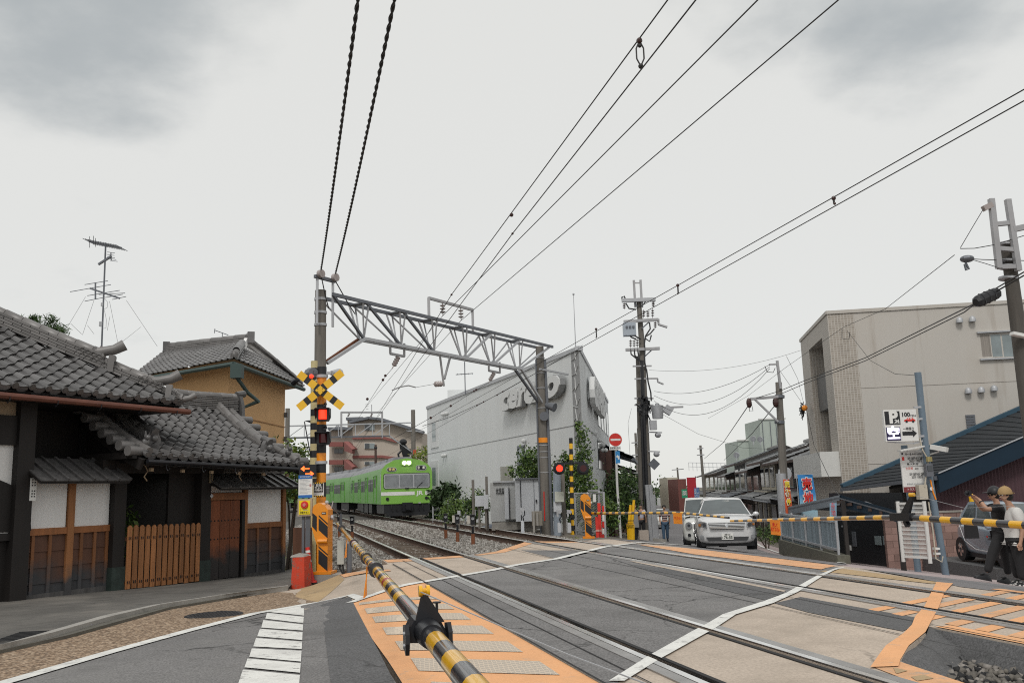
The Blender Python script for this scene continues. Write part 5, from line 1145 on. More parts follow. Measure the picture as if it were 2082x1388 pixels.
# ---------------------------------------------------------------- catenary gantry
def bz(x,y):return(600+x*.28818,540+y*.28818)
def insulator(a,b,parent,n=3,r=.075,mt='insul'):
 a,b=V(a),V(b);m=MB();m.cyl(a,b,.014,n=6)
 for k in range(n):
  c=a.lerp(b,.25+.5*k/max(1,n-1));d=(b-a).normalized();m.cyl(c-d*.02,c+d*.02,r,r*.5,10)
 return m.build('insulator',MT[mt],parent,smooth=40)
def gantry():
 GL,GR=at(650,900,21.1),at(1104,900,30.0);P=Plane(GL,GR)
 t=thing('catenary_gantry','near overhead line gantry of two concrete poles and a lattice beam','gantry',V((GL.x,GL.y,terr(GL.x,GL.y))))
 W=lambda x,y,off=0.:(lambda s:P.P(s[0],s[1],off))(P.px(*bz(x,y)))
 def w1(s,z,off=0.):return P.P(s,z,off)
 zl=P.px(650,590)[1];m=MB();m.cyl((GL.x,GL.y,-.5),(GL.x,GL.y,zl),.155,.135,16);m.build('pole',MT['pole_concrete'],t,smooth=40)
 sR=P.L;zR=P.px(1104,706)[1];m=MB();m.cyl((GR.x,GR.y,-.6),(GR.x,GR.y,zR),.17,.135,16);pr=m.build('pole',MT['pole_concrete'],t,smooth=40)
 m=MB();z=P.px(1108,895)[1];m.cyl((GR.x,GR.y,z-.08),(GR.x,GR.y,z+.08),.168,n=16);m.build('orange_band',MT['tag_orange'],pr,smooth=40)
 for y in(730,760,790,830,905,918,930,960):m=MB();z=P.px(1108,y)[1];m.cyl((GR.x,GR.y,z-.012),(GR.x,GR.y,z+.012),.166,n=12);m.build('steel_strap',MT['galv'],pr,smooth=40)
 for y in(608,635,660):m=MB();z=P.px(650,y)[1];m.cyl((GL.x,GL.y,z-.03),(GL.x,GL.y,z+.03),.155,n=14);m.build('steel_strap',MT['galv'],t,smooth=40)
 m=MB();z0=P.px(1108,1075)[1]
 for dx,r in((.17,.025),(-.17,.035),(.2,.045)):m.tube([(GR.x+dx,GR.y-.05,-.3),(GR.x+dx,GR.y-.05,2.2),(GR.x+dx*.95,GR.y-.05,4.3),(GR.x+dx*.8,GR.y-.05,5.7)],r,6)
 m.build('conduit',MT['galv_dark'],pr)
 m=MB();m.cyl((GR.x-.04,GR.y-.18,.3),(GR.x-.03,GR.y-.17,1.25),.02,n=6);m.build('red_conduit',MT['red'],pr)
 for x,y,d in((1120,826,(.25,-.16,-.10)),(1106,846,(.0,-.3,-.02))):
  c=at(x,y,GR.y-.12);m=MB();d=V(d);m.cyl(c-d,c+d*.5,.06,.155,12);m.cyl(c-d*1.4,c-d*.9,.075,n=10);m.build('loudspeaker',MT['galv_dark'],t,smooth=40)
 m=MB();s0,z0=P.px(*bz(1690,745));s1,z1=P.px(*bz(1890,760));m.bar(w1(s0,(z0+z1)/2,.2),w1(s1,(z0+z1)/2,.2),.06);m.build('cross_arm',MT['galv'],t)
 a0,a1=P.px(*bz(215,212)),P.px(*bz(1775,578));ZT=(a0[1]+a1[1])/2;bb=[P.px(*bz(*q))for q in((470,518),(735,572),(968,612),(1190,655),(1390,693),(1572,728))];ZB=sum(q[1]for q in bb)/6
 slope=(a1[1]-a0[1])/(a1[0]-a0[0]);zt=lambda s:a0[1]+slope*(s-a0[0]);zb_=lambda s:bb[0][1]+(bb[-1][1]-bb[0][1])*(s-bb[0][0])/(bb[-1][0]-bb[0][0])
 m=MB()
 for off in(.24,-.24):m.bar(w1(a0[0],zt(a0[0]),off),w1(a1[0],zt(a1[0]),off),.062,.085)
 m.build('top_chord',MT['galv_dark'],t)
 for off in(.10,):m=MB();m.bar(w1(bb[0][0],zb_(bb[0][0]),off),w1(bb[-1][0],zb_(bb[-1][0]),off),.07,.08);m.bar(w1(bb[0][0],zb_(bb[0][0]),-off),w1(bb[-1][0],zb_(bb[-1][0]),-off),.07,.08);m.build('bottom_chord',MT['galv'],t)
 tops=[P.px(*bz(*q))[0]for q in((215,212),(450,270),(710,335),(935,400),(1150,455),(1350,500),(1550,545),(1760,580))]
 for i,q in enumerate(bb):
  for off in(.24,-.24):
   for s in(tops[i+1]-.12,tops[i+1]+.12):m=MB();m.bar(w1(q[0],zb_(q[0]),off*.3),w1(s,zt(s),off),.04);m.build('lattice_bar',MT['galv'],t)
   s=tops[i]if i<3 else tops[i+2];m=MB();m.bar(w1(q[0],zb_(q[0]),off*.3),w1(s,zt(s),off),.06 if off>0 else .035);m.build('lattice_bar',MT['galv_dark' if off>0 and i<3 else 'galv'],t)
 for s in tops[1:-1]:m=MB();m.bar(w1(s,zt(s)-.02,.28),w1(s,zt(s)-.02,-.28),.22,.03);m.build('gusset_plate',MT['galv_dark'],t)
 for(x,y),q,c in(((212,690),bb[0],'rust'),((1730,965),bb[-1],'galv_dark')):
  for off in(.12,-.12):s,z=P.px(*bz(x,y));m=MB();m.bar(w1(s,z,off*.6),w1(q[0],zb_(q[0]),off),.07);m.build('knee_brace',MT['galv' if off>0 else c],t)
 def fr(pts,off=0.,w=.06,nm='hanger_frame'):
  m=MB();q=[W(x,y,off)for x,y in pts]
  for a,b in zip(q,q[1:]):m.bar(a,b,w)
  return m.build(nm,MT['steel'],t)
 f=fr([(945,385),(942,228),(1252,312),(1255,460)],0,.075,'top_frame')
 insulator(W(1040,262),W(1043,352),f,3,.09,'insul');insulator(W(1168,298),W(1172,385),f,3,.09,'insul')
 f=fr([(670,530),(672,620),(770,640),(770,548)]);insulator(W(735,630),W(685,725,0),f,4,.075)
 f=fr([(1365,665),(1367,740),(1445,755),(1443,680)]);insulator(W(1410,745),W(1365,825),f,4,.07)
 f=fr([(1020,620),(1050,850)]);m=MB();m.bar(W(1095,640),W(1053,800),.05);m.build('strut',MT['steel'],f);insulator(W(1040,832),W(975,836),f,3,.085)
 m=MB();m.tube([W(850,858),W(800,845),W(740,855),W(685,878)],.018,5);m.build('pull_off_arm',MT['steel'],f);m=MB();m.tube([W(975,836),W(850,858)],.006,4);m.build('pull_off_wire',MT['wire'],f)
 f=None;s1=P.px(635,600)[0];s2=P.px(667,600)[0];zt_,zb2=P.px(650,566)[1],P.px(650,663)[1]
 for s in(s1,s2):m=MB();m.bar(w1(s,zb2,.16),w1(s,zt_,.16),.055);m.build('upright',MT['galv'],t)
 m=MB();m.bar(w1(s1-.08,zt_-.03,.16),w1(s2+.08,zt_-.03,.16),.08);m.build('head_bar',MT['galv_dark'],t)
 for s in(s1+.04,s2):m=MB();c=w1(s,zt_+.04,.24);m.cyl(c-V(P.n.to_3d())*.05,c+V(P.n.to_3d())*.05,.10,n=12);m.build('cable_roller',MT['insul'],t,smooth=40)
 return P,W,w1,zt_,(s1,s2)
GPL,GW,gw1,GZT,GS=gantry()
def far_gantry(label,pxl,pxr,ytl,ytr,ybl,ybr,Yl,Yr,pole_top,frame=None):
 L,Rr=at(pxl,900,Yl),at(pxr,900,Yr);P=Plane(L,Rr);t=thing('catenary_gantry',label,'gantry',V((Rr.x,Rr.y,terr(Rr.x,Rr.y))))
 w=lambda x,y:(lambda s:P.P(s[0],s[1],0))(P.px(x,y))
 m=MB();m.cyl((Rr.x,Rr.y,-.6),(Rr.x,Rr.y,P.px(pxr,pole_top)[1]),.19,.17,12);m.build('pole',MT['pole_concrete'],t,smooth=40)
 m=MB();m.cyl((L.x,L.y,-.6),(L.x,L.y,P.px(pxl,min(ytl,pole_top)-3)[1]),.19,.17,10);m.build('pole',MT['pole_concrete'],t,smooth=40)
 kx=pxr-.19*(pxr-pxl);m=MB();m.bar(w(pxl,ytl),w(pxr,ytr),.10);m.build('top_chord',MT['galv'],t);m=MB();m.bar(w(pxl,ybl),w(kx,ybr),.12);m.build('bottom_chord',MT['galv_dark'],t)
 m=MB();m.bar(w(kx,ybr),w(pxr-2,ybr+26*(pxr-pxl)/200),.10);m.build('knee_brace',MT['galv'],t)
 n=6
 for k in range(n):
  a,b=pxl+(kx-pxl)*k/n,pxl+(kx-pxl)*(k+1)/n;y=lambda x:ytl+(ytr-ytl)*(x-pxl)/(pxr-pxl);yb=lambda x:ybl+(ybr-ybl)*(x-pxl)/(kx-pxl)
  m=MB();m.bar(w(a,yb(a)),w(b,y(b)),.05);m.build('lattice_bar',MT['galv'],t);m=MB();m.bar(w(b,yb(b)),w(b,y(b)),.05);m.build('lattice_bar',MT['galv'],t)
 if frame:
  x0,x1,yt=frame;m=MB();m.bar(w(x0,ybl),w(x0,yt),.13);m.bar(w(x1,ybl),w(x1,yt),.13);m.bar(w(x0-1,yt),w(x1+1,yt),.13);f=m.build('top_frame',MT['steel'],t)
  for x in(x0+40*.42,x0+65*.97):insulator(w(x,yt+1),w(x-4,yt+10),f,3,.10)
 return t,P,w
fg,FGP,fw=far_gantry('second overhead line gantry behind the green train with a tall square frame on top',584,840.5,866,859,890,886,66,72,833,(694,777,838))
def switchgear():
 m=MB();k=lambda x,y:fw(660+x*.10567,820+y*.10567)
 m.ball(k(1510,740),(.32,.3,.26),6);m.prism([k(*q)for q in((1440,760),(1500,730),(1560,800),(1620,880),(1650,950),(1620,1010),(1570,1060),(1540,1070),(1500,1010),(1480,930),(1445,860))],V((0,.4,0)));m.tube([k(1480,900),k(1415,970),k(1425,1030)],.09,5);m.tube([k(1640,870),k(1655,960),k(1600,1040)],.06,5);m.build('switch_gear',MT['black'],fg)
 m=MB();c=k(1730,940);m.cyl((c.x,c.y-.05,c.z-.18),(c.x,c.y-.05,c.z+.18),.20,n=12);m.build('red_plate',MT['red'],fg);m=MB();a,b=k(1580,525),k(1880,535);m.bar(a,b,.1);m.build('cross_arm',MT['galv'],fg)
switchgear()
far_gantry('third overhead line gantry far along the track left of the signal mast',560,652,911,914,934,936,112,118,905,None)
# ---------------------------------------------------------------- wires
def wire(label,pts,r=.012,m='wire',sag=0.,name='overhead_wire',group=None,cat='wire',beads=()):
 pts=[V(p)for p in pts]
 if len(pts)==2:
  a,b=pts;n=14 if sag else 2;pts=[a.lerp(b,k/n)-Z3*(4*sag*(k/n)*(1-k/n))for k in range(n+1)]
 mb=MB();mb.tube(pts,r*.60,5);t=mb.solo(name,MT[m],label,cat,pts[0],group)
 for c,rr in beads:
  q=MB();q.ball(c,rr*.75,6);q.build('insulator_bead',MT['insul_red'],t)
 return t
def ext(a,b,k):return a+(b-a)*k
def twisted(label,A,B,r=.03):
 L=(B-A).length;d=(B-A).normalized();x=d.orthogonal().normalized();y=d.cross(x);n=int(L/.06);t=thing('twisted_cable',label,'cable',A,'twisted feeder cables')
 for ph in(0,math.pi):
  mb=MB();mb.tube([A+d*(L*k/n)+(x*math.cos(k*.9+ph)+y*math.sin(k*.9+ph))*r*.75-Z3*(.25*4*(k/n)*(1-k/n))for k in range(n+1)],r*.82,5);mb.build('strand',MT['wire'],t)
for px,py,qx,s,lb in((640,560,722,0,'left one of the two twisted black cables rising from the gantry pole'),(668,560,793,1,'right one of the two twisted black cables rising from the gantry pole')):
 A=gw1(GS[s]+(.04 if s==0 else 0),GZT+.14,.24);B=atz(qx,0,A.z-.1);twisted(lb,A,ext(A,B,1.6),.0165)
 q=gw1(GS[s]+(.35 if s==0 else .75),GZT-.75 if s==0 else GZT-.75,.2);wire(('thick black jumper from the left roller down to the beam','thick black jumper from the right roller down to the beam')[s],[A,A+V((.02,0,-.22)),A.lerp(q,.6)-Z3*.1,q],.024,name='jumper_cable',cat='cable')
def along(label,p,a,b,k0=-.9,k1=1.5,r=.011,beads=(),far=None):
 A,B=atp(*a,p),atp(*b,p);pts=[ext(A,B,k0)if far is None else far,A,B,ext(A,B,k1)]
 return wire(label,pts,r,beads=[(atp(x,y,p),q)for x,y,q in beads],name='overhead_wire')
pc1,pc2,pf=(RA+RB)/2,(RC_+RD)/2,5.2
ftop=fw(720,842);fcon=fw(705,884)
along('messenger wire of the near track with round red beads',pc1,(918,599),(1352,8),r=.012,beads=((918,599,.03),(1040,437,.04),(1300,83,.04)),far=fw(716,930))
along('contact wire of the near track sagging below its messenger wire',pc1,(1042,475),(1415,0),r=.012,beads=((1042,475,.025),),far=fw(702,938))
for a,b in(((1300,83),(1303,135)),):
 A,B=atp(*a,pc1),atp(*b,pc1);m=MB();e=(B-A)
 for s in(-1,1):m.tube([A,A+e*.3+V((.035*s,0,0)),A+e*.7+V((.035*s,0,0)),B],.008,5)
 m.ball(B,.026,6);m.ball(A.lerp(B,.2),.02,6);t=m.solo('wire_hanger',MT['wire'],'dropper linking the two near track wires high above the road','hanger',A)
A=GW(1043,352);B=atz(1541,0,A.z-.1);wire('upper feeder wire from the left insulator of the top frame',[fw(735,838),A,ext(A,B,1),ext(A,B,1.5)],.014)
A=GW(1172,385);B=atz(1705,0,A.z-.1);wire('lower feeder wire from the right insulator of the top frame',[fw(768,838),A,ext(A,B,1),ext(A,B,1.5)],.014)
along('messenger wire of the far track with red beads rising to the right edge',pc2,(1378,580),(2082,182),r=.012,beads=((1212,669,.04),(1378,580,.04),(1695,403,.04)),far=FGP.P(*FGP.px(800,905),0))
along('contact wire of the far track running just under its messenger wire',pc2,(1378,597),(2082,205),r=.012,beads=((1697,414,.025),(1378,597,.02),(1212,686,.02)),far=FGP.P(*FGP.px(790,925),0))
for x0,y0,y1 in((1212,669,686),(1378,580,597),(1695,403,414)):
 A,B=atp(x0,y0,pc2),atp(x0+1,y1,pc2);m=MB();m.tube([A,B],.014,5);m.solo('wire_hanger',MT['wire'],{1212:'lowest dropper between the far track wires, left of the far utility pole',1378:'middle dropper between the far track wires, right of the far utility pole',1695:'highest dropper between the far track wires, above the beige building'}[x0],'hanger',A)
wire('registration wire from the left hanging insulator down the track',[GW(685,725),GW(630,790),fw(700,895)],.01,beads=((GW(637,775),.05),(GW(620,805),.05),(GW(510,940),.05)))
wire('registration wire from the right hanging insulator down beside the grey building',[GW(1365,825),GW(1270,880),GW(1098,988),GW(957,1072),GW(700,1215)],.011,beads=((GW(1278,875),.05),(GW(1262,884),.045),(GW(1098,988),.05),(GW(957,1072),.05)))
wire('long cable crossing in front of the cerezo building sign',[GW(2070,470)+V((0,3,0)),GW(1720,745),GW(1465,890),GW(1330,960),GW(1100,1065),GW(900,1130)],.013,beads=((GW(1465,888),.035),(GW(1425,912),.035),(GW(1330,960),.035),(GW(1283,985),.035)))
# ---------------------------------------------------------------- the green train
mk('train_green',(.21,.45,.075),.38,var=.05,sc=.6,coat=.3);mk('train_green_shaded',(.10,.30,.045),.45,var=.10,sc=.7,dirt=(.05,.12,.025),damt=.35);mk('train_roof',(.24,.245,.26),.7,var=.2,sc=1,dirt=(.12,.12,.125),damt=.5);mk('train_win',(.22,.235,.25),.12,var=.3,sc=2,spec=.8)  # side green is the front green darkened for its shaded flank, plus dirt
mk('train_glass',(.012,.016,.018),.35,var=.3,spec=.25)
def train():
 f0=V((*xy(pc2,48.6),0));t=thing('commuter_train','green and white banded commuter train coming along the far track','train',f0)
 hw,ze,zt,zf=1.40,2.62,3.24,.80
 prof=[(-hw,zf),(-hw,1.5),(-hw*.995,ze-.15),(-hw*.95,ze+.08),(-hw*.80,ze+.30),(-hw*.5,zt-.10),(0,zt),(hw*.5,zt-.10),(hw*.80,ze+.30),(hw*.95,ze+.08),(hw*.995,ze-.15),(hw,1.5),(hw,zf)]
 pos,hd,cars=f0.copy(),R(15.3),[]
 for i,dh in enumerate((0,6.5,9,9)):
  hd+=R(dh);d=V((-math.sin(hd),math.cos(hd),0));cars.append((pos.copy(),d,hd));pos=pos+d*20.2
 for i,(p,d,h)in enumerate(cars):
  X=M.Translation(p)@M.Rotation(h,4,'Z');L=19.6
  T=lambda x,y,z:X@V((x,y,z))
  m=MB();n=len(prof);vs=[T(x,0,z)for x,z in prof]+[T(x,L,z)for x,z in prof]
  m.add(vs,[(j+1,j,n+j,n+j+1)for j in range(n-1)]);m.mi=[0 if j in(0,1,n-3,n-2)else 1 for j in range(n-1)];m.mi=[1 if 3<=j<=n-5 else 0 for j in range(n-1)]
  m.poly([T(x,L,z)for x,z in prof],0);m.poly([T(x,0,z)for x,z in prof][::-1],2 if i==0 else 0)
  m.poly([T(-hw,0,zf),T(hw,0,zf),T(hw,L,zf),T(-hw,L,zf)])
  body=m.build('car_body',[MT['train_green_shaded'],MT['train_roof'],MT['train_green']],t,smooth=25)
  sx=-hw-.012
  for k in range(4):
   y0=2.1+k*4.75
   for a in(0,.66):
    m=MB();m.hexa([T(sx+b,y,z)for z in(zf+.08,ze-.30)for b,y in((0,y0+a),(.03,y0+a),(.03,y0+a+.63),(0,y0+a+.63))]);o=m.build('door',MT['train_green_shaded'],body)
    m=MB();m.hexa([T(sx-.012+b,y,z)for z in(1.72,ze-.42)for b,y in((0,y0+a+.14),(.02,y0+a+.14),(.02,y0+a+.5),(0,y0+a+.5))]);o2=m.build('door_window',MT['train_glass'],body)
   m=MB();m.bar(T(sx-.005,y0-.03,zf+.05),T(sx-.005,y0-.03,ze-.25),.05);m.bar(T(sx-.005,y0+1.33,zf+.05),T(sx-.005,y0+1.33,ze-.25),.05);m.bar(T(sx-.005,y0-.05,ze-.25),T(sx-.005,y0+1.35,ze-.25),.04);m.build('door_frame',MT['train_green_shaded'],body)
   for y1,w in((y0+1.65,1.25),(y0+3.05,1.25))if k<3 else((y0+1.6,.9),):
    m=MB();m.hexa([T(sx-.006+b,y,z)for z in(1.52,ze-.42)for b,y in((0,y1),(.02,y1),(.02,y1+w),(0,y1+w))]);o=m.build('side_window',MT['train_glass'],body)
    m=MB();m.bar(T(sx-.012,y1,1.98),T(sx-.012,y1+w,1.98),.03);m.build('sash',MT['galv'],body)
  for k in range(6):
   m=MB();y=1.6+k*3.1;m.hexa([T(x,yy,z)for z,s in((zt-.22,1.),(zt+.13,.8))for x,yy in((-.62*s,y),(.62*s,y),(.62*s,y+2.3),(-.62*s,y+2.3))]);m.build('cooling_unit',MT['train_roof'],body)
  m=MB()
  for y in(2.6,4.7,14.8,16.9):
   for x in(-.56,.56):m.cyl(T(x-.05,y,.43),T(x+.05,y,.43),.42,n=14)
  m.build('wheels',MT['black_metal'],body)
  for y in(3.65,15.85):
   m=MB();m.hexa([T(x,y+yy,z)for z in(.25,.78)for x,yy in((-1.05,-1.5),(1.05,-1.5),(1.05,1.5),(-1.05,1.5))]);m.build('bogie',MT['black'],body)
  for y,w in((6.4,1.8),(8.8,2.2),(11.6,1.6)):
   m=MB();m.hexa([T(x,y+yy,z)for z in(.22,.80)for x,yy in((-1.2,0),(1.1,0),(1.1,w),(-1.2,w))]);m.build('underfloor_box',MT['black'],body)
  m=MB();m.hexa([T(x,y,z)for z in(.45,3.0)for x,y in((-.7,L-.02),(.7,L-.02),(.7,L+.64),(-.7,L+.64))]);m.build('gangway',MT['black'],body)
 p,d,h=cars[0];X=M.Translation(p)@M.Rotation(h,4,'Z');T=lambda x,y,z:X@V((x,y,z));r,n=(X.to_3x3()@X3),(X.to_3x3()@V((0,-1,0)))
 def plate(nm,x0,x1,z0,z1,mt,off=.012,th=.02,par=t,rnd=0):
  m=MB();c=[(x0,z0),(x1,z0),(x1,z1),(x0,z1)]
  if rnd:c=[(x0+rnd,z0),(x1-rnd,z0),(x1,z0+rnd),(x1,z1-rnd),(x1-rnd,z1),(x0+rnd,z1),(x0,z1-rnd),(x0,z0+rnd)]
  m.prism([T(x,-off,z)for x,z in c],n*th);return m.build(nm,MT[mt],par)
 fr=plate('windscreen_frame',-1.27,1.27,1.60,2.43,'black',.0,.02,rnd=.08);plate('windscreen_trim',-1.24,1.24,1.625,2.40,'grey_paint',.021,.008,fr,.07)
 for x0,x1 in((-1.19,-.44),(-.38,.33),(.40,1.19)):plate('windscreen_pane',x0,x1,1.69,2.34,'train_win',.030,.008,fr,.03)
 m=MB();m.bar(T(.55,-.05,1.66),T(.85,-.05,1.92),.025);m.bar(T(-.1,-.05,1.62),T(.1,-.05,1.62),.05);m.build('wiper',MT['black'],fr)
 plate('white_band',-1.40,.42,1.25,1.44,'white',.002,.008);plate('white_band',1.0,1.40,1.25,1.44,'white',.002,.008)
 letters('JR',.30,T(.70,-.004,1.345),r,Z3,MT['white'],t,bold=.012,width=.38)
 for x in(-1.06,1.06):
  m=MB();c=T(x,0,1.07-(.04 if x>0 else 0)*0);m.cyl(c-n*.01,c+n*.05,.085,n=12);m.build('tail_light',MT['black_metal'],t,smooth=40)
 for x in(-.13,.12):
  m=MB();c=T(x,0,2.98);m.cyl(c-n*.1,c+n*.09,.105,n=14);m.build('headlight',MT['lamp_white'],t,smooth=40)
 m=MB();m.hexa([T(x,-y,z)for z in(2.86,3.12)for x,y in((-.30,.06),(.29,.06),(.29,-.2),(-.30,-.2))]);m.build('headlight_case',MT['train_green'],t)
 o=plate('destination_box',.50,1.08,2.56,2.84,'grey_paint',.002,.02,rnd=.07);plate('destination_screen',.54,1.04,2.59,2.81,'black',.022,.006,o,.05);letters('京　都',.17,T(.79,-.03,2.70),r,Z3,mat('sign_white',(.8,.78,.7),.5,emit=.5),o,width=.40)
 o=plate('type_box',-1.10,-.55,2.52,2.76,'grey_paint',.002,.02,rnd=.09);plate('type_screen',-1.06,-.59,2.55,2.73,'black',.022,.006,o,.07);letters('普通',.15,T(-.825,-.03,2.64),r,Z3,mat('sign_amber',(.8,.6,.25),.5,emit=.4),o,width=.34)
 m=MB();m.hexa([T(x,y,z)for z in(.40,.86)for x,y in((-.28,-.25),(.28,-.25),(.28,.3),(-.28,.3))]);m.hexa([T(x,y,z)for z in(.48,.74)for x,y in((-.13,-.5),(.13,-.5),(.13,-.2),(-.13,-.2))]);m.build('coupler',MT['black_metal'],t)
 m=MB();m.hexa([T(x,y,z)for z,s in((.16,.96),(.34,1.))for x,y in((-1.15*s,-.12),(1.15*s,-.12),(1.15*s,.1),(-1.15*s,.1))]);m.hexa([T(x,y,z)for z in(.3,.8)for x,y in((-1.25,.06),(1.25,.06),(1.25,.5),(-1.25,.5))]);m.build('skirt',MT['black'],t)
 m=MB()
 for x in(-.85,-.6,.6,.85):m.tube([T(x,-.02,.78),T(x,-.08,.55),T(x+.1,-.06,.40)],.025,5)
 m.build('air_hose',MT['rubber'],t)
 m=MB();m.bar(T(-1.42,.02,1.5),T(-1.42,.02,2.4),.03);m.bar(T(.62,-.03,.82),T(.74,-.03,.82),.06);m.build('handrail',MT['galv'],t)
train()
# ================================================================== buildings and street beyond the crossing
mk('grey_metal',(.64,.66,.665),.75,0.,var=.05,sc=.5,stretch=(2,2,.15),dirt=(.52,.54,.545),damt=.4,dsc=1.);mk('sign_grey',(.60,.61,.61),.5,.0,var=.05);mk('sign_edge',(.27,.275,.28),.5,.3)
mk('beige_plaster',(.49,.465,.43),.88,var=.05,sc=.5,dirt=(.38,.335,.285),damt=.35,dsc=.5,stretch=(1,1,.45));mk('purple',(.085,.043,.052),.7,var=.2,sc=2,stretch=(6,6,.3));mk('navy',(.010,.026,.045),.7,spec=.25,var=.1);mk('slate',(.032,.036,.041),.85,spec=.2,var=.2,sc=2)
mk('pink_block',(.30,.19,.165),.85,var=.15,sc=2,dirt=(.16,.11,.10),damt=.5);mk('fence_blue',(.26,.32,.36),.6,var=.2,sc=4,stretch=(6,6,.4),dirt=(.09,.12,.14),damt=.7,dsc=3)
mk('house_dark',(.035,.03,.028),.8,var=.3,sc=2,stretch=(3,3,.6));mk('house_brown',(.075,.045,.035),.8,var=.3,sc=2);mk('house_grey',(.36,.37,.37),.8,var=.08);mk('house_cream',(.48,.44,.36),.85,var=.06);mk('house_white',(.62,.62,.60),.8,var=.05);mk('old_tile',(.16,.165,.17),.6,var=.25,sc=1.5,dirt=(.3,.31,.31),damt=.5,dsc=1.5);mk('brown_red',(.16,.055,.045),.7,var=.2)
weather(MT['beige_plaster'],streak=((.27,.22,.175),2.2,.5));weather(MT['grey_metal'],streak=((.54,.55,.55),3.,.3));weather(MT['pink_block'],rnd=.25);weather(MT['fence_blue'],rnd=.2);weather(MT['slate'],rnd=.1)
def mosaic():
 m=mat('mosaic_tile',(.33,.29,.245),.6,var=.1,sc=2);nt=m.node_tree;N=nt.nodes;L=nt.links;b=N['Principled BSDF']
 tc=N.new('ShaderNodeTexCoord');mp=N.new('ShaderNodeMapping');L.new(tc.outputs['Object'],mp.inputs[0])
 sep=N.new('ShaderNodeSeparateXYZ');L.new(mp.outputs[0],sep.inputs[0]);ad=N.new('ShaderNodeMath');L.new(sep.outputs[0],ad.inputs[0]);L.new(sep.outputs[1],ad.inputs[1]);cb=N.new('ShaderNodeCombineXYZ');L.new(ad.outputs[0],cb.inputs[0]);L.new(sep.outputs[2],cb.inputs[1])
 br=N.new('ShaderNodeTexBrick');L.new(cb.outputs[0],br.inputs[0]);br.offset=0;br.inputs['Scale'].default_value=1;br.inputs['Brick Width'].default_value=.105;br.inputs['Row Height'].default_value=.095;br.inputs['Mortar Size'].default_value=.012
 br.inputs['Color1'].default_value=(.36,.32,.275,1);br.inputs['Color2'].default_value=(.29,.255,.215,1);br.inputs['Mortar'].default_value=(.47,.44,.40,1);L.new(br.outputs[0],b.inputs['Base Color'])
 bp=N.new('ShaderNodeBump');bp.inputs['Strength'].default_value=.4;bp.invert=True;L.new(br.outputs['Fac'],bp.inputs['Height']);L.new(bp.outputs[0],b.inputs['Normal']);return m
MT['mosaic']=mosaic()
def on(P,mb,s0,s1,z0,z1,front=.03,dep=.06,m=0):return wb(mb,s0,s1,z0,z1,front,dep,m,P)
def pbox(P,x0,x1,y0,y1):
 xm,ym=(x0+x1)/2,(y0+y1)/2;return P.px(x0,ym)[0],P.px(x1,ym)[0],P.px(xm,y1)[1],P.px(xm,y0)[1]
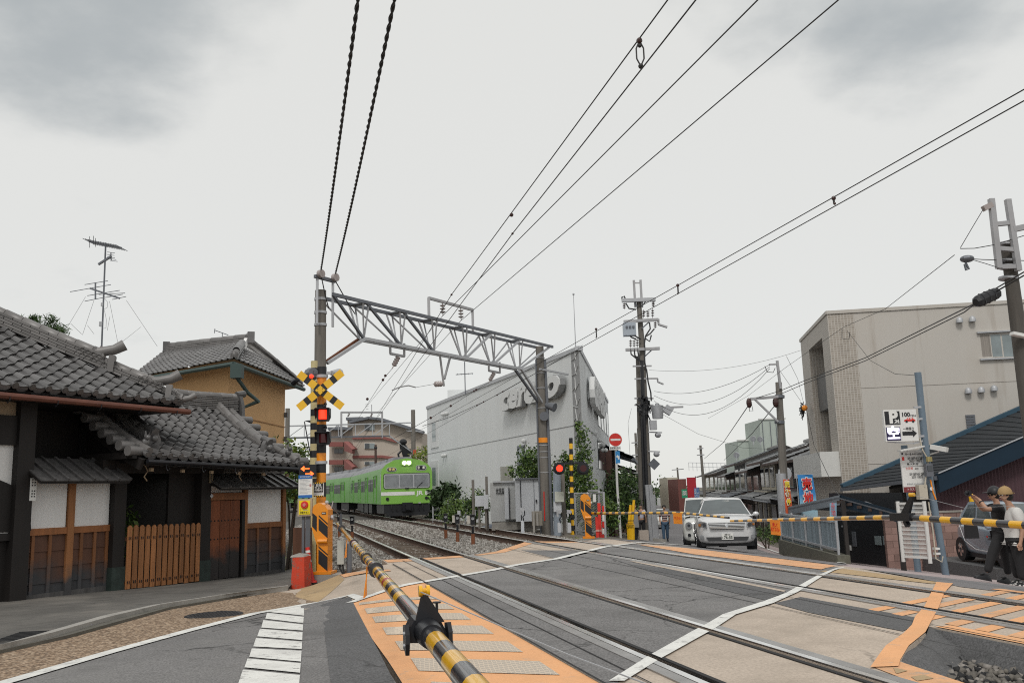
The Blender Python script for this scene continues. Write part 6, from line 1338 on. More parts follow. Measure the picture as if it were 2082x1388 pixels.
# ---------------------------------------------------------------- grey wedge building with raised letters
def grey_building():
 K0,E0,K1=at(1181,800,34),at(869,900,56.4),at(1239.5,900,56);zt=at(1180,706,34).z;z0=-1.9
 t=thing('office_building','grey metal clad wedge shaped building with big raised letters on both sides','building',V((K0.x,45,-1)))
 f=lambda p,z:V((p.x,p.y,z));w=MB();B=E0+(K1-K0)*.6
 for a,b in((E0,K0),(K0,K1),(K1,B),(B,E0)):w.quad(f(a,z0),f(b,z0),f(b,zt),f(a,zt))
 w.poly([f(p,zt-.05)for p in(E0,K0,K1,B)]);w.build('wall',MT['grey_metal'],t)
 LP,RP=Plane(E0,K0),Plane(K0,K1)
 for P,n in((LP,13),(RP,9)):
  for k in range(1,n):m=MB();s=P.L*k/n;on(P,m,s-.015,s+.015,z0,zt-.1,.006,.02);m.build('cladding_seam',MT['sign_grey'],t)
  m=MB();on(P,m,-.05,P.L+.05,zt-.12,zt+.05,.05,.2);m.build('coping',MT['galv'],t)
 for zz1 in(LP.px(1150,867)[1],):
  m=MB();on(LP,m,0,LP.L,zz1-.03,zz1,.012,.03);on(RP,m,0,RP.L,zz1-.03,zz1,.012,.03);m.build('band',MT['sign_edge'],t)
 def sign(P,a,b,txt,ztop):
  (sa,za_),(sb,zb_)=P.px(*a),P.px(*b);z=(za_+zb_)/2;n=P.n.to_3d();u=P.u.to_3d();h=ztop-z
  c=P.P((sa+sb)/2,z+h*.42,.12);o=letters(txt,1,c,u,Z3,MT['sign_grey'],t,depth=.24,width=abs(sb-sa),bold=.045,name='letter_sign',sp=.84,shear=.22,tall=h*1.1)
  letters(txt,1,P.P((sa+sb)/2,z+h*.42,.10),u,Z3,MT['sign_edge'],t,depth=.20,width=abs(sb-sa)*1.015,bold=.052,name='letter_shadow_side',sp=.84,shear=.22,tall=h*1.16)  # larger dark copy gives the letters dark sides and a painted shadow outline
  return o
 s=LP.px(1036,822);e=LP.px(1149,801);zb=(s[1]+e[1])/2
 zt1=LP.px(1138,756)[1];z_a,z_b=s[1],e[1]
 L1=sign(LP,(1028,822),(1151,801),'cerezo',zt1);RPs,RPe=RP.px(1192,800),RP.px(1217,826)
 n=RP.n.to_3d();c=RP.P((RPs[0]+RPe[0])/2,(RP.px(1192,757)[1]+RPs[1])/2-.1,.12);letters('cerezo',1,c,RP.u.to_3d(),Z3,MT['sign_grey'],t,depth=.22,width=RPe[0]-RPs[0],bold=.045,name='letter_sign',sp=.84,shear=.22,tall=1.35)
 a,b,c_,d=pbox(LP,1166,1183,712,960);q=MB();on(LP,q,a,min(b,LP.L-.02),c_,zt-.12,.015,.03);o=q.build('stone_strip',mat('stone_strip',(.27,.275,.28),.7,var=.12,sc=3),t)
 q=MB()
 for k in range(8):
  z=c_+(zt-c_)*(k+.3)/8;q.bar(LP.P(a+.05,z,.02),LP.P(a+random.uniform(.2,.5),z+random.uniform(-.2,.2),.02),.05,.01);q.bar(LP.P(a+random.uniform(.2,.5),z,.02),LP.P(b-.1,z+random.uniform(.1,.4),.02),.05,.01);q.bar(LP.P(a+random.uniform(.3,.5),z,.02),LP.P(a+random.uniform(.2,.6),z+.5,.02),.05,.01)
 q.build('stone_joint',MT['sign_grey'],o)
 for x0,x1,y0,y1,gx0,gx1,gy0,gy1 in((876,891.5,845,910,880,887,859,897),(877,892,936,1001,880.5,887.5,950,986)):
  q=MB();on(LP,q,*pbox(LP,x0,x1,y0,y1),.05,.08);o=q.build('window',MT['sign_grey'],t);q=MB();on(LP,q,*pbox(LP,gx0,gx1,gy0,gy1),.06,.08);q.build('pane',MT['glass_light'],o)
 q=MB();on(LP,q,*pbox(LP,1053,1068,905,966),.03,.06);o=q.build('window',MT['galv_dark'],t);q=MB();on(LP,q,*pbox(LP,1056,1064,912,940),.04,.06);q.build('pane',MT['glass_light'],o)
 for x0,x1,y0,y1,n in((1215,1236,812,868,4),(1212,1238,893,948,4)):
  s0,s1=RP.px(x0,850)[0],RP.px(min(x1,1237),850)[0];zt_,zb__=RP.px(x0,y0)[1],RP.px(x0,y0+(52 if n==4 else 0))[1]
  for k in range(n):
   q=MB();on(RP,q,s0+(s1-s0)*k/n+.1,s0+(s1-s0)*(k+1)/n-(.8 if y0<850 else .1),zt_-1.35,zt_,.03,.06);q.build('window',MT['glass'],t)
 for x,y in((1205,880),(1215,895),(1222,905),(1228,915),(1223,800)):
  q=MB();s,z=RP.px(x,y);c=RP.P(s,z,.1);q.ball(c,.12,6);q.build('vent_hood',MT['sign_grey'],t)
 for x,y in((903,842),(907,841),(911,840),(903,926),(908,925),(1069,896)):
  q=MB();s,z=LP.px(x,y);c=LP.P(s,z,.1);q.ball(c,.11,6);q.build('vent_hood',MT['sign_grey'],t)
 q=MB();q.box((E0.x+2.2,E0.y-3,zt+.3),(1.2,1.2,.7));q.build('roof_box',MT['grey_metal'],t)
 q=MB();a=at(1170.5,706,36);q.cyl(f(a,zt-.1),f(a,at(1169,598,36).z),.025,.012,5);q.ball((a.x,a.y,at(1169,598,36).z),.05,5);q.build('lightning_rod',MT['galv'],t)
 q=MB();a=at(946,795,48);z=at(946,735,48).z;q.cyl((a.x,a.y,zt-.2),(a.x,a.y,z),.03,n=5);q.bar((a.x-.5,a.y,z-.7),(a.x+.45,a.y,z-.66),.04)
 for k in range(5):q.bar((a.x-.4+.2*k,a.y-.3,z-.68),(a.x-.4+.2*k,a.y+.3,z-.68),.02)
 q.build('aerial',MT['galv_dark'],t)
 q=MB();a=at(1050,960,34.5);q.cyl((a.x-1.3,a.y+2.5,-1),(a.x-1.3,a.y+2.5,at(1035,948,36).z),.0,.0,4)if 0 else None
 return LP
LP=grey_building()
def apartment():
 Y=96;f=lambda x,y,d=0:at(660+x*.10567,820+y*.10567,Y+d);t=thing('apartment_building','beige apartment block with red brown bands and balconies behind the train','building',V((f(900,1300).x,Y,-1)))
 mk('apt',(.44,.385,.33),.85,var=.06,sc=.2);mk('apt_red',(.24,.085,.075),.8,var=.1)
 w=MB();b=1750
 w.prism([f(545,b),f(545,350),f(860,278),f(1105,308),f(1105,b)],V((1,14,0)));w.prism([f(1105,b),f(1105,308),f(1880,560),f(1880,b)],V((1,13.9,0)));w.prism([f(90,b,4),f(90,490,4),f(545,490,4),f(545,b,4)],V((1,10,0)));w.prism([f(440,b,5),f(440,300,5),f(740,290,5),f(740,b,5)],V((1,6,0)));w.build('wall',MT['apt'],t)
 for a,c in((500,860),):pass
 r=MB();r.bar(f(490,362,-.3),f(860,280,-.3),1.2,.25);r.bar(f(860,280,-.3),f(1120,310,-.3),1.2,.25);r.bar(f(1100,308,-.3),f(1910,560,-.3),1.4,.3);r.bar(f(80,488,3.6),f(520,488,3.6),1.4,.3);r.bar(f(425,298,4.6),f(745,288,4.6),1.,.3);r.prism([f(90,480,4),f(260,430,8),f(545,470,4)],V((0,4,0)));r.build('roof',MT['galv_dark'],t)
 for y in(660,1025):
  m=MB();m.bar(f(540,y,-.12),f(1110,y-5,-.12),.3,.28);m.bar(f(1110,y-5,-.12),f(1400,y+(70 if y==660 else 35),-.12),.3,.28);m.build('band',MT['apt_red'],t)
 for y0,y1 in((400,515),(760,870),(1115,1180)):
  m=MB();m.hexa([f(x,y,d)for y in(y1,y0)for x,d in((765,-.1),(965,-.1),(965,.1),(765,.1))]);o=m.build('window',MT['house_white'],t)
  for x0,x1,g in((772,862,'glass'),(868,958,'glass_light')):m=MB();m.hexa([f(x,y,d)for y in(y1-4,y0+4)for x,d in((x0,-.16),(x1,-.16),(x1,.0),(x0,.0))]);m.build('pane',MT[g],o)
 for y in(730,1075):
  m=MB();m.prism([f(370,y,0),f(450,y-5,0),f(585,y+130,-2),f(585,y+145,-2),f(530,y+150,-2),f(530,y+235,-2),f(380,y+180,0)],V((0,1.5,0)));m.build('balcony',MT['apt_red'],t)
  m=MB();m.bar(f(95,y+55,3.2),f(370,y+55,3.2),.8,.5);m.build('balcony',MT['apt_red'],t)
  for x in(225,310):m=MB();m.hexa([f(a,c,d)for c in(y+225,y+145)for a,d in((x-40,3.8),(x+42,3.8),(x+42,4.1),(x-40,4.1))]);m.build('window',MT['glass'],t)
 m=MB();m.hexa([f(a,c,d)for c in(620,540)for a,d in((265,3.8),(360,3.8),(360,4.1),(265,4.1))]);m.build('window',MT['glass'],t)
 m=MB();a=f(820,260);m.cyl((a.x,a.y+3,a.z-.5),(a.x,a.y+3,f(815,-30).z),.05,n=5)
 for k,y in enumerate((20,60,110)):m.bar(f(780+8*k,y,3),f(850-4*k,y-6,3),.05)
 m.build('aerial',MT['galv'],t)
apartment()
def brown_post():
 b=gnd(764,60);t=thing('timber_pole','dark brown timber pole in front of the apartment block','pole',b);m=MB();m.cyl((b.x,60,-1),(b.x,60,at(764,904,60).z),.09,.08,8);m.build('pole',MT['house_brown'],t)
 m=MB();m.ball((b.x,60,at(764,910,60).z),.12,5);m.build('cap',MT['black'],t)
brown_post()
# ---------------------------------------------------------------- beige building on the right, with mosaic tile corner
def beige_building():
 K=at(1681,634,36.0);z1=K.z;z0=-2.3;su=V((math.sin(R(9)),math.cos(R(9))));E=at(1627,690,43.2);Q=V((K.x+14,K.y-2.2))
 f=lambda p,z:V((p[0],p[1],z));t=thing('beige_building','beige concrete building whose street corner is clad in small mosaic tiles','building',f((K.x+2,K.y+2),-1))
 SP,FP=Plane(E,K),Plane(K,Q);D=V((Q.x+(E.x-K.x),Q.y+(E.y-K.y)))
 sT=FP.px(1742,700)[0]
 w=MB();w.quad(*[f(FP.P(s,z),z)for s,z in((sT,z0),(FP.L,z0),(FP.L,z1),(sT,z1))]);w.poly([f(p,z1-.02)for p in(K,Q,D,E)]);w.quad(f(Q,z0),f(D,z0),f(D,z1),f(Q,z1));w.quad(f(D,z0),f(E,z0),f(E,z1),f(D,z1));w.build('wall',MT['beige_plaster'],t)
 ins=[pbox(SP,1643,1671,700,765),pbox(SP,1652,1686,835,925)]
 a=SP.px(1645,720)[0];b=SP.px(1674,720)[0];zt=SP.px(1660,697)[1];zb=SP.px(1675,926)[1]
 m=MB();on(SP,m,0,a,z0,z1,0,.9);on(SP,m,b,SP.L,z0,z1,0,.9);on(SP,m,a,b,zt,z1,0,.9);on(SP,m,a,b,z0,zb,0,.9);on(FP,m,.004,sT,z0,z1,.004,.5);m.build('tile_facing',MT['mosaic'],t)
 m=MB();on(SP,m,a,b,zb,zt,-.7,.1);m.build('recess',MT['galv_dark'],t)
 zm0,zm1=SP.px(1665,833)[1],SP.px(1665,757)[1];m=MB();on(SP,m,a,b,zm0,zm1,-.25,.3);m.build('spandrel',mat('spandrel',(.13,.125,.12),.7),t)
 for z_0,z_1 in((zm1,zt),(zb,zm0)):
  m=MB();on(SP,m,b-1.5,b-.15,z_0+.05,z_1-.05,-.55,.1);o=m.build('window',MT['galv'],t)
  for k in range(2):q=MB();on(SP,q,b-1.45+.65*k,b-.85+.65*k,z_0+.1,z_1-.1,-.54,.1);q.build('pane',MT['glass_light'],o)
 m=MB();s0,s1=SP.px(1644,950)[0],SP.px(1700,950)[0];on(SP,m,s0+.3,SP.L-.1,SP.px(1670,970)[1],SP.px(1670,924)[1],.75,.8);m.build('balcony',MT['house_white'],t)
 m=MB();on(FP,m,sT-.02,FP.L,FP.px(1850,784)[1]-.02,FP.px(1850,784)[1],.006,.02);on(FP,m,sT-.02,FP.L,FP.px(1790,942)[1]-.02,FP.px(1790,942)[1],.006,.02);m.build('joint',mat('joint',(.22,.2,.18),.9),t)
 m=MB();on(FP,m,-.02,FP.L,z1-.10,z1+.04,.05,.3);on(SP,m,-.02,SP.L,z1-.10,z1+.04,.05,.3);m.build('coping',MT['beige_plaster'],t)
 m=MB();on(FP,m,*pbox(FP,1992,2062,676,728),-.02,.1);o=m.build('window',MT['house_white'],t,label='sliding window with curtains and a white frame')
 for x0,x1,g in((1995,2014,'house_white'),(2016,2036,'glass_light'),(2039,2060,'glass_light')):
  q=MB();on(FP,q,*pbox(FP,x0,x1,680,725),.004,.05);q.build('pane',mat('curtain',(.26,.235,.21),.7,var=.3,sc=12,stretch=(3,3,.01))if g=='house_white' else MT[g],o)
 q=MB();s0,s1,a_,b_=pbox(FP,1991,2063,673,731);on(FP,q,s0-.05,s1+.05,b_-.06,b_,.12,.15);on(FP,q,s0-.05,s1+.05,a_,a_+.06,.12,.15);q.build('sill',MT['galv'],o)
 for x,y in((1948,652),(1974,650),(1966,795),(1992,793),(2018,790)):
  s,z=FP.px(x,y);c=FP.P(s,z,.02);q=MB();q.lathe([(.13,0),(.13,.12),(.09,.2),(.02,.24)],M.Translation(c+V((0,-.1,-.1))),10);q.build('vent_hood',MT['galv'],t,smooth=50)
 s0,s1,a_,b_=pbox(FP,1964,1983,842,874)
 for k in range(6):q=MB();on(FP,q,s0,s1,a_+(b_-a_)*k/6,a_+(b_-a_)*(k+.8)/6,.04,.06);q.build('louvre',MT['galv_dark'],t)
beige_building()
# ---------------------------------------------------------------- purple barn with slate roof and navy fascias
def purple_house():
 Yn,Yf=27.6,34.5;A=at(1902,966,Yn);B=at(2300,795,Yn);C_=at(1712,992,Yf);D=at(2250,757,Yf)
 t=thing('purple_house','purple corrugated shed with a long dark slate roof edged in navy','house',V((A.x+3,Yn+2,-1.2)))
 r=MB();n=26;mref=(A-C_)
 for k in range(n):
  a0,a1=A.lerp(B,k/n),A.lerp(B,(k+1.05)/n);c0,c1=C_.lerp(D,k/n),C_.lerp(D,(k+1.05)/n);up=Z3*.05
  r.hexa([a0-up,c0-up,c1-up*1.2,a1-up*1.2,a0+up*.6,c0+up*.6,c1,a1])
 o=r.build('roof',MT['slate'],t);o['kind']='stuff'
 d=V((0,-.18,0));m=MB();m.hexa([A+d-Z3*.52,B+d-Z3*.52,B-Z3*.52,A-Z3*.52,A+d+Z3*.05,B+d+Z3*.05,B+Z3*.05,A+Z3*.05]);m.build('barge_board',MT['navy'],t)
 m=MB();m.bar(A+d*1.1+Z3*.06,B+d*1.1+Z3*.06,.05,.03);m.build('drip_edge',MT['galv'],t)
 m=MB();m.bar(C_+Z3*.08,D+Z3*.08,.25,.16);m.build('far_edge',mat('navy_light',(.03,.075,.115),.7),t);m=MB();m.bar(C_+V((-.03,0,-.06)),A+V((-.03,-.1,-.08)),.1,.12);m.build('gutter',MT['galv_dark'],t)
 z0=terr(A.x+2,Yn)-.6;w=MB()
 nx=60
 for k in range(nx):
  x0=A.x+.15+(B.x-A.x)*k/nx;x1=A.x+.15+(B.x-A.x)*(k+1)/nx;zt0=A.z+(B.z-A.z)*k/nx-.3;zt1=A.z+(B.z-A.z)*(k+1)/nx-.3;xm=(x0+x1)/2;y=Yn+.35
  w.add([(x0,y,z0),(xm,y-.035,z0),(x1,y,z0),(x0,y,zt0),(xm,y-.035,(zt0+zt1)/2),(x1,y,zt1)],[(0,1,4,3),(1,2,5,4)])
 w.build('corrugated_wall',MT['purple'],t)
 w=MB();w.quad((A.x+.2,Yn+.35,z0),(C_.x+1.8,Yf,z0),(C_.x+1.8,Yf,C_.z-.1),(A.x+.2,Yn+.35,A.z-.1));w.quad((C_.x+1.8,Yf,z0),(D.x,Yf,z0),(D.x,Yf,D.z),(C_.x+1.8,Yf,C_.z));w.build('side_wall',MT['house_dark'],t)
 return A,C_
PA,PC=purple_house()
def block_wall():
 a,b=at(1800,1080,26.9),at(2200,1080,27.1);P=Plane(a,b);t=thing('block_wall','low pinkish concrete block wall below the purple shed','wall',V((a.x+2,22.6,terr(a.x+2,27))));z0=terr(a.x+1,27)-.1;zt=at(1930,1041,27).z;n=int((zt-z0)/.19)+1
 me={}
 for j in range(n):
  s=0 if j%2 else-.2
  while s<P.L-.4 and s<5.0:
   if s+.0<P.px(1828,1060)[0]-.2 or s>P.px(1888,1060)[0]-.45 or True:
    m=MB();on(P,m,max(s,0)+.005,s+.395,zt-(j+1)*.195+.005,zt-j*.195,.0+random.uniform(-.004,.004),.14);m.build('block',MT['pink_block'],t)
   s+=.4
 m=MB();on(P,m,-.02,5.2,zt,zt+.05,.02,.18);m.build('coping',MT['concrete'],t)
block_wall()
def carport():
 a,c,b=at(1602,1030,33.5),at(1706,1006,26.0),at(1832,1040,22.0);t=thing('carport','low carport with a navy fascia and a black cluttered interior','carport',V((c.x,c.y,terr(c.x,c.y))))
 H=.28;m=MB();m.hexa([a-Z3*H,c-Z3*H,c-Z3*H+V((.05,.08,0)),a-Z3*H+V((.05,.08,0)),a,c,c+V((.05,.08,0)),a+V((.05,.08,0))]);m.build('fascia',mat('fascia_grey',(.22,.25,.285),.5),t)
 m=MB();hb=.34;m.hexa([c-Z3*hb+V((.05,0,0)),b-Z3*hb*.8,b-Z3*hb*.8+V((0,.08,0)),c-Z3*hb+V((.05,.08,0)),c+V((.05,0,0)),b,b+V((0,.08,0)),c+V((.05,.08,0))]);m.build('fascia',MT['navy'],t)
 e=V((1.5,6,.2));m=MB();m.hexa([a+V((0,.1,-.10)),c+V((0,.1,-.10)),b+V((0,.1,-.1)),b+e+V((0,0,-.1)),a+V((0,.1,-.06)),c+V((0,.1,-.06)),b+V((0,.1,-.06)),b+e+V((0,0,-.06))]);m.build('roof',MT['galv_dark'],t)
 for k in range(6):m=MB();p=c.lerp(b,(k+.3)/6);q=a.lerp(b+e,(k+.3)/6);m.bar(p-Z3*.16,q-Z3*.16,.05,.08);m.build('rafter',MT['house_brown'],t)
 z0=-1.9;m=MB();p,q=at(1690,1060,31.5),at(1840,1060,27.5);m.quad((p.x,p.y,z0),(q.x,q.y,z0),(q.x,q.y,.9),(p.x,p.y,.9));m.build('dark_backdrop',MT['black'],t)  # black plane stands in for the dark void under the roof
 for px,Y in((1712,25.6),(1822,22.4)):m=MB();g=gnd(px,Y);m.box((g.x,Y,(g.z+.7)/2),(.1,.1,.8-g.z));m.build('post',MT['house_dark'],t)
 P=Plane(p,q)
 for x0,x1,y0,y1,mt in((1734,1741,1080,1110,'galv_dark'),(1780,1792,1089,1107,'glass_light'),(1797,1805,1089,1107,'glass_light'),(1712,1722,1068,1071,'galv'),(1728,1731,1108,1118,'house_white')):m=MB();on(P,m,*pbox(P,x0,x1,y0,y1),.03,.06);m.build('stored_item',MT[mt],t)
 m=MB();m.hexa([at(x,y,Y)for y,in((1059,),(1022,))for x,Y in((1687,25.8),(1701,25.8),(1701,25.9),(1687,25.9))]);o=m.build('poster',mat('poster',(.25,.42,.55),.6,var=.2),t)
 letters('売\n地',.2,at(1694,1036,25.72),X3,Z3,MT['red'],o,width=.12)
carport()
def blue_fence():
 a,b=at(1592,1100,33.2),at(1706,1108,25.6);P=Plane(a,b);t=thing('panel_fence','weathered blue grey boarded fence on a low mossy wall beside the street','fence',V((a.x,a.y,terr(a.x,a.y))));L=P.L
 zt=lambda s:P.px(1592+(114)*(s/L),1052-4*s/L)[1]*0+(-.05-.0*s);g=lambda s:terr(*P.P(s,0)[:2])
 n=46
 for k in range(n):
  s0,s1=L*k/n,L*(k+1)/n-.015;m=MB();on(P,m,s0,s1,g(s0)+.38,at(1650,1050,29).z+.02,.0+random.uniform(-.006,.006),.02);m.build('board',MT['fence_blue'],t)
 for s in np.linspace(0,L,5):m=MB();on(P,m,s-.03,s+.03,g(s)+.1,at(1650,1049,29).z+.05,.06,.06);m.build('post',MT['galv'],t)
 m=MB();on(P,m,0,L,g(L/2)+.5,g(L/2)+.56,.05,.05);on(P,m,0,L,at(1650,1052,29).z-.04,at(1650,1052,29).z+.03,.05,.05);m.build('rail',MT['galv'],t)
 m=MB();on(P,m,-.1,L+.3,g(L)-.3,g(L)+.22,.15,.35);m.build('base_wall',mat('mossy',(.13,.125,.10),.95,var=.3,sc=3,bump=.3,dirt=(.05,.06,.03),damt=.6,dsc=3),t)
blue_fence()
# ---------------------------------------------------------------- machiya houses down the right side of the street
SU=V((math.sin(R(9)),math.cos(R(9))))
def rs(Y):return V((13.0+.158*(Y-36),Y))
def machiya(label,Y0,Y1,ze,zp,wall,gable,roofm='old_tile',setb=.6,back=0.,pent=1.0,wins=2,dep=7,name='town_house',rise=.33,group=None):
 a,b=rs(Y0),rs(Y1);a+=V((back,0));b+=V((back,0));P=Plane(b,a);L=P.L;z0=min(terr(*a),terr(*b))-.3
 t=thing(name,label,'house',P.P(L/2,z0,-2),group)
 m=MB();on(P,m,0,L,z0,zp,0,dep);o=m.build('wall',MT[wall],t);m=MB();on(P,m,0,L-.01,zp-.2,ze+.1,-setb,dep-setb);m.build('upper_wall',MT[wall],t)
 q=MB();e0,e1=P.P(-.3,ze,-setb+.95),P.P(L+.35,ze,-setb+.95);h=dep*.5;r0,r1=P.P(-.3,ze+(h+.95)*rise,-setb-h+.0),P.P(L+.35,ze+(h+.95)*rise,-setb-h)
 k0,k1=P.P(-.3,ze,-dep-.9),P.P(L+.35,ze,-dep-.9);nc=max(6,int(L/.35));tiled_sheet(q,e1,e0,r0,r1,nc,9,.04);tiled_sheet(q,k0,k1,r1,r0,nc,9,.04);ro=q.build('roof',MT[roofm],t);ro['kind']='stuff'
 q=MB();d=Z3*-.14;q.poly([e0+d,e1+d,r1+d,r0+d]);q.poly([k0+d,k1+d,r1+d,r0+d]);q.bar(e0-Z3*.06,e1-Z3*.06,.12,.14)
 q.build('eave',MT['house_brown'],t)
 for x,y in((e1,r1),(k1,r1)):q=MB();q.bar(x-Z3*.12,y-Z3*.12,.10,.22);q.build('barge_board',MT['house_dark'],t)
 ridge(t,[r0+Z3*.05,r1+Z3*.05],2,.25,.07,.12,.6)
 q=MB();q.poly([P.P(L-.004+.01,zp-.1,-setb),P.P(L+.006,ze+.05,-setb),P.P(L+.006,ze+(h+.95)*rise-.2,-setb-h),P.P(L+.006,ze+.0,-dep),P.P(L+.006,zp-.1,-dep)]);q.build('gable',MT[gable],t)
 if pent:
  p0,p1,g0,g1=P.P(-.2,zp-.42,pent),P.P(L+.3,zp-.42,pent),P.P(-.2,zp,-setb),P.P(L+.3,zp,-setb);q=MB();tiled_sheet(q,p1,p0,g0,g1,nc,4,.04);q.poly([p0-Z3*.08,p1-Z3*.08,g1-Z3*.08,g0-Z3*.08]);q.bar(p0-Z3*.05,p1-Z3*.05,.1,.12);pr=q.build('pent_roof',MT[roofm],t);pr['kind']='stuff'
  q=MB();q.tube([p0-Z3*.12+V((-.1,0,0)),p1-Z3*.12+V((-.1,0,0))],.05,6);q.tube([p1-Z3*.12+V((-.1,0,0)),P.P(L-.1,zp-.8,.1),P.P(L-.1,z0,.1)],.04,5);q.build('gutter',MT['galv_dark'],t)
 for k in range(wins):
  s0=L*(k+.18)/wins;s1=L*(k+.82)/wins;q=MB();on(P,q,s0,s1,zp+.25,max(zp+.7,ze-.35),-setb+.05,.08);w=q.build('window',MT['galv'],t)
  for j in range(4):x=MB();on(P,x,s0+(s1-s0)*(j+.06)/4,s0+(s1-s0)*(j+.94)/4,zp+.31,max(zp+.66,ze-.41),-setb+.06,.06);x.build('pane',MT['glass'],w)
  q=MB();on(P,q,s0,s1,z0+.35,zp-.75,.05,.08);w=q.build('lattice_door',MT['house_brown'],t)
  for j in range(7):x=MB();on(P,x,s0+(s1-s0)*(j+.2)/7,s0+(s1-s0)*(j+.8)/7,z0+.9,zp-.8,.06,.06);x.build('pane',MT['glass'],w)
 return t,P
machiya('nearest dark town house on the right with a pale grey gable wall',44.5,52,2.5,.95,'purple','house_grey',back=.3)
machiya('second town house with a small white upper window and lattice doors',52.4,60,2.55,.75,'house_dark','house_brown',back=.1)
machiya('third town house, cream walled under a red brown roof edge',60.5,69,2.75,.8,'house_cream','house_cream','old_tile',wins=3)
machiya('fourth town house, dark wood with bamboo blinds',69.6,80,2.3,.5,'house_brown','house_dark')
machiya('fifth town house with a grey sheet metal gable above the street',80.6,92,3.1,.6,'house_grey','grey_metal','galv_dark')
machiya('sixth small brown town house beside the red banner',92.5,104,2.2,.4,'house_brown','house_brown')
machiya('seventh town house far down the street, pale walls',105,125,2.7,.4,'house_white','house_cream',wins=3)
machiya('eighth town house at the far end of the street',126,160,2.8,.5,'house_cream','house_grey',wins=3)
def pale_block():
 t=thing('concrete_block_building','pale green stair tower block rising behind the town houses','building',V((at(1560,900,92).x,92,-1.5)));mk('pale_green',(.42,.47,.43),.85,var=.06)
 for x0,x1,y0,Y in((1544,1595,853,92),(1500,1546,896,97)):
  a,b=at(x0,y0,Y),at(x1,y0,Y);m=MB();m.box(((a.x+b.x)/2,Y+3,(a.z-2)/2),(b.x-a.x,6,a.z+2));o=m.build('tower',MT['pale_green'],t)
  m=MB();m.bar((a.x-.1,Y-.02,a.z+.05),(b.x+.1,Y-.02,a.z+.05),.2,.15);m.build('parapet',MT['house_white'],t)
 for x in(1552,1568,1580):m=MB();a=at(x,890,91.9);m.bar((a.x,91.9,3),(a.x,91.9,7.6),.06);m.build('pipe',MT['galv_dark'],t)
 for x,y in((1531,892),(1545,893),(1497,925)):m=MB();a=at(x,y,90);m.cyl(a,a+V((.1,.15,.05)),.3,.28,10);m.bar(a,a-Z3*.6,.06);m.build('dish_aerial',MT['galv'],t)
 m=MB();a,b=at(1400,940,110),at(1490,942,110)
 for k in range(12):p=a.lerp(b,k/11);m.bar(p,p-Z3*1.0,.04)
 m.bar(a,b,.05);m.bar(a-Z3*.5,b-Z3*.5,.04);m.build('terrace_rail',MT['galv'],t)
pale_block()
def street_left():
 a=at(1246,960,50);b=at(1290,960,46.5);t=thing('brown_house','small brown house with two dark tiled eaves behind the no entry sign','house',V((a.x+1,52,-2)))
 for ya,yb,yw in((912,935,950),(958,980,1010)):
  p,q=at(1243,ya,52),at(1288,ya+18,48);m=MB();tiled_sheet(m,q,q+V((1.1,7,0)),p+V((-1.2,7,.6)),p+V((-1.2,0,.6)),16,5,.04);m.bar(q+V((0,0,-.1)),q+V((1.1,7,-.1)),.15,.15);m.poly([q-Z3*.15,q+V((1.1,7,-.15)),p+V((-1.2,7,.45)),p+V((-1.2,0,.45))]);r=m.build('roof',MT['galv_dark'],t);r['kind']='stuff'
 m=MB();c=at(1262,1000,49.5);m.box((c.x-.6,53.5,.6),(1.6,7,5.6),R(-9));m.build('wall',mat('brown_wall',(.10,.05,.04),.8,var=.2,sc=2),t)
 Ys=(64,78,95,120);
 for k,(Y0,Y1,h,wl,lb)in enumerate(((62,76,1.4,'house_brown','low brown house on the left of the street behind the hedge'),(77,96,2.3,'house_grey','grey house further along the left of the street'),(97,150,2.8,'house_cream','cream house at the far left of the street'))):
  p,q=V((4.8+.158*(Y0-45),Y0)),V((4.8+.158*(Y1-45),Y1));P=Plane(p,q);t=thing('town_house',lb,'house',P.P(P.L/2,-2,-2));m=MB();on(P,m,0,P.L,-2.6,h,0,6);m.build('wall',MT[wl],t)
  m=MB();e0,e1,r0,r1=P.P(-.3,h,.7),P.P(P.L,h,.7),P.P(-.3,h+1.3,-3),P.P(P.L,h+1.3,-3);tiled_sheet(m,e0,e1,r1,r0,24,6,.04);m.poly([e0-Z3*.1,e1-Z3*.1,r1-Z3*.1,r0-Z3*.1]);r=m.build('roof',MT['old_tile'],t);r['kind']='stuff'
  for j in range(3):m=MB();on(P,m,P.L*(j+.2)/3,P.L*(j+.7)/3,-1.2,.2,.03,.06);m.build('window',MT['glass'],t)
street_left()
def far_wood():
 mb=MB();pts=[]
 for k in range(40):x=-80+k*9;mb.ball((x,420+20*math.sin(k*1.7),-6),(9,6,5.5+1.5*math.sin(k*2.3)+1.0*math.sin(k*5.1)),6)
 o=structure(mb,'hills',MT['far_green'],smooth=True)
far_wood()
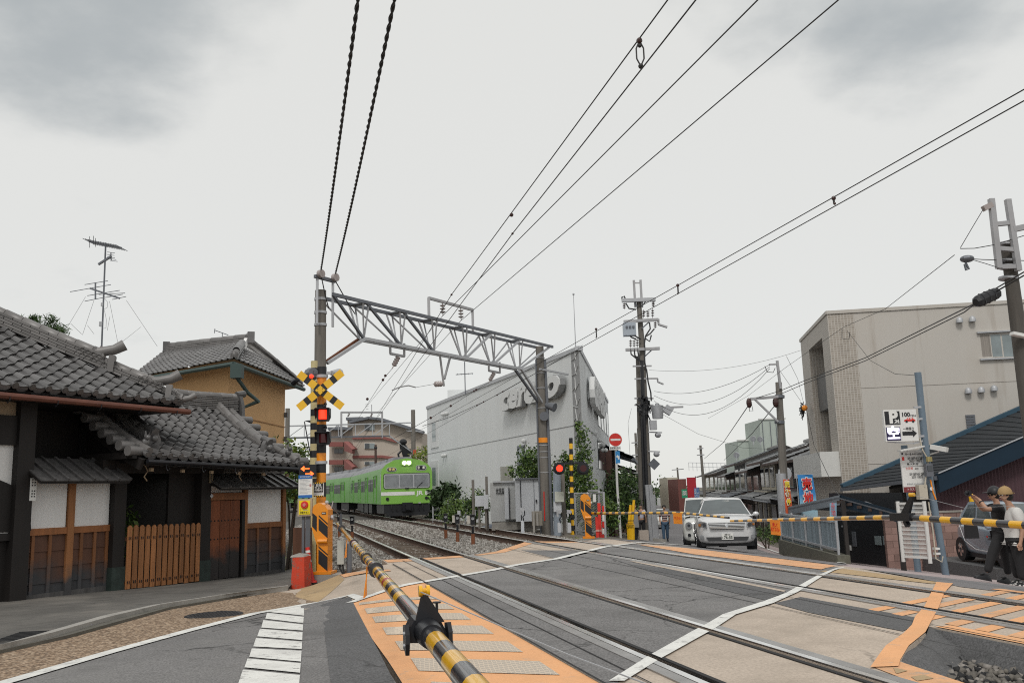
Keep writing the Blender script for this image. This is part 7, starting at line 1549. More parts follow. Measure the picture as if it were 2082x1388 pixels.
# ---------------------------------------------------------------- poles and their wires
def util_pole():
 Y=45.0;b=gnd(1316,Y);t=thing('utility_pole','tall cluttered utility pole at the street mouth with three crossarms','utility pole',b)
 u=lambda x,y,d=0.:at(1240+x*.21605,560+y*.21605,Y+d)
 top=u(270,215);m=MB();m.tube([b-Z3*.3,at(1311,850,Y),u(300,640),top],.2,12,rs=[.20,.18,.15,.12]);pm=m.build('pole',MT['pole_concrete'],t,smooth=40)
 m=MB();m.tube([at(1307,1104,Y+.4),at(1301,850,Y+.4),u(262,760,.4)],.13,10,rs=[.17,.15,.11]);m.build('pole',MT['pole_concrete'],t,smooth=40)
 for x0,x1,y0,y1 in((225,240,45,300),(288,303,42,300)):m=MB();m.bar(u(x1,y1,-.1),u(x0,y0,-.1),.11);m.build('earth_rod_support',MT['steel'],t)
 m=MB();m.bar(u(225,70,-.1),u(290,70,-.1),.06);m.build('tie_bar',MT['steel'],t)
 for(x0,y0,x1,y1,w,mt)in((112,236,428,226,.2,'galv'),(130,435,455,415,.16,'rust'),(148,700,468,686,.16,'steel'),(215,853,392,850,.08,'steel'),(232,972,450,968,.08,'steel'),(232,1155,410,1155,.08,'steel'),(232,1218,410,1218,.08,'steel')):
  m=MB();m.bar(u(x0,y0,-.25),u(x1,y1,-.25),w,w*.9);m.build('crossarm',MT['steel' if mt=='rust' else mt],t)
 for a,c in(((300,500),(365,440)),((330,760),(410,685)),((255,290),(230,240)),((300,290),(345,235))):m=MB();m.bar(u(*a,-.2),u(*c,-.2),.06);m.build('arm_brace',MT['galv_dark'],t)
 m=MB();m.tube([u(455,410,-.2),u(460,460,-.2),u(540,485,-.2)],.07,5);m.tube([u(448,968,-.2),u(452,1000,-.2),u(505,1022,-.2)],.05,5);m.build('offset_arm',MT['steel'],t)
 c=u(183,508,-.3);m=MB();m.box(c,(.62,.5,.66));o=m.build('switch_box',mat('box_blue',(.34,.38,.43),.5,var=.08),t)
 for k in range(3):m=MB();q=c+V((-.16+.17*k,-.27,.08));m.box(q,(.1,.05,.12),.3);m.build('bushing',MT['galv_dark'],o)
 for x,y0,y1 in((135,255,320),(408,240,300),(318,320,400),(358,330,400),(402,310,400),(427,430,500),(195,600,680),(228,600,680),(258,590,680)):insulator(u(x,y0,-.3),u(x,y1,-.3),t,3,.09,'insul_red')
 for pts in(((120,240),(112,205),(135,195),(150,230)),((150,260),(180,310),(245,320)),((372,440),(380,500),(335,570)),((418,500),(380,545),(335,575)),((195,690),(200,740),(280,805)),((228,690),(235,750),(280,805)),((260,690),(275,780),(285,805)),((335,570),(325,640),(330,700),(325,800),(345,900)),((390,560),(375,620),(330,590)),((345,880),(360,1000),(385,1100),(390,1180)),((165,520),(200,580),(250,600)),((205,520),(240,570),(290,600))):
  m=MB();m.tube([u(x,y,-.3)for x,y in pts],.04,5);m.build('jumper_cable',MT['black'],t)
 m=MB();m.tube([at(1316,1040,Y-.3),at(1309,850,Y-.3),at(1307,800,Y-.25),u(300,800,-.2)],.10,7);m.tube([at(1311,1030,Y-.35),at(1305,860,Y-.3),u(310,1100,-.25)],.07,6);m.build('cable_bundle',MT['black'],t)
 for k,(px,y0)in enumerate(((1316,985),(1323,985),(1329,1005))):m=MB();m.cyl(gnd(px+3,Y-.5)-Z3*.2,at(px-1,y0,Y-.5),.10,n=8);m.build('cable_guard',MT['galv'],t)
 m=MB()
 for k in range(26):x=300+random.uniform(-40,80);y=1150+random.uniform(0,130);m.tube([u(x,y,-.3),u(x+random.uniform(-40,60),y+random.uniform(-30,60),-.4),u(x+random.uniform(-20,40),y+random.uniform(20,120),-.3)],.03,4)
 for k in range(14):m.box(u(310+random.uniform(-45,60),1180+random.uniform(-20,120),-.35),(.12,.1,random.uniform(.15,.3)))
 m.build('splice_cables',MT['black'],t)
 m=MB();m.bar(u(385,1245,-.3),u(690,1235,-.3),.09);m.bar(u(370,1290,-.3),u(420,1245,-.3),.06);a=m.build('service_arm',MT['steel'],t)
 m=MB();c=u(448,1280,-.3);m.cyl(c-Z3*.35,c+Z3*.3,.27,.32,12);m.cyl(c+Z3*.3,c+Z3*.42,.12,.1,8);m.build('transformer',MT['galv'],a,smooth=40)
 m=MB();c=u(548,1265,-.3);m.box(c,(.4,.3,.4),0,0,M.Rotation(.6,4,'Y'));m.build('junction_box',MT['galv'],a)
 for(px,py),(w,h)in(((1328,869),(.28,.36)),):m=MB();c=at(px,py-5,Y-.3);m.box(c,(w*1.2,.3,h*1.3));m.build('meter_box',MT['grey_paint'],t)
 for y,w in((878,14),(917,12)):m=MB();a_,b_=at(1318,y,Y-.2),at(1318+w*2,y+1,Y-.2);m.bar(a_,b_,.06);m.ball(at(1318+w*1.4,y+6,Y-.2),(.16,.16,.14),6);m.build('street_lamp',MT['galv'],t)
 m=MB();c=at(1330,943,Y-.2);m.prism([c+V((-.3,0,0)),c+V((0,0,.3)),c+V((.3,0,0)),c+V((0,0,-.3))],V((0,.02,0)));m.build('back_of_sign',MT['galv_dark'],t)
 return u
UU=util_pole()
def pole(label,px,Y,xt,yt,r=.15,arms=(),name='utility_pole',mt='pole_concrete',extra=None):
 b=gnd(px,Y);top=at(xt,yt,Y);t=thing(name,label,'utility pole',b,None);m=MB();m.tube([b-Z3*.3,b.lerp(top,.5),top],r,10,rs=[r*1.15,r,r*.8]);m.build('pole',MT[mt],t,smooth=40)
 for x0,y0,x1,y1,w in arms:m=MB();m.bar(at(x0,y0,Y-.2),at(x1,y1,Y-.2),w);m.build('crossarm',MT['steel'],t)
 if extra:extra(t,Y)
 return t
pole('slim pole far behind the tall cluttered pole',1299,80,1292,880,.14,((1282,962,1302,960,.1),(1285,925,1300,924,.1),(1284,900,1298,899,.1)))
pole('thin far pole left of the tall cluttered pole',1303,105,1297,870,.16,((1290,905,1306,904,.12),(1288,930,1308,930,.12)))
pole('far brown pole with two small crossarms in front of the town houses',1433,88,1424,905,.15,((1417,925,1432,924,.1),(1418,912,1430,911,.1)))
pole('far small pole with a green lamp further down the right side',1382,150,1377,950,.18,((1366,955,1390,953,.15),))
def p1583(t,Y):
 m=MB();m.bar(at(1526,811,Y-.2),at(1582,806,Y-.2),.10);m.bar(at(1534,811,Y-.2),at(1582,857,Y-.2),.07);m.build('bracket_arm',MT['steel'],t)
 m=MB();m.bar(at(1587,790,Y-.15),at(1580,733,Y-.15),.09);m.bar(at(1564,741,Y-.15),at(1582,740,Y-.15),.06);m.build('top_post',MT['steel'],t)
 m=MB();m.ball(at(1523,819,Y-.2),(.11,.11,.2),6);m.ball(at(1577,818,Y-.2),(.12,.12,.2),6);m.build('insulator',MT['insul_red'],t)
 m=MB();m.tube([at(1555,744,Y-.2),at(1560,756,Y-.2),at(1572,757,Y-.2),at(1576,748,Y-.2)],.015,4);m.tube([at(1527,815,Y-.2),at(1531,835,Y-.2),at(1524,836,Y-.2),at(1523,826,Y-.2)],.012,4);m.build('jumper_cable',MT['wire'],t)
 for y in(806,858):m=MB();m.cyl(at(1585,y+3,Y),at(1585,y-3,Y),.19,n=10);m.build('steel_strap',MT['galv_dark'],t)
 m=MB();m.cyl(gnd(1590,Y),at(1588,962,Y),.20,n=10);m.build('guard_sleeve',MT['galv'],t,smooth=40);m=MB();c=at(1596,962,Y-.05);m.cyl(c,c+V((0,.04,0)),.26,n=14);m.build('back_of_mirror',MT['galv'],t)
pole('concrete pole beside the sale banners with a long side bracket',1591,34.5,1583,777,.155,(),extra=p1583)
def right_pole(t,Y):
 f=lambda x,y,d=-.2:at(1900+x*.24495,380+y*.24495,Y+d)
 for a,b in(((470,100),(535,675)),((607,105),(697,695))):m=MB();m.bar(f(*a),f(*b),.085);m.build('upright',MT['steel'],t)
 m=MB();m.bar(f(495,312),f(635,298),.07);m.bar(f(650,355),f(760,330),.09);m.bar(f(525,665),f(700,660),.07);m.bar(f(530,510),f(690,525),.07);m.build('tie_bar',MT['steel'],t)
 m=MB();m.bar(f(405,182),f(475,148),.09);m.build('insulator',MT['insul'],t)
 for y in(480,620,665,760):m=MB();m.cyl(f(590+y*.06-25,y+9,0),f(590+y*.06-25,y-9,0),.15,n=12);m.build('steel_strap',MT['galv'],t)
 m=MB();a,b=f(640,1215),f(760,1240);m.bar(a,b,.12,.05);m.build('sign_edge',MT['white'],t)
 m=MB();m.tube([f(250,600),f(265,640),f(285,680),f(262,690),f(250,640)],.02,5);m.ball(f(270,597),(.12,.1,.06),6);m.build('cable_clamp',MT['galv_dark'],t)
RPY=14.5
pole('thick concrete pole with twin steel uprights at the right edge of the picture',2115,RPY,2047,492,.128,(),extra=right_pole,mt='pole_dark')
def splice():
 a,b=at(1985,614,RPY-.5),at(2028,595,RPY-.3);d=(b-a);t=thing('cable_splice_case','black splice case hanging under the thick cable near the right pole','splice case',a);m=MB();x=d.normalized();u=x.cross(V((0,1,0))).normalized()
 m.tube([a-x*.02,a+x*.03,a.lerp(b,.5),b-x*.03,b+x*.02],.1,8,rs=[.06,.095,.10,.095,.06]);m.build('case',MT['black'],t)
 for k in range(3):m=MB();c=a.lerp(b,.25+.25*k);m.tube([c+u*.1*math.cos(q)+V((0,1,0))*.1*math.sin(q)for q in np.linspace(0,6.28,9)],.012,4);m.build('rib',MT['black_metal'],t)
splice()
def sagw(label,A,B,sag,r=.012,m='wire'):return wire(label,[A,B],r,m,sag)
q=lambda x,y:at(1900+x*.24495,380+y*.24495,RPY-.2)
def cables():
 A=q(580,785);pts=[(2082,560,RPY-1),(1990,613,RPY),(1885,665,20),(1760,727,25),(1640,772,31),(1584,795,34),(1530,811,34.3)]
 wire('thick upper street cable from the right pole across the beige building',[at(*p)for p in pts],.022,name='street_cable',cat='cable')
 pts=[(2082,553,RPY-1),(2022,588,RPY),(1960,635,17),(1885,672,20),(1760,733,25),(1640,778,31),(1587,801,34)]
 wire('thick lower street cable running just beneath the upper one',[at(*p)for p in pts],.02,name='street_cable',cat='cable')
 wire('thin service wire from the right pole to the pole by the banners',[q(165,565),at(1800,628,20),at(1715,665,26),at(1600,745,33),at(1520,805,40),at(1440,850,46)],.011)
 wire('thin wire from the right pole bracket down to its clamp',[q(405,185),q(330,310),q(215,505)],.01);wire('short wire from the clamp to the right pole top',[q(215,512),q(330,510),q(500,480),q(740,405)],.012);wire('short lower wire from the clamp to the right pole',[q(260,595),q(400,603),q(540,606),q(760,612)],.012);wire('slack wire from the clamp below the right pole bracket',[q(300,600),q(420,635),q(560,680)],.01)
 wire('slack wire from the parking sign pole up to the beige building',[at(1864,763,22.6),at(1820,760,26),at(1770,733,31),at(1722,672,35.6)],.014);m=MB();m.tube([at(1712,668,35.5),at(1712,688,35.5),at(1726,690,35.5),at(1728,675,35.5)],.014,4);m.solo('cable_loop',MT['wire'],'small cable loop hanging at the beige building corner','cable',at(1712,668,35.5))
 for k,(y0,y1,sg)in enumerate(((741,815,.5),(745,818,.9),(749,823,1.2))):sagw(('highest','middle','lowest')[k]+' of three drooping wires between the banner pole and the tall cluttered pole',at(1565,y0,34.3),at(1330,y1-20+k*6,44.8),sg,.016)
 sagw('long thin wire from the tall cluttered pole toward the beige building',at(1320,752,44.8),at(1628,712,43.1),.4,.012);wire('cable with clips dropping from the side bracket down the street',[at(1521,825,34.3),at(1470,900,60),at(1432,932,87.8)],.03);wire('second cable with clips dropping from the banner pole down the street',[at(1577,822,34.3),at(1530,880,50),at(1472,935,87)],.03)
 wire('wire from the tall cluttered pole sloping over the street to the right',[at(1340,838,44.7),at(1420,882,52),at(1510,910,56),at(1618,915,50)],.014);wire('service wire from the banner pole down to the tile corner',[at(1580,745,34.3),at(1628,815,42)],.012);wire('thin service wire from the banner pole to the beige building side',[at(1599,724,34.6),at(1622,770,38),at(1634,820,42)],.012);wire('black cable hanging down the mosaic tile corner',[at(1637,820,40),at(1655,905,37),at(1700,1000,30),at(1712,1010,27)],.018)
 wire('far thin wire on the left of the tall cluttered pole',[at(1284,830,80),at(1277,860,70),at(1283,960,80)],.02)
cables()
def cable_knot():
 b=at(1632,835,42);t=thing('cable_coil','tangle of black service cables with an orange insulator above the dark eave','cable',b);m=MB()
 for k in range(16):m.tube([at(1628+random.uniform(-4,8),815+random.uniform(0,35),42),at(1632+random.uniform(-8,10),830+random.uniform(-8,16),41.8),at(1630+random.uniform(-4,8),815+random.uniform(0,40),42)],.02,4)
 m.build('coil',MT['black'],t);m=MB();m.ball(at(1636,829,41.6),.14,6);m.build('insulator',MT['tag_orange'],t)
cable_knot()
# ================================================================== things by the far side of the crossing
mk('cab_white',(.50,.52,.55),.5,var=.05,dirt=(.36,.36,.35),damt=.4,dsc=1.5);mk('cab_grey',(.40,.41,.41),.55,var=.06,dirt=(.28,.28,.27),damt=.4,dsc=1.5)
def upright(x0,x1,y0,y1,Y,dep,mb,m=0,yaw=0.):
 a,b=at(x0,y1,Y),at(x1,y1,Y);zt=at((x0+x1)/2,y0,Y).z;c=((a.x+b.x)/2,Y+dep/2,(a.z+zt)/2);mb.box(c,(b.x-a.x,dep,zt-a.z),yaw,m);return V((c[0],Y,a.z)),b.x-a.x,zt-a.z
def cabinets():
 g=gnd(1025,31.5);t=thing('relay_cabinet','grey relay cabinet lettered in black with a lower front box','cabinet',g)
 m=MB();upright(998,1050,980,1060,31.6,1.0,m);m.build('body',MT['cab_grey'],t);m=MB();upright(1002,1050,977,981,31.5,1.2,m);m.build('lid',MT['galv'],t)
 m=MB();upright(1027,1036,993,1055,31.3,.3,m);m.build('door',MT['cab_white'],t);m=MB();upright(1037.5,1049,993,1055,31.35,.3,m);m.build('door',MT['cab_grey'],t)
 m=MB();upright(1035.5,1037.5,990,1056,31.25,.1,m);m.build('latch_bar',MT['black_metal'],t)
 letters('伏見街',.2,at(1017,998,31.58),X3,Z3,MT['black'],t,width=.30,bold=.003);letters('510M927M',.1,at(1017,1003.5,31.58),X3,Z3,MT['black'],t,width=.28)
 m=MB();upright(1000,1103,1060,1078,31.5,.8,m);m.build('plinth',MT['concrete'],t)
 g=gnd(1075,31);t=thing('relay_cabinet','taller white relay cabinet with a black latch bar beside the gantry pole','cabinet',g)
 m=MB();upright(1049,1102,974,1060,31.0,1.0,m);m.build('body',MT['cab_white'],t);m=MB();upright(1047,1104,971,974.5,30.9,1.25,m);m.build('lid',MT['galv_dark'],t)
 m=MB();upright(1059.5,1061.2,976,1058,30.97,.1,m);m.build('latch_bar',MT['black_metal'],t);m=MB();upright(1086.5,1087.5,974,1038,30.98,.05,m);m.build('door_seam',MT['galv_dark'],t)
 m=MB();upright(1089,1092,1015,1020,30.93,.1,m);m.build('handle',MT['black_metal'],t)
 m=MB();upright(1018,1044,948,985,34,.5,m);mm=m.solo('corrugated_screen',mat('screen_grey',(.30,.30,.27),.7,var=.15,stretch=(6,6,.5)),'greenish grey metal screen standing behind the lettered cabinet','screen',at(1030,1000,34))
 g=gnd(1094,29.2);t=thing('terminal_box','weathered tan metal terminal box at the foot of the gantry pole','box',g);m=MB();upright(1082,1103,1039,1068,29.2,.35,m);m.build('body',mat('tan_metal',(.22,.20,.165),.7,var=.2,dirt=(.12,.1,.08),damt=.5),t)
 m=MB();upright(1084,1088,1040,1082,29.1,.1,m);upright(1091,1095,1042,1068,29.1,.1,m);m.build('pipe',MT['concrete'],t)
 for x,y0,lb in((1063,1036,'small sensor on a white post in front of the white cabinet'),(1137.5,1040,'small sensor on a white post right of the gantry pole'),(1158.5,1040,'small sensor on a white post beside the striped light post')):
  Y=28.5;g=gnd(x,Y);t=thing('sensor',lb,'sensor',g);m=MB();upright(x-3.2,x+3.2,y0+22,1082,Y,.12,m);m.build('post',MT['cab_white'],t);m=MB();c=at(x,y0,Y);m.cyl(c+V((0,.1,0)),c+V((0,-.08,0)),.06,n=10);m.box(at(x-4,y0+3,Y),(.06,.12,.22));m.build('head',MT['galv'],t)
  m=MB();m.tube([at(x+3,y0,Y),at(x+4,y0+10,Y),at(x,y0+14,Y),at(x+2,y0+22,Y)],.02,5);m.build('hose',MT['black'],t)
 for x0,x1,y0,y1,Y,lb in((966,984,1007,1029,32,'pale box on a concrete stake left of the lettered cabinet'),(984,993,1005,1034,31.8,'narrow pale box fixed to the weathered stake'),(960,967,1037,1048,33,'little grey box on a post beyond the far rail'),(930,936,1038,1048,34,'little grey box furthest left beyond the far rail')):
  g=gnd((x0+x1)/2,Y);t=thing('junction_box',lb,'box',g);m=MB();upright(x0,x1,y0,y1,Y,.3,m);m.build('box',MT['cab_white'],t);m=MB();xm=(x0+x1)/2;upright(xm-2,xm+2,y1-1,1075,Y+.1,.1,m);m.build('post',MT['pole_concrete'],t)
 for x,y0,lb in((963.5,975,'thin concrete stake left of the pale box'),(991.5,968,'concrete stake beside the lettered cabinet')):
  g=gnd(x,32.3);m=MB();upright(x-2.6,x+2.6,y0,1078,32.3,.14,m);m.solo('concrete_stake',MT['pole_concrete'],lb,'post',g)
 g=gnd(1130,29.5);t=thing('equipment_post','blue grey steel post carrying a pale control box, right of the gantry pole','post',g)
 m=MB();a,b=at(1133,1085,29.5),at(1132,958,29.5);m.cyl(a-Z3*.3,b,.13,n=10);m.build('post',mat('bluegrey',(.25,.29,.34),.5,var=.1),t);m=MB();upright(1129,1147,999,1020,29.2,.3,m);o=m.build('box',mat('pale_cream',(.50,.52,.46),.6,var=.05),t)
 m=MB();upright(1126,1142,1020,1040,29.3,.2,m);m.build('lower_box',MT['cab_white'],t)
 m=MB();upright(1145,1152.5,962,1085,29.8,.2,m);m.solo('concrete_stake',MT['pole_concrete'],'tall concrete stake between the pale control box and the striped light post','post',gnd(1149,29.8))
 g=V((*gz(1025,1077,-.12)[:2],-.12));m=MB();m.ball(g+V((0,.2,.1)),(.9,.25,.16),7);m.ball(g+V((.5,.3,.08)),(.6,.2,.12),7);m.solo('sandbag',mat('bag_blue',(.13,.15,.19),.8,var=.2),'dark blue grey tarpaulin bundle lying beside the far rail','bag',g,smooth=True)
cabinets()
def far_signal():
 Y=28.8;g=gnd(1163,Y);t=thing('crossing_light_post','yellow and black striped post with two round crossing lamps, the left one lit red','signal',g);x=g.x
 ys=list(np.linspace(890,1090,19))
 for k in range(18):
  m=MB();xx=at(1160.5+.016*(ys[k]-890),ys[k],Y).x;m.cyl((xx,Y,at(1162,ys[k+1],Y).z),(xx,Y,at(1162,ys[k],Y).z),.06,n=10);m.build('mast',MT['black' if k%2==0 else 'yellow'],t,smooth=40)
 m=MB();m.bar(at(1137,942,Y),at(1186,940,Y),.06);m.build('cross_arm',MT['black_metal'],t)
 for px,lit in((1137,True),(1185,False)):
  c=at(px,952,Y-.1);m=MB();m.cyl(c+V((0,.12,0)),c,.18,.20,16);m.lathe([(.13,0),(.15,.22)],M.Translation(c)@M.Rotation(R(90),4,'X'),14);o=m.build('lamp_hood',MT['black_metal'],t)
  m=MB();m.cyl(c+V((0,-.01,0)),c+V((0,-.232,0)),.105,n=16);m.build('lens',MT['lamp_red' if lit else 'lamp_off'],o,smooth=40)
far_signal()
def red_posts():
 for x0,x1,y0,Y,lb in((1212.5,1218,1050,27.2,'short bright red post right in front beside the far barrier machine'),(1218,1224,1022,27.6,'tall bright red post behind the short one at the far barrier machine')):
  g=gnd((x0+x1)/2,Y);t=thing('red_post',lb,'post',g);m=MB();upright(x0,x1,y0,1096,Y,.1,m);m.build('post',MT['red'],t);m=MB();upright(x0-.3,x1+.3,1076,1080,Y-.02,.12,m);m.build('collar',mat('pale_red',(.6,.3,.25),.5),t)
 g=gnd(1229,28);t=thing('red_white_post','narrow red and white banded post beside the fence end','post',g)
 for k,y in enumerate((1028,1045,1060,1072,1085)):m=MB();upright(1225,1229,y,y+14,28,.08,m);m.build('band',MT['red' if k%2==0 else 'white'],t)
red_posts()
def link_fence():
 a,b=at(1170,1040,30.6),at(1229,1040,29.0);P=Plane(a,b);t=thing('chain_link_fence','chain link fence panel on grey posts behind the far barrier machine','fence',V((a.x,a.y,terr(a.x,a.y))));z0=terr(a.x,a.y);z1=P.px(1200,1002)[1]
 for s in(0,P.L*.5,P.L):m=MB();m.cyl(P.P(s,z0-.2),P.P(s,z1+.03),.035,n=8);m.build('post',MT['galv'],t)
 m=MB();m.tube([P.P(0,z1),P.P(P.L,z1)],.025,6);m.tube([P.P(0,z0+.1),P.P(P.L,z0+.1)],.02,6);m.build('rail',MT['galv'],t)
 m=MB();h=z1-z0;n=int((P.L+h)/.085)
 for k in range(n):
  for sgn in(1,-1):
   s0=-h+k*.085;p,q=(s0,z0),(s0+h,z1)
   lo,hi=max(0,-s0/h),min(1,(P.L-s0)/h)
   if hi-lo<.05:continue
   A=P.P(s0+h*lo,z0+h*lo if sgn>0 else z1-h*lo);B=P.P(s0+h*hi,z0+h*hi if sgn>0 else z1-h*hi);m.bar(A,B,.006)
 o=m.build('wire_mesh',MT['galv'],t);o['kind']='stuff'
 m=MB();m.bar(at(1196,1003,29.6),at(1196,997,29.6),.06);m.bar(at(1196,997,29.6),at(1218,997,29.3),.06);m.bar(at(1218,997,29.3),at(1218,1090,29.3),.06);m.bar(at(1196,997,29.6),at(1196,1090,29.6),.06);m.build('gate_frame',MT['galv'],t)
 m=MB();upright(1206,1212,1004,1020,29.2,.03,m);m.build('plate',MT['white'],t)
link_fence()
def no_entry():
 Y=40.0;g=gnd(1258,Y);t=thing('no_entry_sign','round red no entry sign with a white bar above a blue arrow plate','traffic sign',g)
 m=MB();m.tube([g-Z3*.2,at(1255,990,Y),at(1251,882,Y)],.055,10);m.build('post',MT['house_white'],t)
 c=at(1251.3,893.5,Y-.08);m=MB();m.cyl(c,c+V((0,-.02,0)),.285,n=28);o=m.build('disc',MT['red'],t);m=MB();m.cyl(c+V((0,.004,0)),c+V((0,-.012,0)),.30,n=28);m.build('rim',MT['white'],o)
 m=MB();m.box(c+V((0,-.024,0)),(.44,.01,.09));m.build('bar',MT['white'],o)
 c=at(1250.5,910.5,Y-.08);m=MB();m.box(c,(.52,.015,.16));o=m.build('sub_plate',MT['white'],t);letters('自転車を除く',.1,c+V((0,-.01,0)),X3,Z3,MT['black'],o,width=.44)
 c=at(1256,929,Y-.06);m=MB();m.box(c,(.20,.015,.54));o=m.build('arrow_plate',mat('sign_blue',(.03,.22,.50),.4),t);m=MB();m.prism([c+V((x*.16,-.012,z*.16))for x,z in((-.5,.1),(0,.75),(0,.35),(.45,.35),(.45,-.6),(0,-.6),(0,-.15))],V((0,-.006,0)));m.build('arrow',MT['white'],o)
no_entry()
def yellow_poles():
 for x0,x1,y0,Y,lb in((1275.5,1281,1030,33.5,'left leaning yellow pole'),(1281,1287.5,1020,33.3,'taller yellow pole next to it on the right')):
  pass
 g=gnd(1280,33.4);t=thing('yellow_arm_guard','leaning pair of yellow poles beside the narrow lane, left of the utility pole','guard pole',g)
 for x0,x1,y0 in((1276,1282,1026),(1280.5,1289,1016)):m=MB();m.cyl(gnd(x0,33.4),at((x0+x1)/2,1065,33.4),.10,n=9);m.cyl(at((x0+x1)/2,1065,33.4),at(x1,y0,33.4),.06,.05,9);m.build('pole',MT['yellow'],t,smooth=40)
 for y in(1058,1068):m=MB();c=at(1281,y,33.25);m.bar(c-V((.12,0,0)),c+V((.14,0,0)),.03);m.build('clamp',MT['black_metal'],t)
yellow_poles()
G4=[MT['leaf1'],MT['leaf2'],MT['leaf3']]
bush('ivy_tree','tall leafy bush climbing the corner of the grey building behind the gantry pole','tree',gnd(1165,32.6),at(1160,1000,32.6),(1.0,.7,1.2),G4,95,60,.16,.12,extra=np.concatenate([clumps(at(1186,925,32.8),(.22,.2,1.0),22,40,.10),clumps(at(1148,945,32.8),(.3,.2,.5),12,40,.11),clumps(at(1178,885,33.2),(.1,.1,.55),8,26,.07)]))
bush('ivy_bush','lower leafy bush spilling over the fence towards the no entry sign','bush',gnd(1222,31.5),at(1218,1045,31.5),(.6,.6,.85),G4,50,60,.16,.13)
bush('cabinet_bush','bush with light leaves standing left of the gantry pole above the white cabinet','bush',gnd(1086,33.5),at(1085,950,33.4),(.55,.5,.75),G4,50,50,.14,.12,extra=np.concatenate([clumps(at(1048,960,33),(.35,.1,.25),8,26,.09)]))
bush('lane_hedge','dark hedge along the left of the lane beside the no entry sign','hedge',gnd(1278,46),at(1272,1015,47),(1.0,2.5,1.5),[MT['leaf3'],MT['leaf1']],90,60,.24,.17)
bush('round_shrub','round green shrub beyond the far rail right of the train','shrub',gnd(918,38),at(920,1037,38),(.6,.5,.40),[MT['leaf1'],MT['leaf2']],36,50,.12,.11)
bush('spiky_shrub','spiky dark plant against the grey building near the train','shrub',gnd(910,42),at(908,1008,42),(.6,.5,.45),[MT['leaf3']],30,40,.12,.3,stems=3)
bush('dark_shrub','dark shrubs between the train and the grey building','shrub',gnd(890,52),at(890,1035,52),(.6,.6,.8),[MT['leaf3'],MT['leaf1']],34,50,.16,.14)
bush('stake_bush','leafy bush behind the concrete stakes left of the cabinets','bush',gnd(960,36),at(968,1028,36),(.55,.4,.55),G4,30,45,.14,.12)
bush('roadside_tree','small light green tree between the far gantry pole and the grey building','tree',gnd(866,70),at(863,945,70),(1.0,.8,1.5),[MT['leaf2'],MT['leaf4']],26,26,.22,.24)
def low_fence():
 a,b=at(880,1015,44),at(945,1015,39);P=Plane(a,b);t=thing('wire_fence','low wire fence on thin posts in front of the shrubs by the grey building','fence',V((a.x,a.y,terr(a.x,a.y))))
 for s in np.linspace(0,P.L,5):m=MB();m.cyl(P.P(s,-.3),P.P(s,P.px(910,1014)[1]),.03,n=6);m.build('post',MT['galv'],t)
 for k in range(4):m=MB();z=P.px(910,1014)[1]-.25*k;m.bar(P.P(0,z),P.P(P.L,z),.015);m.build('wire',MT['galv'],t)
low_fence()
def weeds():
 P=[]
 for k in range(60):
  p,q=random.choice([(random.uniform(8.6,9.4),random.uniform(22.5,40)),(random.uniform(.0,.8),random.uniform(19,34))]);x,y=xy(p,q);P.append(np.array((x,y,bedz(x,y)+.04))+RNG.normal(size=(14,3))*np.array((.07,.07,.04)))
 me=leaf_mesh('weeds',[MT['leaf4'],MT['leaf2']],np.concatenate(P),.09,(0,0,0),aspect=.25);o=bpy.data.objects.new('weeds',me);COL.objects.link(o);o['kind']='stuff'
weeds()
# ---------------------------------------------------------------- sale banners, parking signs, gate panel
def banner(label,px,py0,py1,w,Y,rows,mt,tm,bow=.12,back=None):
 g=gnd(px,Y);t=thing('nobori_banner',label,'banner',g);a,b=at(px-4,py1,Y),at(px+1,py0,Y);H=b.z-a.z;x0=b.x
 m=MB();m.cyl((x0-.03,Y,g.z),(x0-.03,Y,b.z+.08),.014,n=6);m.bar((x0-.1,Y,b.z+.03),(x0+w+.03,Y,b.z+.03),.02);m.build('pole',MT['galv'],t)
 f=lambda u,v:V((x0+w*u-.05*(1-v)*0,Y-bow*math.sin(2.6*v+1.2*u)*(.4+u),a.z+H*v+.02));m=MB();m.grid(f,4,8);o=m.build('cloth',mt,t,smooth=True)
 for tx,v,s in rows:
  c=f(.5,v);letters(tx,s,c+V((0,-.055,0)),X3,Z3,MT['white'],o,width=s*.90,bold=.035);letters(tx,s,c+V((0,-.065,0)),X3,Z3,tm,o,width=s*.78,bold=.012)
 return t,o,f
bl=mat('banner_blue',(.03,.22,.50),.7,var=.1);
def banner_grad():
 m=mat('banner_cloth',(.04,.24,.50),.75,var=.0);nt=m.node_tree;N=nt.nodes;L=nt.links;b=N['Principled BSDF'];tc=N.new('ShaderNodeTexCoord');sp=N.new('ShaderNodeSeparateXYZ');L.new(tc.outputs['Generated'],sp.inputs[0]);cr=N.new('ShaderNodeValToRGB');e=cr.color_ramp.elements;e[0].position=.0;e[0].color=(.42,.58,.66,1);e[1].position=.55;e[1].color=(.03,.20,.48,1);k=e.new(.35);k.color=(.25,.48,.62,1);L.new(sp.outputs[2],cr.inputs[0]);L.new(cr.outputs[0],b.inputs['Base Color']);return m
banner('blue sale banner with big red characters beside the concrete pole',1620,966,1054,.58,32.5,(('売',.76,.46),('地',.43,.46)),banner_grad(),MT['red'],.10)
banner('narrow yellow and red sale banner against the concrete pole',1591,975,1056,.24,33.6,(('売',.86,.24),('物',.64,.24),('件',.42,.22)),mat('banner_red',(.62,.10,.03),.7,var=.3,sc=1.2),mat('banner_yellow',(.8,.6,.05),.6),.06)
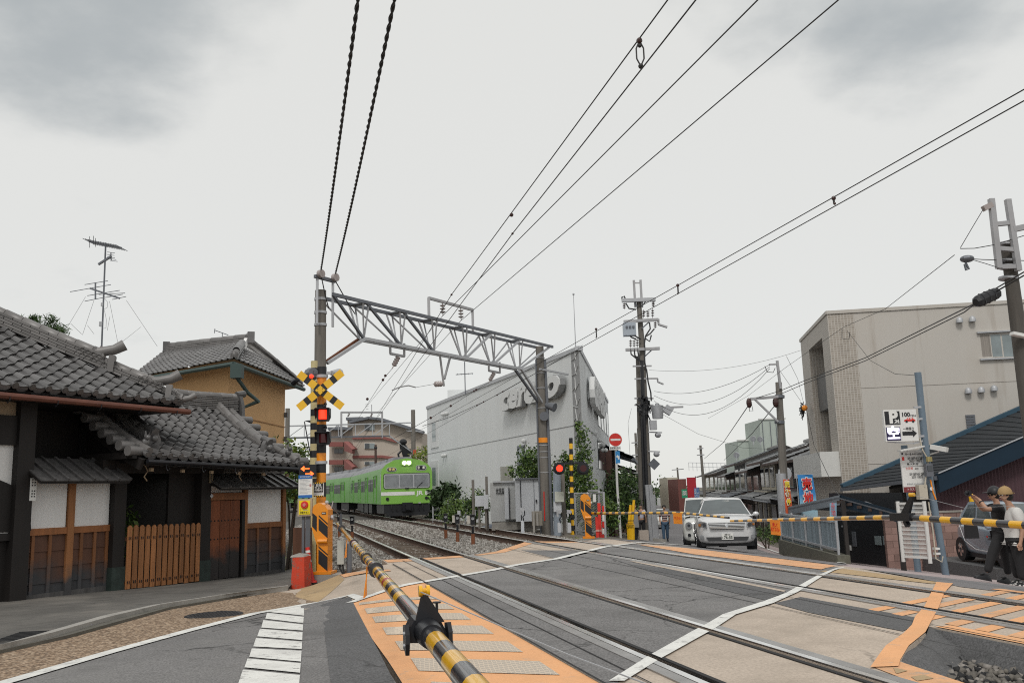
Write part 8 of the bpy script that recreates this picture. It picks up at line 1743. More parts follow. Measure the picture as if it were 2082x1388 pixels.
def parking_sign():
 Y=22.6;g=gnd(1906,Y);t=thing('parking_sign','white parking sign high on a blue grey pole with lit panel and black arrow','sign',g);pc=mat('sign_pole',(.14,.19,.24),.45,.1,var=.12);MT['sign_pole']=pc
 m=MB();m.tube([g-Z3*.2,at(1886,950,Y),at(1866,757,Y)],.085,12);m.build('pole',pc,t,smooth=40)
 a,b,c,d=at(1799,897,Y-.1),at(1866,897,Y-.1),at(1863,832,Y-.1),at(1798,832,Y-.1);ct=(a+b+c+d)/4;r=(b-a+c-d).normalized();u=V((0,0,1));W,H=.83,.80;n=V((0,-1,0));r=X3
 m=MB();m.box(ct+V((0,.04,0)),(W,.1,H));o=m.build('sign_box',MT['white'],t)
 def pl(nm,x0,x1,z0,z1,mt,k=1):m=MB();m.box(ct+V(((x0+x1)/2*W,-.012-.003*k,(z0+z1)/2*H)),((x1-x0)*W,.006,(z1-z0)*H));return m.build(nm,mt,o)
 pl('black_panel',-.47,-.01,.03,.45,MT['black']);letters('P',.42,ct+V((-.22*W,-.02,.25*H)),X3,Z3,MT['white'],o,bold=.022);letters('24',.11,ct+V((-.12*W,-.03,.13*H)),X3,Z3,MT['white'],o,bold=.006);letters('HOURS',.05,ct+V((-.12*W,-.03,.07*H)),X3,Z3,MT['white'],o,width=.15)
 letters('100',.15,ct+V((.17*W,-.014,.33*H)),X3,Z3,MT['black'],o,bold=.004);letters('YEN',.08,ct+V((.39*W,-.014,.29*H)),X3,Z3,MT['black'],o)
 pl('screen',-.47,-.04,-.47,-.05,mat('screen_dark',(.015,.012,.06),.4,var=0));letters('空',.34,ct+V((-.255*W,-.022,-.26*H)),X3,Z3,mat('led_white',(.85,.8,1.),.4,var=0,emit=1.6),o,bold=.010)
 letters('一時預り',.09,ct+V((.22*W,-.014,-.12*H)),X3,Z3,MT['black'],o,width=.27);m=MB();m.prism([ct+V((x*W,-.012,z*H))for x,z in((.02,-.32),(.02,-.20),(.33,-.20),(.33,-.14),(.46,-.26),(.33,-.38),(.33,-.32))],n*.006);m.build('arrow',MT['black'],o)
 m=MB();k=lambda x,z:ct+V((x*W,-.012,z*H));m.prism([k(.11,.12),k(.45,.12),k(.45,.17),(k(.40,.19)),k(.36,.235),k(.22,.235),k(.19,.19),k(.12,.17)],n*.006);o2=m.build('car_picture',MT['red'],o)
 m=MB();m.prism([k(.21,.19),k(.27,.19),k(.27,.225),k(.23,.225)],n*.008);m.prism([k(.29,.19),k(.36,.19),k(.345,.225),k(.29,.225)],n*.008);m.build('car_window',MT['white'],o)
 for x in(.18,.38):m=MB();c_=k(x,.115);m.cyl(c_,c_+n*.01,.03,n=10);m.build('car_wheel',MT['black'],o)
 m=MB();m.bar(at(1805,898,Y-.06),at(1857,901,Y-.06),.03);m.bar(at(1857,901,Y-.06),at(1876,896,Y-.06),.04);m.build('lower_bracket',MT['galv'],t)
 for y in(828,852,887):m=MB();m.bar(at(1858,y,Y-.05),at(1876+.1*(y-830),y-1,Y-.05),.05);m.build('clamp',MT['galv'],t)
 m=MB();m.tube([at(1870,890,Y-.09),at(1876,915,Y-.12),at(1888,935,Y-.1),at(1884,960,Y-.1),at(1880,990,Y-.1)],.02,5);m.build('cable',MT['house_cream'],t);m=MB();m.tube([at(1892,975,Y-.1),at(1897,1000,Y-.1),at(1903,1015,Y-.1)],.02,5);m.build('orange_cable',MT['tag_orange'],t)
 m=MB();upright(1885,1899,942,968,Y-.22,.14,m);o=m.build('meter_box',MT['galv_dark'],t);m=MB();upright(1887,1897,946,957,Y-.24,.03,m);m.build('meter_glass',MT['glass'],o);m=MB();upright(1887,1896,928,938,Y-.2,.1,m);m.build('cap_box',mat('straw',(.45,.38,.16),.6),t)
 m=MB();upright(1871,1888,985,1015,Y-.1,.2,m);m.build('cream_box',MT['house_cream'],t);m=MB();c_=at(1894,993,Y-.1);m.cyl(c_,c_+n*.01,.045,n=12);m.build('round_sticker',MT['white'],t)
 m=MB();a_,b_=at(1893,908,Y-.4),at(1926,914,Y-.7);m.bar(a_,b_,.13,.11);m.bar(at(1890,924,Y),at(1908,918,Y-.45),.03);m.bar(at(1908,918,Y-.45),at(1909,912,Y-.5),.03);m.build('security_camera',MT['house_white'],t)
 for y in(1115,1125):m=MB();z=at(1903,y,Y).z;xx=at(1886+.107*(y-950),y,Y).x;m.cyl((xx,Y,z-.02),(xx,Y,z+.03),.092,n=12);m.build('white_band',MT['white'],t)
 m=MB();m.tube([at(1888,1020,Y-.1),at(1897,1080,Y-.12),at(1903,1135,Y-.15),at(1915,1142,Y-.2),at(1917,1130,Y-.2)],.018,5);m.build('hose',MT['house_cream'],t)
parking_sign()
def price_board():
 Y=22.9;g=gnd(1850,Y);t=thing('price_board','white parking price board with a lamp hood and a maroon foot, below the parking sign','sign',g)
 m=MB();m.tube([g-Z3*.2,at(1848,990,Y),at(1838,905,Y)],.08,10);m.build('pole',MT['sign_pole'],t,smooth=40)
 ct=at(1857,957,Y-.12);W,H=.60,1.05;n=V((0,-1,0));m=MB();m.box(ct,(W,.05,H));o=m.build('board',MT['white'],t);mm=mat('maroon',(.20,.03,.035),.5)
 m=MB();m.box(ct+V((0,-.03,-H/2+.065)),(W,.012,.13));m.build('maroon_band',mm,o);letters('トラストパーク',.07,ct+V((0,-.037,-H/2+.065)),X3,Z3,MT['white'],o,width=.42)
 def tx(s,x,z,sz,mt='black',w=None):letters(s,sz,ct+V((x*W,-.027,z*H)),X3,Z3,MT[mt]if isinstance(mt,str)else mt,o,width=w)
 tx('月〜金 8:00-20:00',.05,.40,.06,w=.42);tx('30分 200円 60分 200円',.12,.30,.09,w=.40);tx('20分 100円',.12,.235,.09,w=.32);tx('最大料金',-.02,.165,.06,w=.3);tx('土日祝',-.18,.06,.07,'red',w=.18);tx('終日',.14,.05,.05,w=.08);tx('30分 500円 60分 200円',.12,-.08,.09,w=.38);tx('20分 100円',.12,-.15,.09,w=.28);tx('管理会社 075-000-0000',.0,-.31,.05,'grey_paint',w=.42)
 m=MB();m.box(ct+V((0,-.028,.11*H)),(W*.9,.003,.008));m.build('rule',MT['black'],o);m=MB();m.box(ct+V((-.40*W,-.028,.30*H)),(.06,.004,.09));m.build('red_square',MT['red'],o);m=MB();m.box(ct+V((-.42*W,-.028,.42*H)),(.035,.004,.05));m.build('black_square',MT['black'],o)
 m=MB();a,b=at(1828,916,Y-.35),at(1876,907,Y-.35);m.bar(a,b,.22,.035);m.build('lamp_hood',MT['house_white'],t)
price_board()
def gate_panel():
 a,b=at(1836,1130,21.5),at(1891,1138,20.9);P=Plane(a,b);t=thing('gate_panel','white framed panel of thin horizontal rails standing at the car park edge','fence',V((a.x,a.y,terr(a.x,a.y))));z0,z1=P.px(1860,1132)[1],P.px(1853,1023)[1];L=P.L
 for s in(0,L):m=MB();m.cyl(P.P(s,z0-.12),P.P(s,z1+.05),.045,n=8);m.build('post',MT['house_white'],t)
 for z in(z0,z1):m=MB();m.bar(P.P(0,z),P.P(L,z),.05);m.build('frame',MT['house_white'],t)
 for k in range(1,12):m=MB();z=z0+(z1-z0)*k/12;m.bar(P.P(0,z),P.P(L,z),.022);m.build('rail',MT['house_white'],t)
 m=MB()
 for k in range(1,40):m.bar(P.P(L*k/40,z0,-.01),P.P(L*k/40,z1,-.01),.005)
 o=m.build('fine_bars',MT['house_white'],t);o['kind']='stuff'
gate_panel()
def car_park():
 drape('car_park',[(12.0,23.0),(12.6,21.4),(17,19.5),(24,19.5),(24,26.85),(11.9,26.85)],MT['asphalt_dark'],0,1.5,False,.5,zf=lambda x,y:max(-.985,terr(x,y)+.015))
 drape('orange_bay_line',ribbon(pxs([(1922,1137),(1960,1148),(2010,1160)],.03),.14),MT['paint_orange'],.028,1);drape('orange_bay_line',ribbon(pxs([(2040,1150),(2120,1185)],.03),.14),MT['paint_white'],.028,1)
 g=gp(1938,1138);t=thing('wheel_guard','low bent yellow pipe guard at the car park entrance','guard rail',g);m=MB();m.tube([at(1914,1128,g.y+1.2),at(1925,1131,g.y+.6),at(1950,1137,g.y),at(1957,1141,g.y-.1),at(1958,1151,g.y-.1)],.05,8);m.build('pipe',MT['yellow'],t,smooth=40)
 g=gnd(1975,26.5);t=thing('yellow_post','yellow steel post standing in front of the silver car','post',g);m=MB();m.cyl(g,at(1975,1008,26.5),.075,n=10);m.build('post',MT['yellow'],t,smooth=40);m=MB();m.ball(at(1975,1008,26.5),.075,6);m.build('cap',MT['yellow'],t)
car_park()
def shop_signs():
 for x0,x1,y0,y1,Y,mt,lb,tx in((1399,1417,970,1011,82,mat('sign_red',(.38,.015,.03),.6),'big plain red shop banner hanging over the street',''),(1387,1398,994,1012,90,mat('sign_green',(.03,.30,.16),.5),'green vertical shop sign left of the red banner','薬'),(1413,1422,993,1012,74,mat('sign_pale',(.5,.56,.6),.5),'pale blue shop sign right of the red banner','理容')):
  g=gnd((x0+x1)/2,Y);t=thing('shop_sign',lb,'sign',g);m=MB();c,w,h=upright(x0,x1,y0,y1,Y,.15,m);o=m.build('panel',mt,t)
  if tx:letters('\n'.join(tx),.5,c+V((0,-.02,h/2)),X3,Z3,MT['white' if 'green' in lb else 'blue'],o)
  m=MB();m.cyl(g-Z3*.3,(g.x+w/2,Y+.2,c.z+h+.1),.05,n=6);m.build('post',MT['galv_dark'],t)
 g=gnd(1400,110);t=thing('shop_building','pale flat roofed shop building with a brown front at the street bend','building',g);m=MB();upright(1362,1383,970,1060,140,8,m);m.build('wall',MT['house_cream'],t);m=MB();upright(1383,1400,973,1060,120,8,m);m.build('front',MT['brown_red'],t)
 for k in range(4):m=MB();upright(1364+k*4.5,1366.5+k*4.5,985,1010,139.8,.3,m);m.build('window',MT['glass'],t)
 for x,c,lb in((1378,'leaf1','small street trees far down the street'),):bush('street_tree','small green trees far down at the end of the street','tree',gnd(1366,170),at(1366,1010,170),(5,3,2.4),[MT['leaf1'],MT['leaf3']],40,40,.9,.6)
 for k,(x0,x1,y0,Y,mt,lb)in enumerate(((1340,1356,1004,190,'house_grey','small grey building at the very end of the street'),(1352,1364,1012,160,'house_white','little white building at the end of the street'))):
  m=MB();upright(x0,x1,y0,1052,Y,8,m);m.solo('far_building',MT[mt],lb,'building',gnd(x0,Y))
 P=clumps(at(1602,1078,35),(.3,.4,.35),10,30,.1,);bush('potted_plant','small potted green plant at the foot of the banner pole','plant',gnd(1580,36),at(1580,1085,36),(.3,.3,.45),[MT['leaf1'],MT['leaf2']],14,30,.1,.12,stems=2)
 t=bush('planter','row of little plants in front of the nearest town house','plant',gnd(1550,42),at(1552,1083,42),(.6,.5,.3),[MT['leaf1'],MT['leaf3']],14,30,.12,.12,stems=3)
 g=gnd(1338,40);m=MB();p,q=gnd(1326,39.5),gnd(1349,39.5);m.prism([gnd(1322,38.8),gnd(1349,39.4),gnd(1345,42),gnd(1332,44)],Z3*.14);m.solo('traffic_island',MT['kerbstone'],'pale kerbed island at the foot of the cluttered pole','kerb',g)
 m=MB();upright(1301,1320,1078,1103,41.5,.4,m);m.solo('concrete_planter',mat('beige_box',(.42,.36,.31),.85,var=.1),'beige concrete box in front of the cluttered pole','box',gnd(1310,41.5))
shop_signs()
# ---------------------------------------------------------------- cars
mk('car_silver',(.66,.665,.67),.3,.25,var=.03,coat=.6);mk('car_white',(.62,.63,.61),.3,.1,var=.03,coat=.6);mk('car_blue',(.34,.40,.47),.28,.5,var=.03,coat=.7);mk('car_glass',(.075,.092,.097),.05,var=.25,sc=3,spec=1.);mk('lamp_clear',(.30,.31,.32),.12,.4,var=.4,sc=14);mk('lamp_amber',(.5,.18,.03),.3);mk('plate_white',(.70,.70,.67),.5,var=.02)
def car(name,label,loc,rz,st,gh,paint,L,w,wheel_r,wheels,details):
 t=thing(name,label,'car',loc,None,rz);m=MB();vs=[];k=0
 for y,f,zb,zt,crown in st:
  h=w/2*f;prof=[(0,zb),(h*.86,zb),(h*.97,zb+.10),(h,zb+.32),(h*.995,max(zb+.4,zt-.20)),(h*.955,zt-.06),(h*.80,zt+crown*.5),(h*.42,zt+crown*.9),(0,zt+crown)]
  prof+=[(-x,z)for x,z in prof[-2:0:-1]];k=len(prof);vs+=[(x,y,z)for x,z in prof]
 n=len(st);m.add(vs,[(i*k+j,(i+1)*k+j,(i+1)*k+(j+1)%k,i*k+(j+1)%k)for i in range(n-1)for j in range(k)]+[tuple(range(k)),tuple(range((n-1)*k,n*k))[::-1]])
 b=m.build('body',MT[paint],t,smooth=50,local=True);b.modifiers.new('round','SUBSURF').levels=1;b.modifiers['round'].render_levels=2
 (y0,z0,h0),(y1,z1,h1),(y2,z2,h2),(y3,z3,h3)=gh
 m=MB();f=lambda y,z,h,c=.0:[(-h,y,z),(-h*.72,y-c*.5,z+c*.3),(0,y-c,z+c*.6),(h*.72,y-c*.5,z+c*.3),(h,y,z)]
 A,B_,C_,D=f(y0,z0,h0,.10),f(y1,z1,h1,.05),f(y2,z2,h2,.03),f(y3,z3,h3,-.1);m.add(A+B_+C_+D,[(r*5+i,r*5+i+1,r*5+6+i,r*5+5+i)for r in range(3)for i in range(4)]+[(0,5,10,15),(4,19,14,9)]);c=m.build('cabin',MT[paint],t,smooth=35,local=True)
 def pane(P,nm='windscreen',ins=.0):m=MB();P=[V(p)for p in P];nn=(P[1]-P[0]).cross(P[-1]-P[0]).normalized();m.poly([p+nn*.012 for p in P]);return m.build(nm,MT['car_glass'],t,local=True)
 lp=lambda a,b_,q:tuple(V(a).lerp(V(b_),q))
 m=MB();q0,q1=.07,.93
 rows=[[lp(lp(A[i],B_[i],q),lp(A[2],B_[2],q),.05)for i in range(5)]for q in(q0,.5,q1)]
 m.add([(x,y-.012,z+.008)for r in rows for x,y,z in r],[(r*5+i,r*5+i+1,r*5+6+i,r*5+5+i)for r in range(2)for i in range(4)]);m.build('windscreen',MT['car_glass'],t,smooth=True,local=True)
 for s in(0,4):
  sg=1 if s else-1;P4=[A[s],B_[s],C_[s],D[s]];q=lambda a,b_:V(P4[0]).lerp(V(P4[3]),a).lerp(V(P4[1]).lerp(V(P4[2]),a),b_)
  for a0,a1 in((.06,.47),(.52,.90)):
   m=MB();P=[q(a0,.10),q(a1,.10),q(a1,.90),q(a0+.0,.90)];m.poly([p+V((sg*.012,0,0))for p in P]);m.build('side_window',MT['car_glass'],t,local=True)
 m=MB();rows=[[lp(lp(D[i],C_[i],q_),lp(D[2],C_[2],q_),.08)for i in range(5)]for q_ in(.08,.9)];m.add([(x,y+.012,z+.008)for r in rows for x,y,z in r],[(i,5+i,6+i,i+1)for i in range(4)]);m.build('rear_window',MT['car_glass'],t,local=True)
 for y in wheels:
  for s in(-1,1):
   x=s*(w/2-.10);m=MB();m.lathe([(wheel_r*.55,-.105),(wheel_r*.93,-.105),(wheel_r,-.07),(wheel_r,.07),(wheel_r*.93,.105),(wheel_r*.55,.105)],M.Translation((x,y,wheel_r))@M.Rotation(R(90),4,'Y'),20);o=m.build('wheel',MT['tyre'],t,smooth=40,local=True)
   m=MB();T=M.Translation((x+s*.085,y,wheel_r))@M.Rotation(R(90),4,'Y');m.lathe([(wheel_r*.6,-.02),(wheel_r*.6,.012),(.06,.02)],T,16);m.build('rim',MT['galv'],o,smooth=40,local=True)
   for j in range(5):m=MB();m.hexa([T@M.Rotation(j*1.2566,4,'Z')@V(p)for p in((.05,-.03,s*.02),(wheel_r*.58,-.045,s*.02),(wheel_r*.58,.045,s*.02),(.05,.03,s*.02),(.05,-.03,s*.035),(wheel_r*.58,-.045,s*.035),(wheel_r*.58,.045,s*.035),(.05,.03,s*.035))]);m.build('spoke',MT['chrome'],o,local=True)
   m=MB();m.cyl((x-s*.16,y,wheel_r+.02),(x+s*.112,y,wheel_r+.02),wheel_r+.03,n=20);m.build('wheel_arch',MT['black'],t,local=True)
 details(t);return t
def panel(t,nm,pts,y,mt,th=.02,sub=None,yaw=0.):
 m=MB();P=[V((x,y(x,z)if callable(y)else y,z))for x,z in pts];n=len(P);m.add([p+V((0,.03,0))for p in P]+[p+V((0,-th,0))for p in P],[tuple(range(n,2*n))[::-1]]+[(i,(i+1)%n,n+(i+1)%n,n+i)for i in range(n)]);o=m.build(nm,MT[mt]if isinstance(mt,str)else mt,sub or t,local=True);return o
def both(pts):return pts,[(-x,z)for x,z in pts][::-1]
def sedan(t):
 yf=lambda x,z:max(float(np.interp(abs(x)/.85,[.45,.62,.80,.93,1],[.0,.015,.07,.24,.5])),float(np.interp(z,[.72,.80,.88],[0,.06,.22])))-.045
 g=panel(t,'grille',[(-.46,.62),(.46,.62),(.52,.80),(-.52,.80)],yf,'black_metal',.015)
 for k in range(4):panel(t,'grille_bar',[(-.47-.012*k,.645+.038*k),(.47+.012*k,.645+.038*k),(.475+.012*k,.662+.038*k),(-.475-.012*k,.662+.038*k)],yf,'chrome',.03,g)
 panel(t,'badge',[(-.05,.73),(0,.655),(.05,.73),(.035,.79),(-.035,.79)],yf,'chrome',.05,g);panel(t,'grille_trim',[(-.53,.80),(.53,.80),(.51,.83),(-.51,.83)],yf,'chrome',.025,g)
 for P in both([(.56,.66),(.80,.70),(.82,.82),(.72,.86),(.56,.82)]):
  h=panel(t,'headlight',P,yf,'lamp_clear',.03);cx=sum(p[0]for p in P)/5
  m=MB();c=V((cx*.92,yf(cx*.92,.76)-.03,.755));m.cyl(c,c+V((0,-.012,0)),.055,n=14);m.build('projector',MT['glass'],h,smooth=40,local=True);panel(t,'indicator',[(cx*1.10-.03,.72),(cx*1.10+.03,.72),(cx*1.10+.03,.78),(cx*1.10-.03,.78)],yf,'lamp_amber',.04,h)
 panel(t,'lower_intake',[(-.54,.30),(.54,.30),(.60,.41),(-.60,.41)],yf,'black',.012)
 for x in(-.72,.72):m=MB();c=V((x,yf(x,.38)-.0,.40));m.cyl(c,c+V((0,-.03,0)),.05,n=12);m.cyl(c,c+V((0,-.022,0)),.066,n=12);m.build('fog_lamp',MT['lamp_clear'],t,smooth=40,local=True)
 p=panel(t,'number_plate',[(-.165,.335),(.165,.335),(.165,.505),(-.165,.505)],-.03,'plate_white',.02);letters('76-55',.105,(.02,-.0525,.398),X3,Z3,mat('plate_green',(.05,.06,.05),.5),p,width=.24,local=True,bold=.003);letters('京都 300',.05,(0,-.0525,.475),X3,Z3,MT['black'],p,width=.16,local=True);letters('ね',.05,(-.14,-.0525,.39),X3,Z3,MT['black'],p,local=True)
 panel(t,'underside',[(-.72,.14),(.72,.14),(.76,.24),(-.76,.24)],.25,'black',.02)
 m=MB();m.hexa([(x,y,z)for z in(.12,.30)for x,y in((-.78,.5),(.78,.5),(.78,4.2),(-.78,4.2))]);m.build('chassis',MT['black'],t,local=True)
 for s in(-1,1):m=MB();m.ball((s*.94,1.25,1.0),(.095,.06,.07),7);m.bar((s*.80,1.25,.96),(s*.92,1.25,.98),.05);m.build('wing_mirror',MT['car_silver'],t,smooth=True,local=True)
 for s in(-1,1):m=MB();m.bar((-.05+.5*s,.86,.965),(.35+.4*s if s<0 else .0,.95,.995),.02);m.build('wiper',MT['black'],t,local=True)
 m=MB();m.box((-.3,1.15,1.03),(.35,.2,.03));m.box((.1,1.55,1.38),(.2,.04,.06));m.build('dash_items',MT['white'],t,local=True)
sx=at(1477,1060,26)
car('silver_sedan','silver sedan facing the crossing, waiting behind the far barrier arm',V((sx.x,26,terr(sx.x,26.5))),R(-10),[(.0,.62,.26,.74,.02),(.05,.80,.23,.82,.03),(.22,.94,.20,.89,.04),(.6,1.0,.19,.93,.06),(1.0,1.0,.19,.97,.05),(2.4,1.0,.19,.98,.02),(3.9,1.0,.2,.98,.02),(4.35,.95,.24,.95,.03),(4.55,.8,.3,.85,.02)],((.98,.955,.80),(1.72,1.44,.55),(2.9,1.47,.55),(3.8,.99,.76)),'car_silver',4.6,1.70,.30,(.85,3.55),sedan)
def kei(t):
 yf=lambda x,z:max(float(np.interp(abs(x)/.74,[.6,.75,.92,1],[.0,.01,.06,.2])),float(np.interp(z,[.78,.86,.95],[0,.05,.18])))-.035
 panel(t,'grille',[(-.30,.70),(.30,.70),(.33,.84),(-.33,.84)],yf,'black_metal',.012);panel(t,'grille_bar',[(-.31,.755),(.31,.755),(.315,.785),(-.315,.785)],yf,'chrome',.025);panel(t,'lower_intake',[(-.35,.40),(.35,.40),(.38,.56),(-.38,.56)],yf,'black',.012)
 for s in(-1,1):
  m=MB();c=V((s*.52,yf(s*.52,.78)+.0,.78));m.cyl(c+V((0,.05,0)),c+V((0,-.03,0)),.125,.115,16);h=m.build('headlight',MT['lamp_clear'],t,smooth=40,local=True);m=MB();m.cyl(c,c+V((0,-.036,0)),.05,n=12);m.build('projector',MT['glass'],h,local=True);m=MB();c=V((s*.52,yf(s*.52,.45),.45));m.cyl(c,c+V((0,-.03,0)),.06,n=12);m.build('fog_lamp',MT['black_metal'],t,local=True)
  m=MB();m.ball((s*.83,.75,1.08),(.085,.06,.10),7);m.bar((s*.7,.75,1.05),(s*.82,.75,1.06),.05);m.build('wing_mirror',MT['car_white'],t,smooth=True,local=True)
 p=panel(t,'number_plate',[(-.165,.44),(.165,.44),(.165,.61),(-.165,.61)],-.02,mat('plate_yellow',(.75,.55,.02),.5,var=.03),.015);letters('58-31',.10,(0,-.037,.505),X3,Z3,MT['black'],p,width=.22,local=True)
 m=MB();m.hexa([(x,y,z)for z in(.14,.32)for x,y in((-.66,.3),(.66,.3),(.66,3.2),(-.66,3.2))]);m.build('chassis',MT['black'],t,local=True)
vx=at(1431,1060,31.5)
car('white_kei_van','boxy white small car with a yellow number plate half hidden behind the silver sedan',V((vx.x,31.5,terr(vx.x,32))),R(-11),[(.0,.78,.30,.80,.02),(.05,.92,.26,.88,.03),(.18,1.,.22,.96,.05),(.62,1.,.2,1.02,.06),(3.2,1.,.2,1.06,.02),(3.36,.95,.26,1.04,.02)],((.60,1.04,.69),(1.02,1.66,.60),(3.1,1.68,.60),(3.34,1.06,.68)),'car_white',3.4,1.475,.28,(.6,2.95),kei)
def egg(t):
 m=MB();m.ball((-.79,.95,.98),(.10,.06,.08),7);m.build('wing_mirror',MT['car_blue'],t,smooth=True,local=True)
 m=MB();m.tube([(-.742,2.55,1.38),(-.765,2.75,.95),(-.768,2.5,.55),(-.765,1.9,.36),(-.765,1.0,.34)],.008,5);m.build('door_seam',MT['sign_grey'],t,local=True);m=MB();m.bar((-.775,2.35,.86),(-.775,2.2,.86),.03);m.build('door_handle',MT['car_blue'],t,local=True);m=MB();m.box((-.775,1.15,.72),(.01,.06,.04));m.build('side_marker',MT['red'],t,local=True)
 m=MB();m.hexa([(x,y,z)for z in(.13,.30)for x,y in((-.66,.3),(.66,.3),(.66,3.1),(-.66,3.1))]);m.build('chassis',MT['black'],t,local=True)
ex=at(2026,1100,22.6)
car('blue_grey_car','small rounded blue grey car parked behind the two men',V((12.85,22.3,-.95)),R(-3),[(.0,.6,.34,.58,.03),(.08,.85,.26,.72,.05),(.35,.97,.2,.86,.06),(.8,1.,.18,.98,.05),(2.4,1.,.18,1.04,.02),(3.0,.98,.22,1.02,.02),(3.3,.86,.3,.9,.02),(3.38,.6,.4,.8,.02)],((.72,.98,.70),(1.45,1.54,.55),(2.5,1.58,.56),(3.18,1.02,.66)),'car_blue',3.4,1.475,.29,(.5,2.85),egg)
wx=at(1340,1040,75);
car('white_distant_car','white car far down the street behind the walking man',V((at(1337,1050,70).x,70,terr(at(1337,1050,70).x,70))),R(-9),[(.0,.7,.34,.62,.02),(.08,.9,.26,.74,.04),(.4,1.,.2,.86,.06),(1.0,1.0,.19,.96,.05),(3.6,1.,.19,1.0,.02),(4.2,.9,.3,.95,.02)],((.95,.96,.78),(1.6,1.46,.60),(2.9,1.48,.60),(3.9,1.,.74)),'car_white',4.3,1.69,.3,(.8,3.4),lambda t:panel(t,'grille',[(-.4,.55),(.4,.55),(.4,.68),(-.4,.68)],.03,'black',.02))
def trough():
 for pts,lb in((((668,1112),(690,1122),(706,1142),(694,1150),(672,1128)),'pale concrete cable trough lid beside the orange machine at the left'),(((690,1150),(716,1146),(756,1160),(748,1170),(700,1166)),'pale concrete trough piece lying by the slab edge under the near arm')):
  P=[gz(x,y,-.28)for x,y in pts];c=sum(P,V())/len(P);t=thing('cable_trough',lb,'trough',c);m=MB();m.prism(P,Z3*.10);m.build('lid',MT['concrete'],t);m=MB();m.prism([c+(p-c)*.9-Z3*.14 for p in P],Z3*.14);m.build('channel',MT['pole_concrete'],t)
 for k,(p,q)in enumerate(((2.05,17.75),(2.0,18.05),(1.75,17.6))):
  a=V((*xy(p-.45,q),-.16));b=V((*xy(p+.25,q+.1),-.14));m=MB();m.bar(a,b,.16,.12);m.solo('timber_baulk',MT['sleeper'],('old timber baulk end at the corner of the crossing slab','second timber baulk behind the first at the slab corner','short timber baulk nearest the near arm at the slab corner')[k],'timber',a)
trough()
# ================================================================== people
mk('skin',(.42,.24,.16),.55,var=.05);mk('cloth_black',(.012,.012,.014),.8,var=.2);mk('cloth_dark',(.018,.018,.02),.85,var=.2);mk('cloth_white',(.62,.61,.59),.85,var=.04,bump=.25,bsc=14);mk('hair',(.012,.010,.009),.6);mk('cap_tan',(.36,.24,.11),.85,var=.08);mk('denim',(.045,.085,.14),.85,var=.2);mk('grey_cloth',(.22,.22,.22),.85);mk('lilac',(.45,.44,.52),.85)
def stripe_mat():
 m=mat('striped_cloth',(.3,.2,.18),.85,var=0);nt=m.node_tree;N=nt.nodes;L=nt.links;b=N['Principled BSDF'];tc=N.new('ShaderNodeTexCoord');sp=N.new('ShaderNodeSeparateXYZ');L.new(tc.outputs['Object'],sp.inputs[0])
 mm=N.new('ShaderNodeMath');mm.operation='MULTIPLY';mm.inputs[1].default_value=9.5;L.new(sp.outputs[2],mm.inputs[0]);fr=N.new('ShaderNodeMath');fr.operation='FRACT';L.new(mm.outputs[0],fr.inputs[0]);cr=N.new('ShaderNodeValToRGB');cr.color_ramp.interpolation='CONSTANT'
 e=cr.color_ramp.elements;e[0].color=(.05,.03,.035,1);e[1].position=.45;e[1].color=(.36,.20,.18,1);k=e.new(.72);k.color=(.48,.42,.40,1);L.new(fr.outputs[0],cr.inputs[0]);L.new(cr.outputs[0],b.inputs['Base Color']);return m
MT['stripes']=stripe_mat()
def grown(name,nodes,edges,root,m,parent,sub=2):
 keys=list(nodes);org=V((0,0,0));q=parent
 while q:org+=q.location;q=q.parent
 me=bpy.data.meshes.new(name);me.from_pydata([V(nodes[k][0])-org for k in keys],[(keys.index(a),keys.index(b))for a,b in edges],[]);me.materials.append(MT[m]if isinstance(m,str)else m)
 o=bpy.data.objects.new(name,me);COL.objects.link(o);o.parent=parent;s=o.modifiers.new('skin','SKIN');s.use_smooth_shade=True;s.branch_smoothing=.6
 for i,k in enumerate(keys):
  d=me.skin_vertices[0].data[i];r=nodes[k][1];d.radius=r if isinstance(r,tuple)else(r,r);d.use_root=(k==root)
 sb=o.modifiers.new('round','SUBSURF');sb.levels=1;sb.render_levels=sub;return o
def chain(nodes,edges,start,pts,nm):
 p=start
 for i,(c,r)in enumerate(pts):k=nm+str(i);nodes[k]=(V(c),r);edges.append((p,k));p=k
 return p
def fingers(nd,ed,wrist,palm,dirn,side,s=1.,curl=.5):
 d=dirn.normalized();sd=side.normalized();n=d.cross(sd);k=palm
 for i,(o,l)in enumerate(((-.030,.062),(-.010,.073),(.011,.068),(.030,.052))):
  b=nd[k][0]+sd*o*s+d*.030*s;e=b+d*l*.45*s;f=e+(d*(1-curl)+n*curl)*l*.5*s;chain(nd,ed,k,((b,.0095*s),(e,.0088*s),(f,.0075*s)),palm+'f%d'%i)
 b=nd[k][0]-sd*.038*s-d*.01*s;chain(nd,ed,k,((b,.012*s),(b-sd*.014*s+d*.03*s+n*.012*s,.0105*s),(b-sd*.004*s+d*.052*s+n*.02*s,.0085*s)),palm+'t')
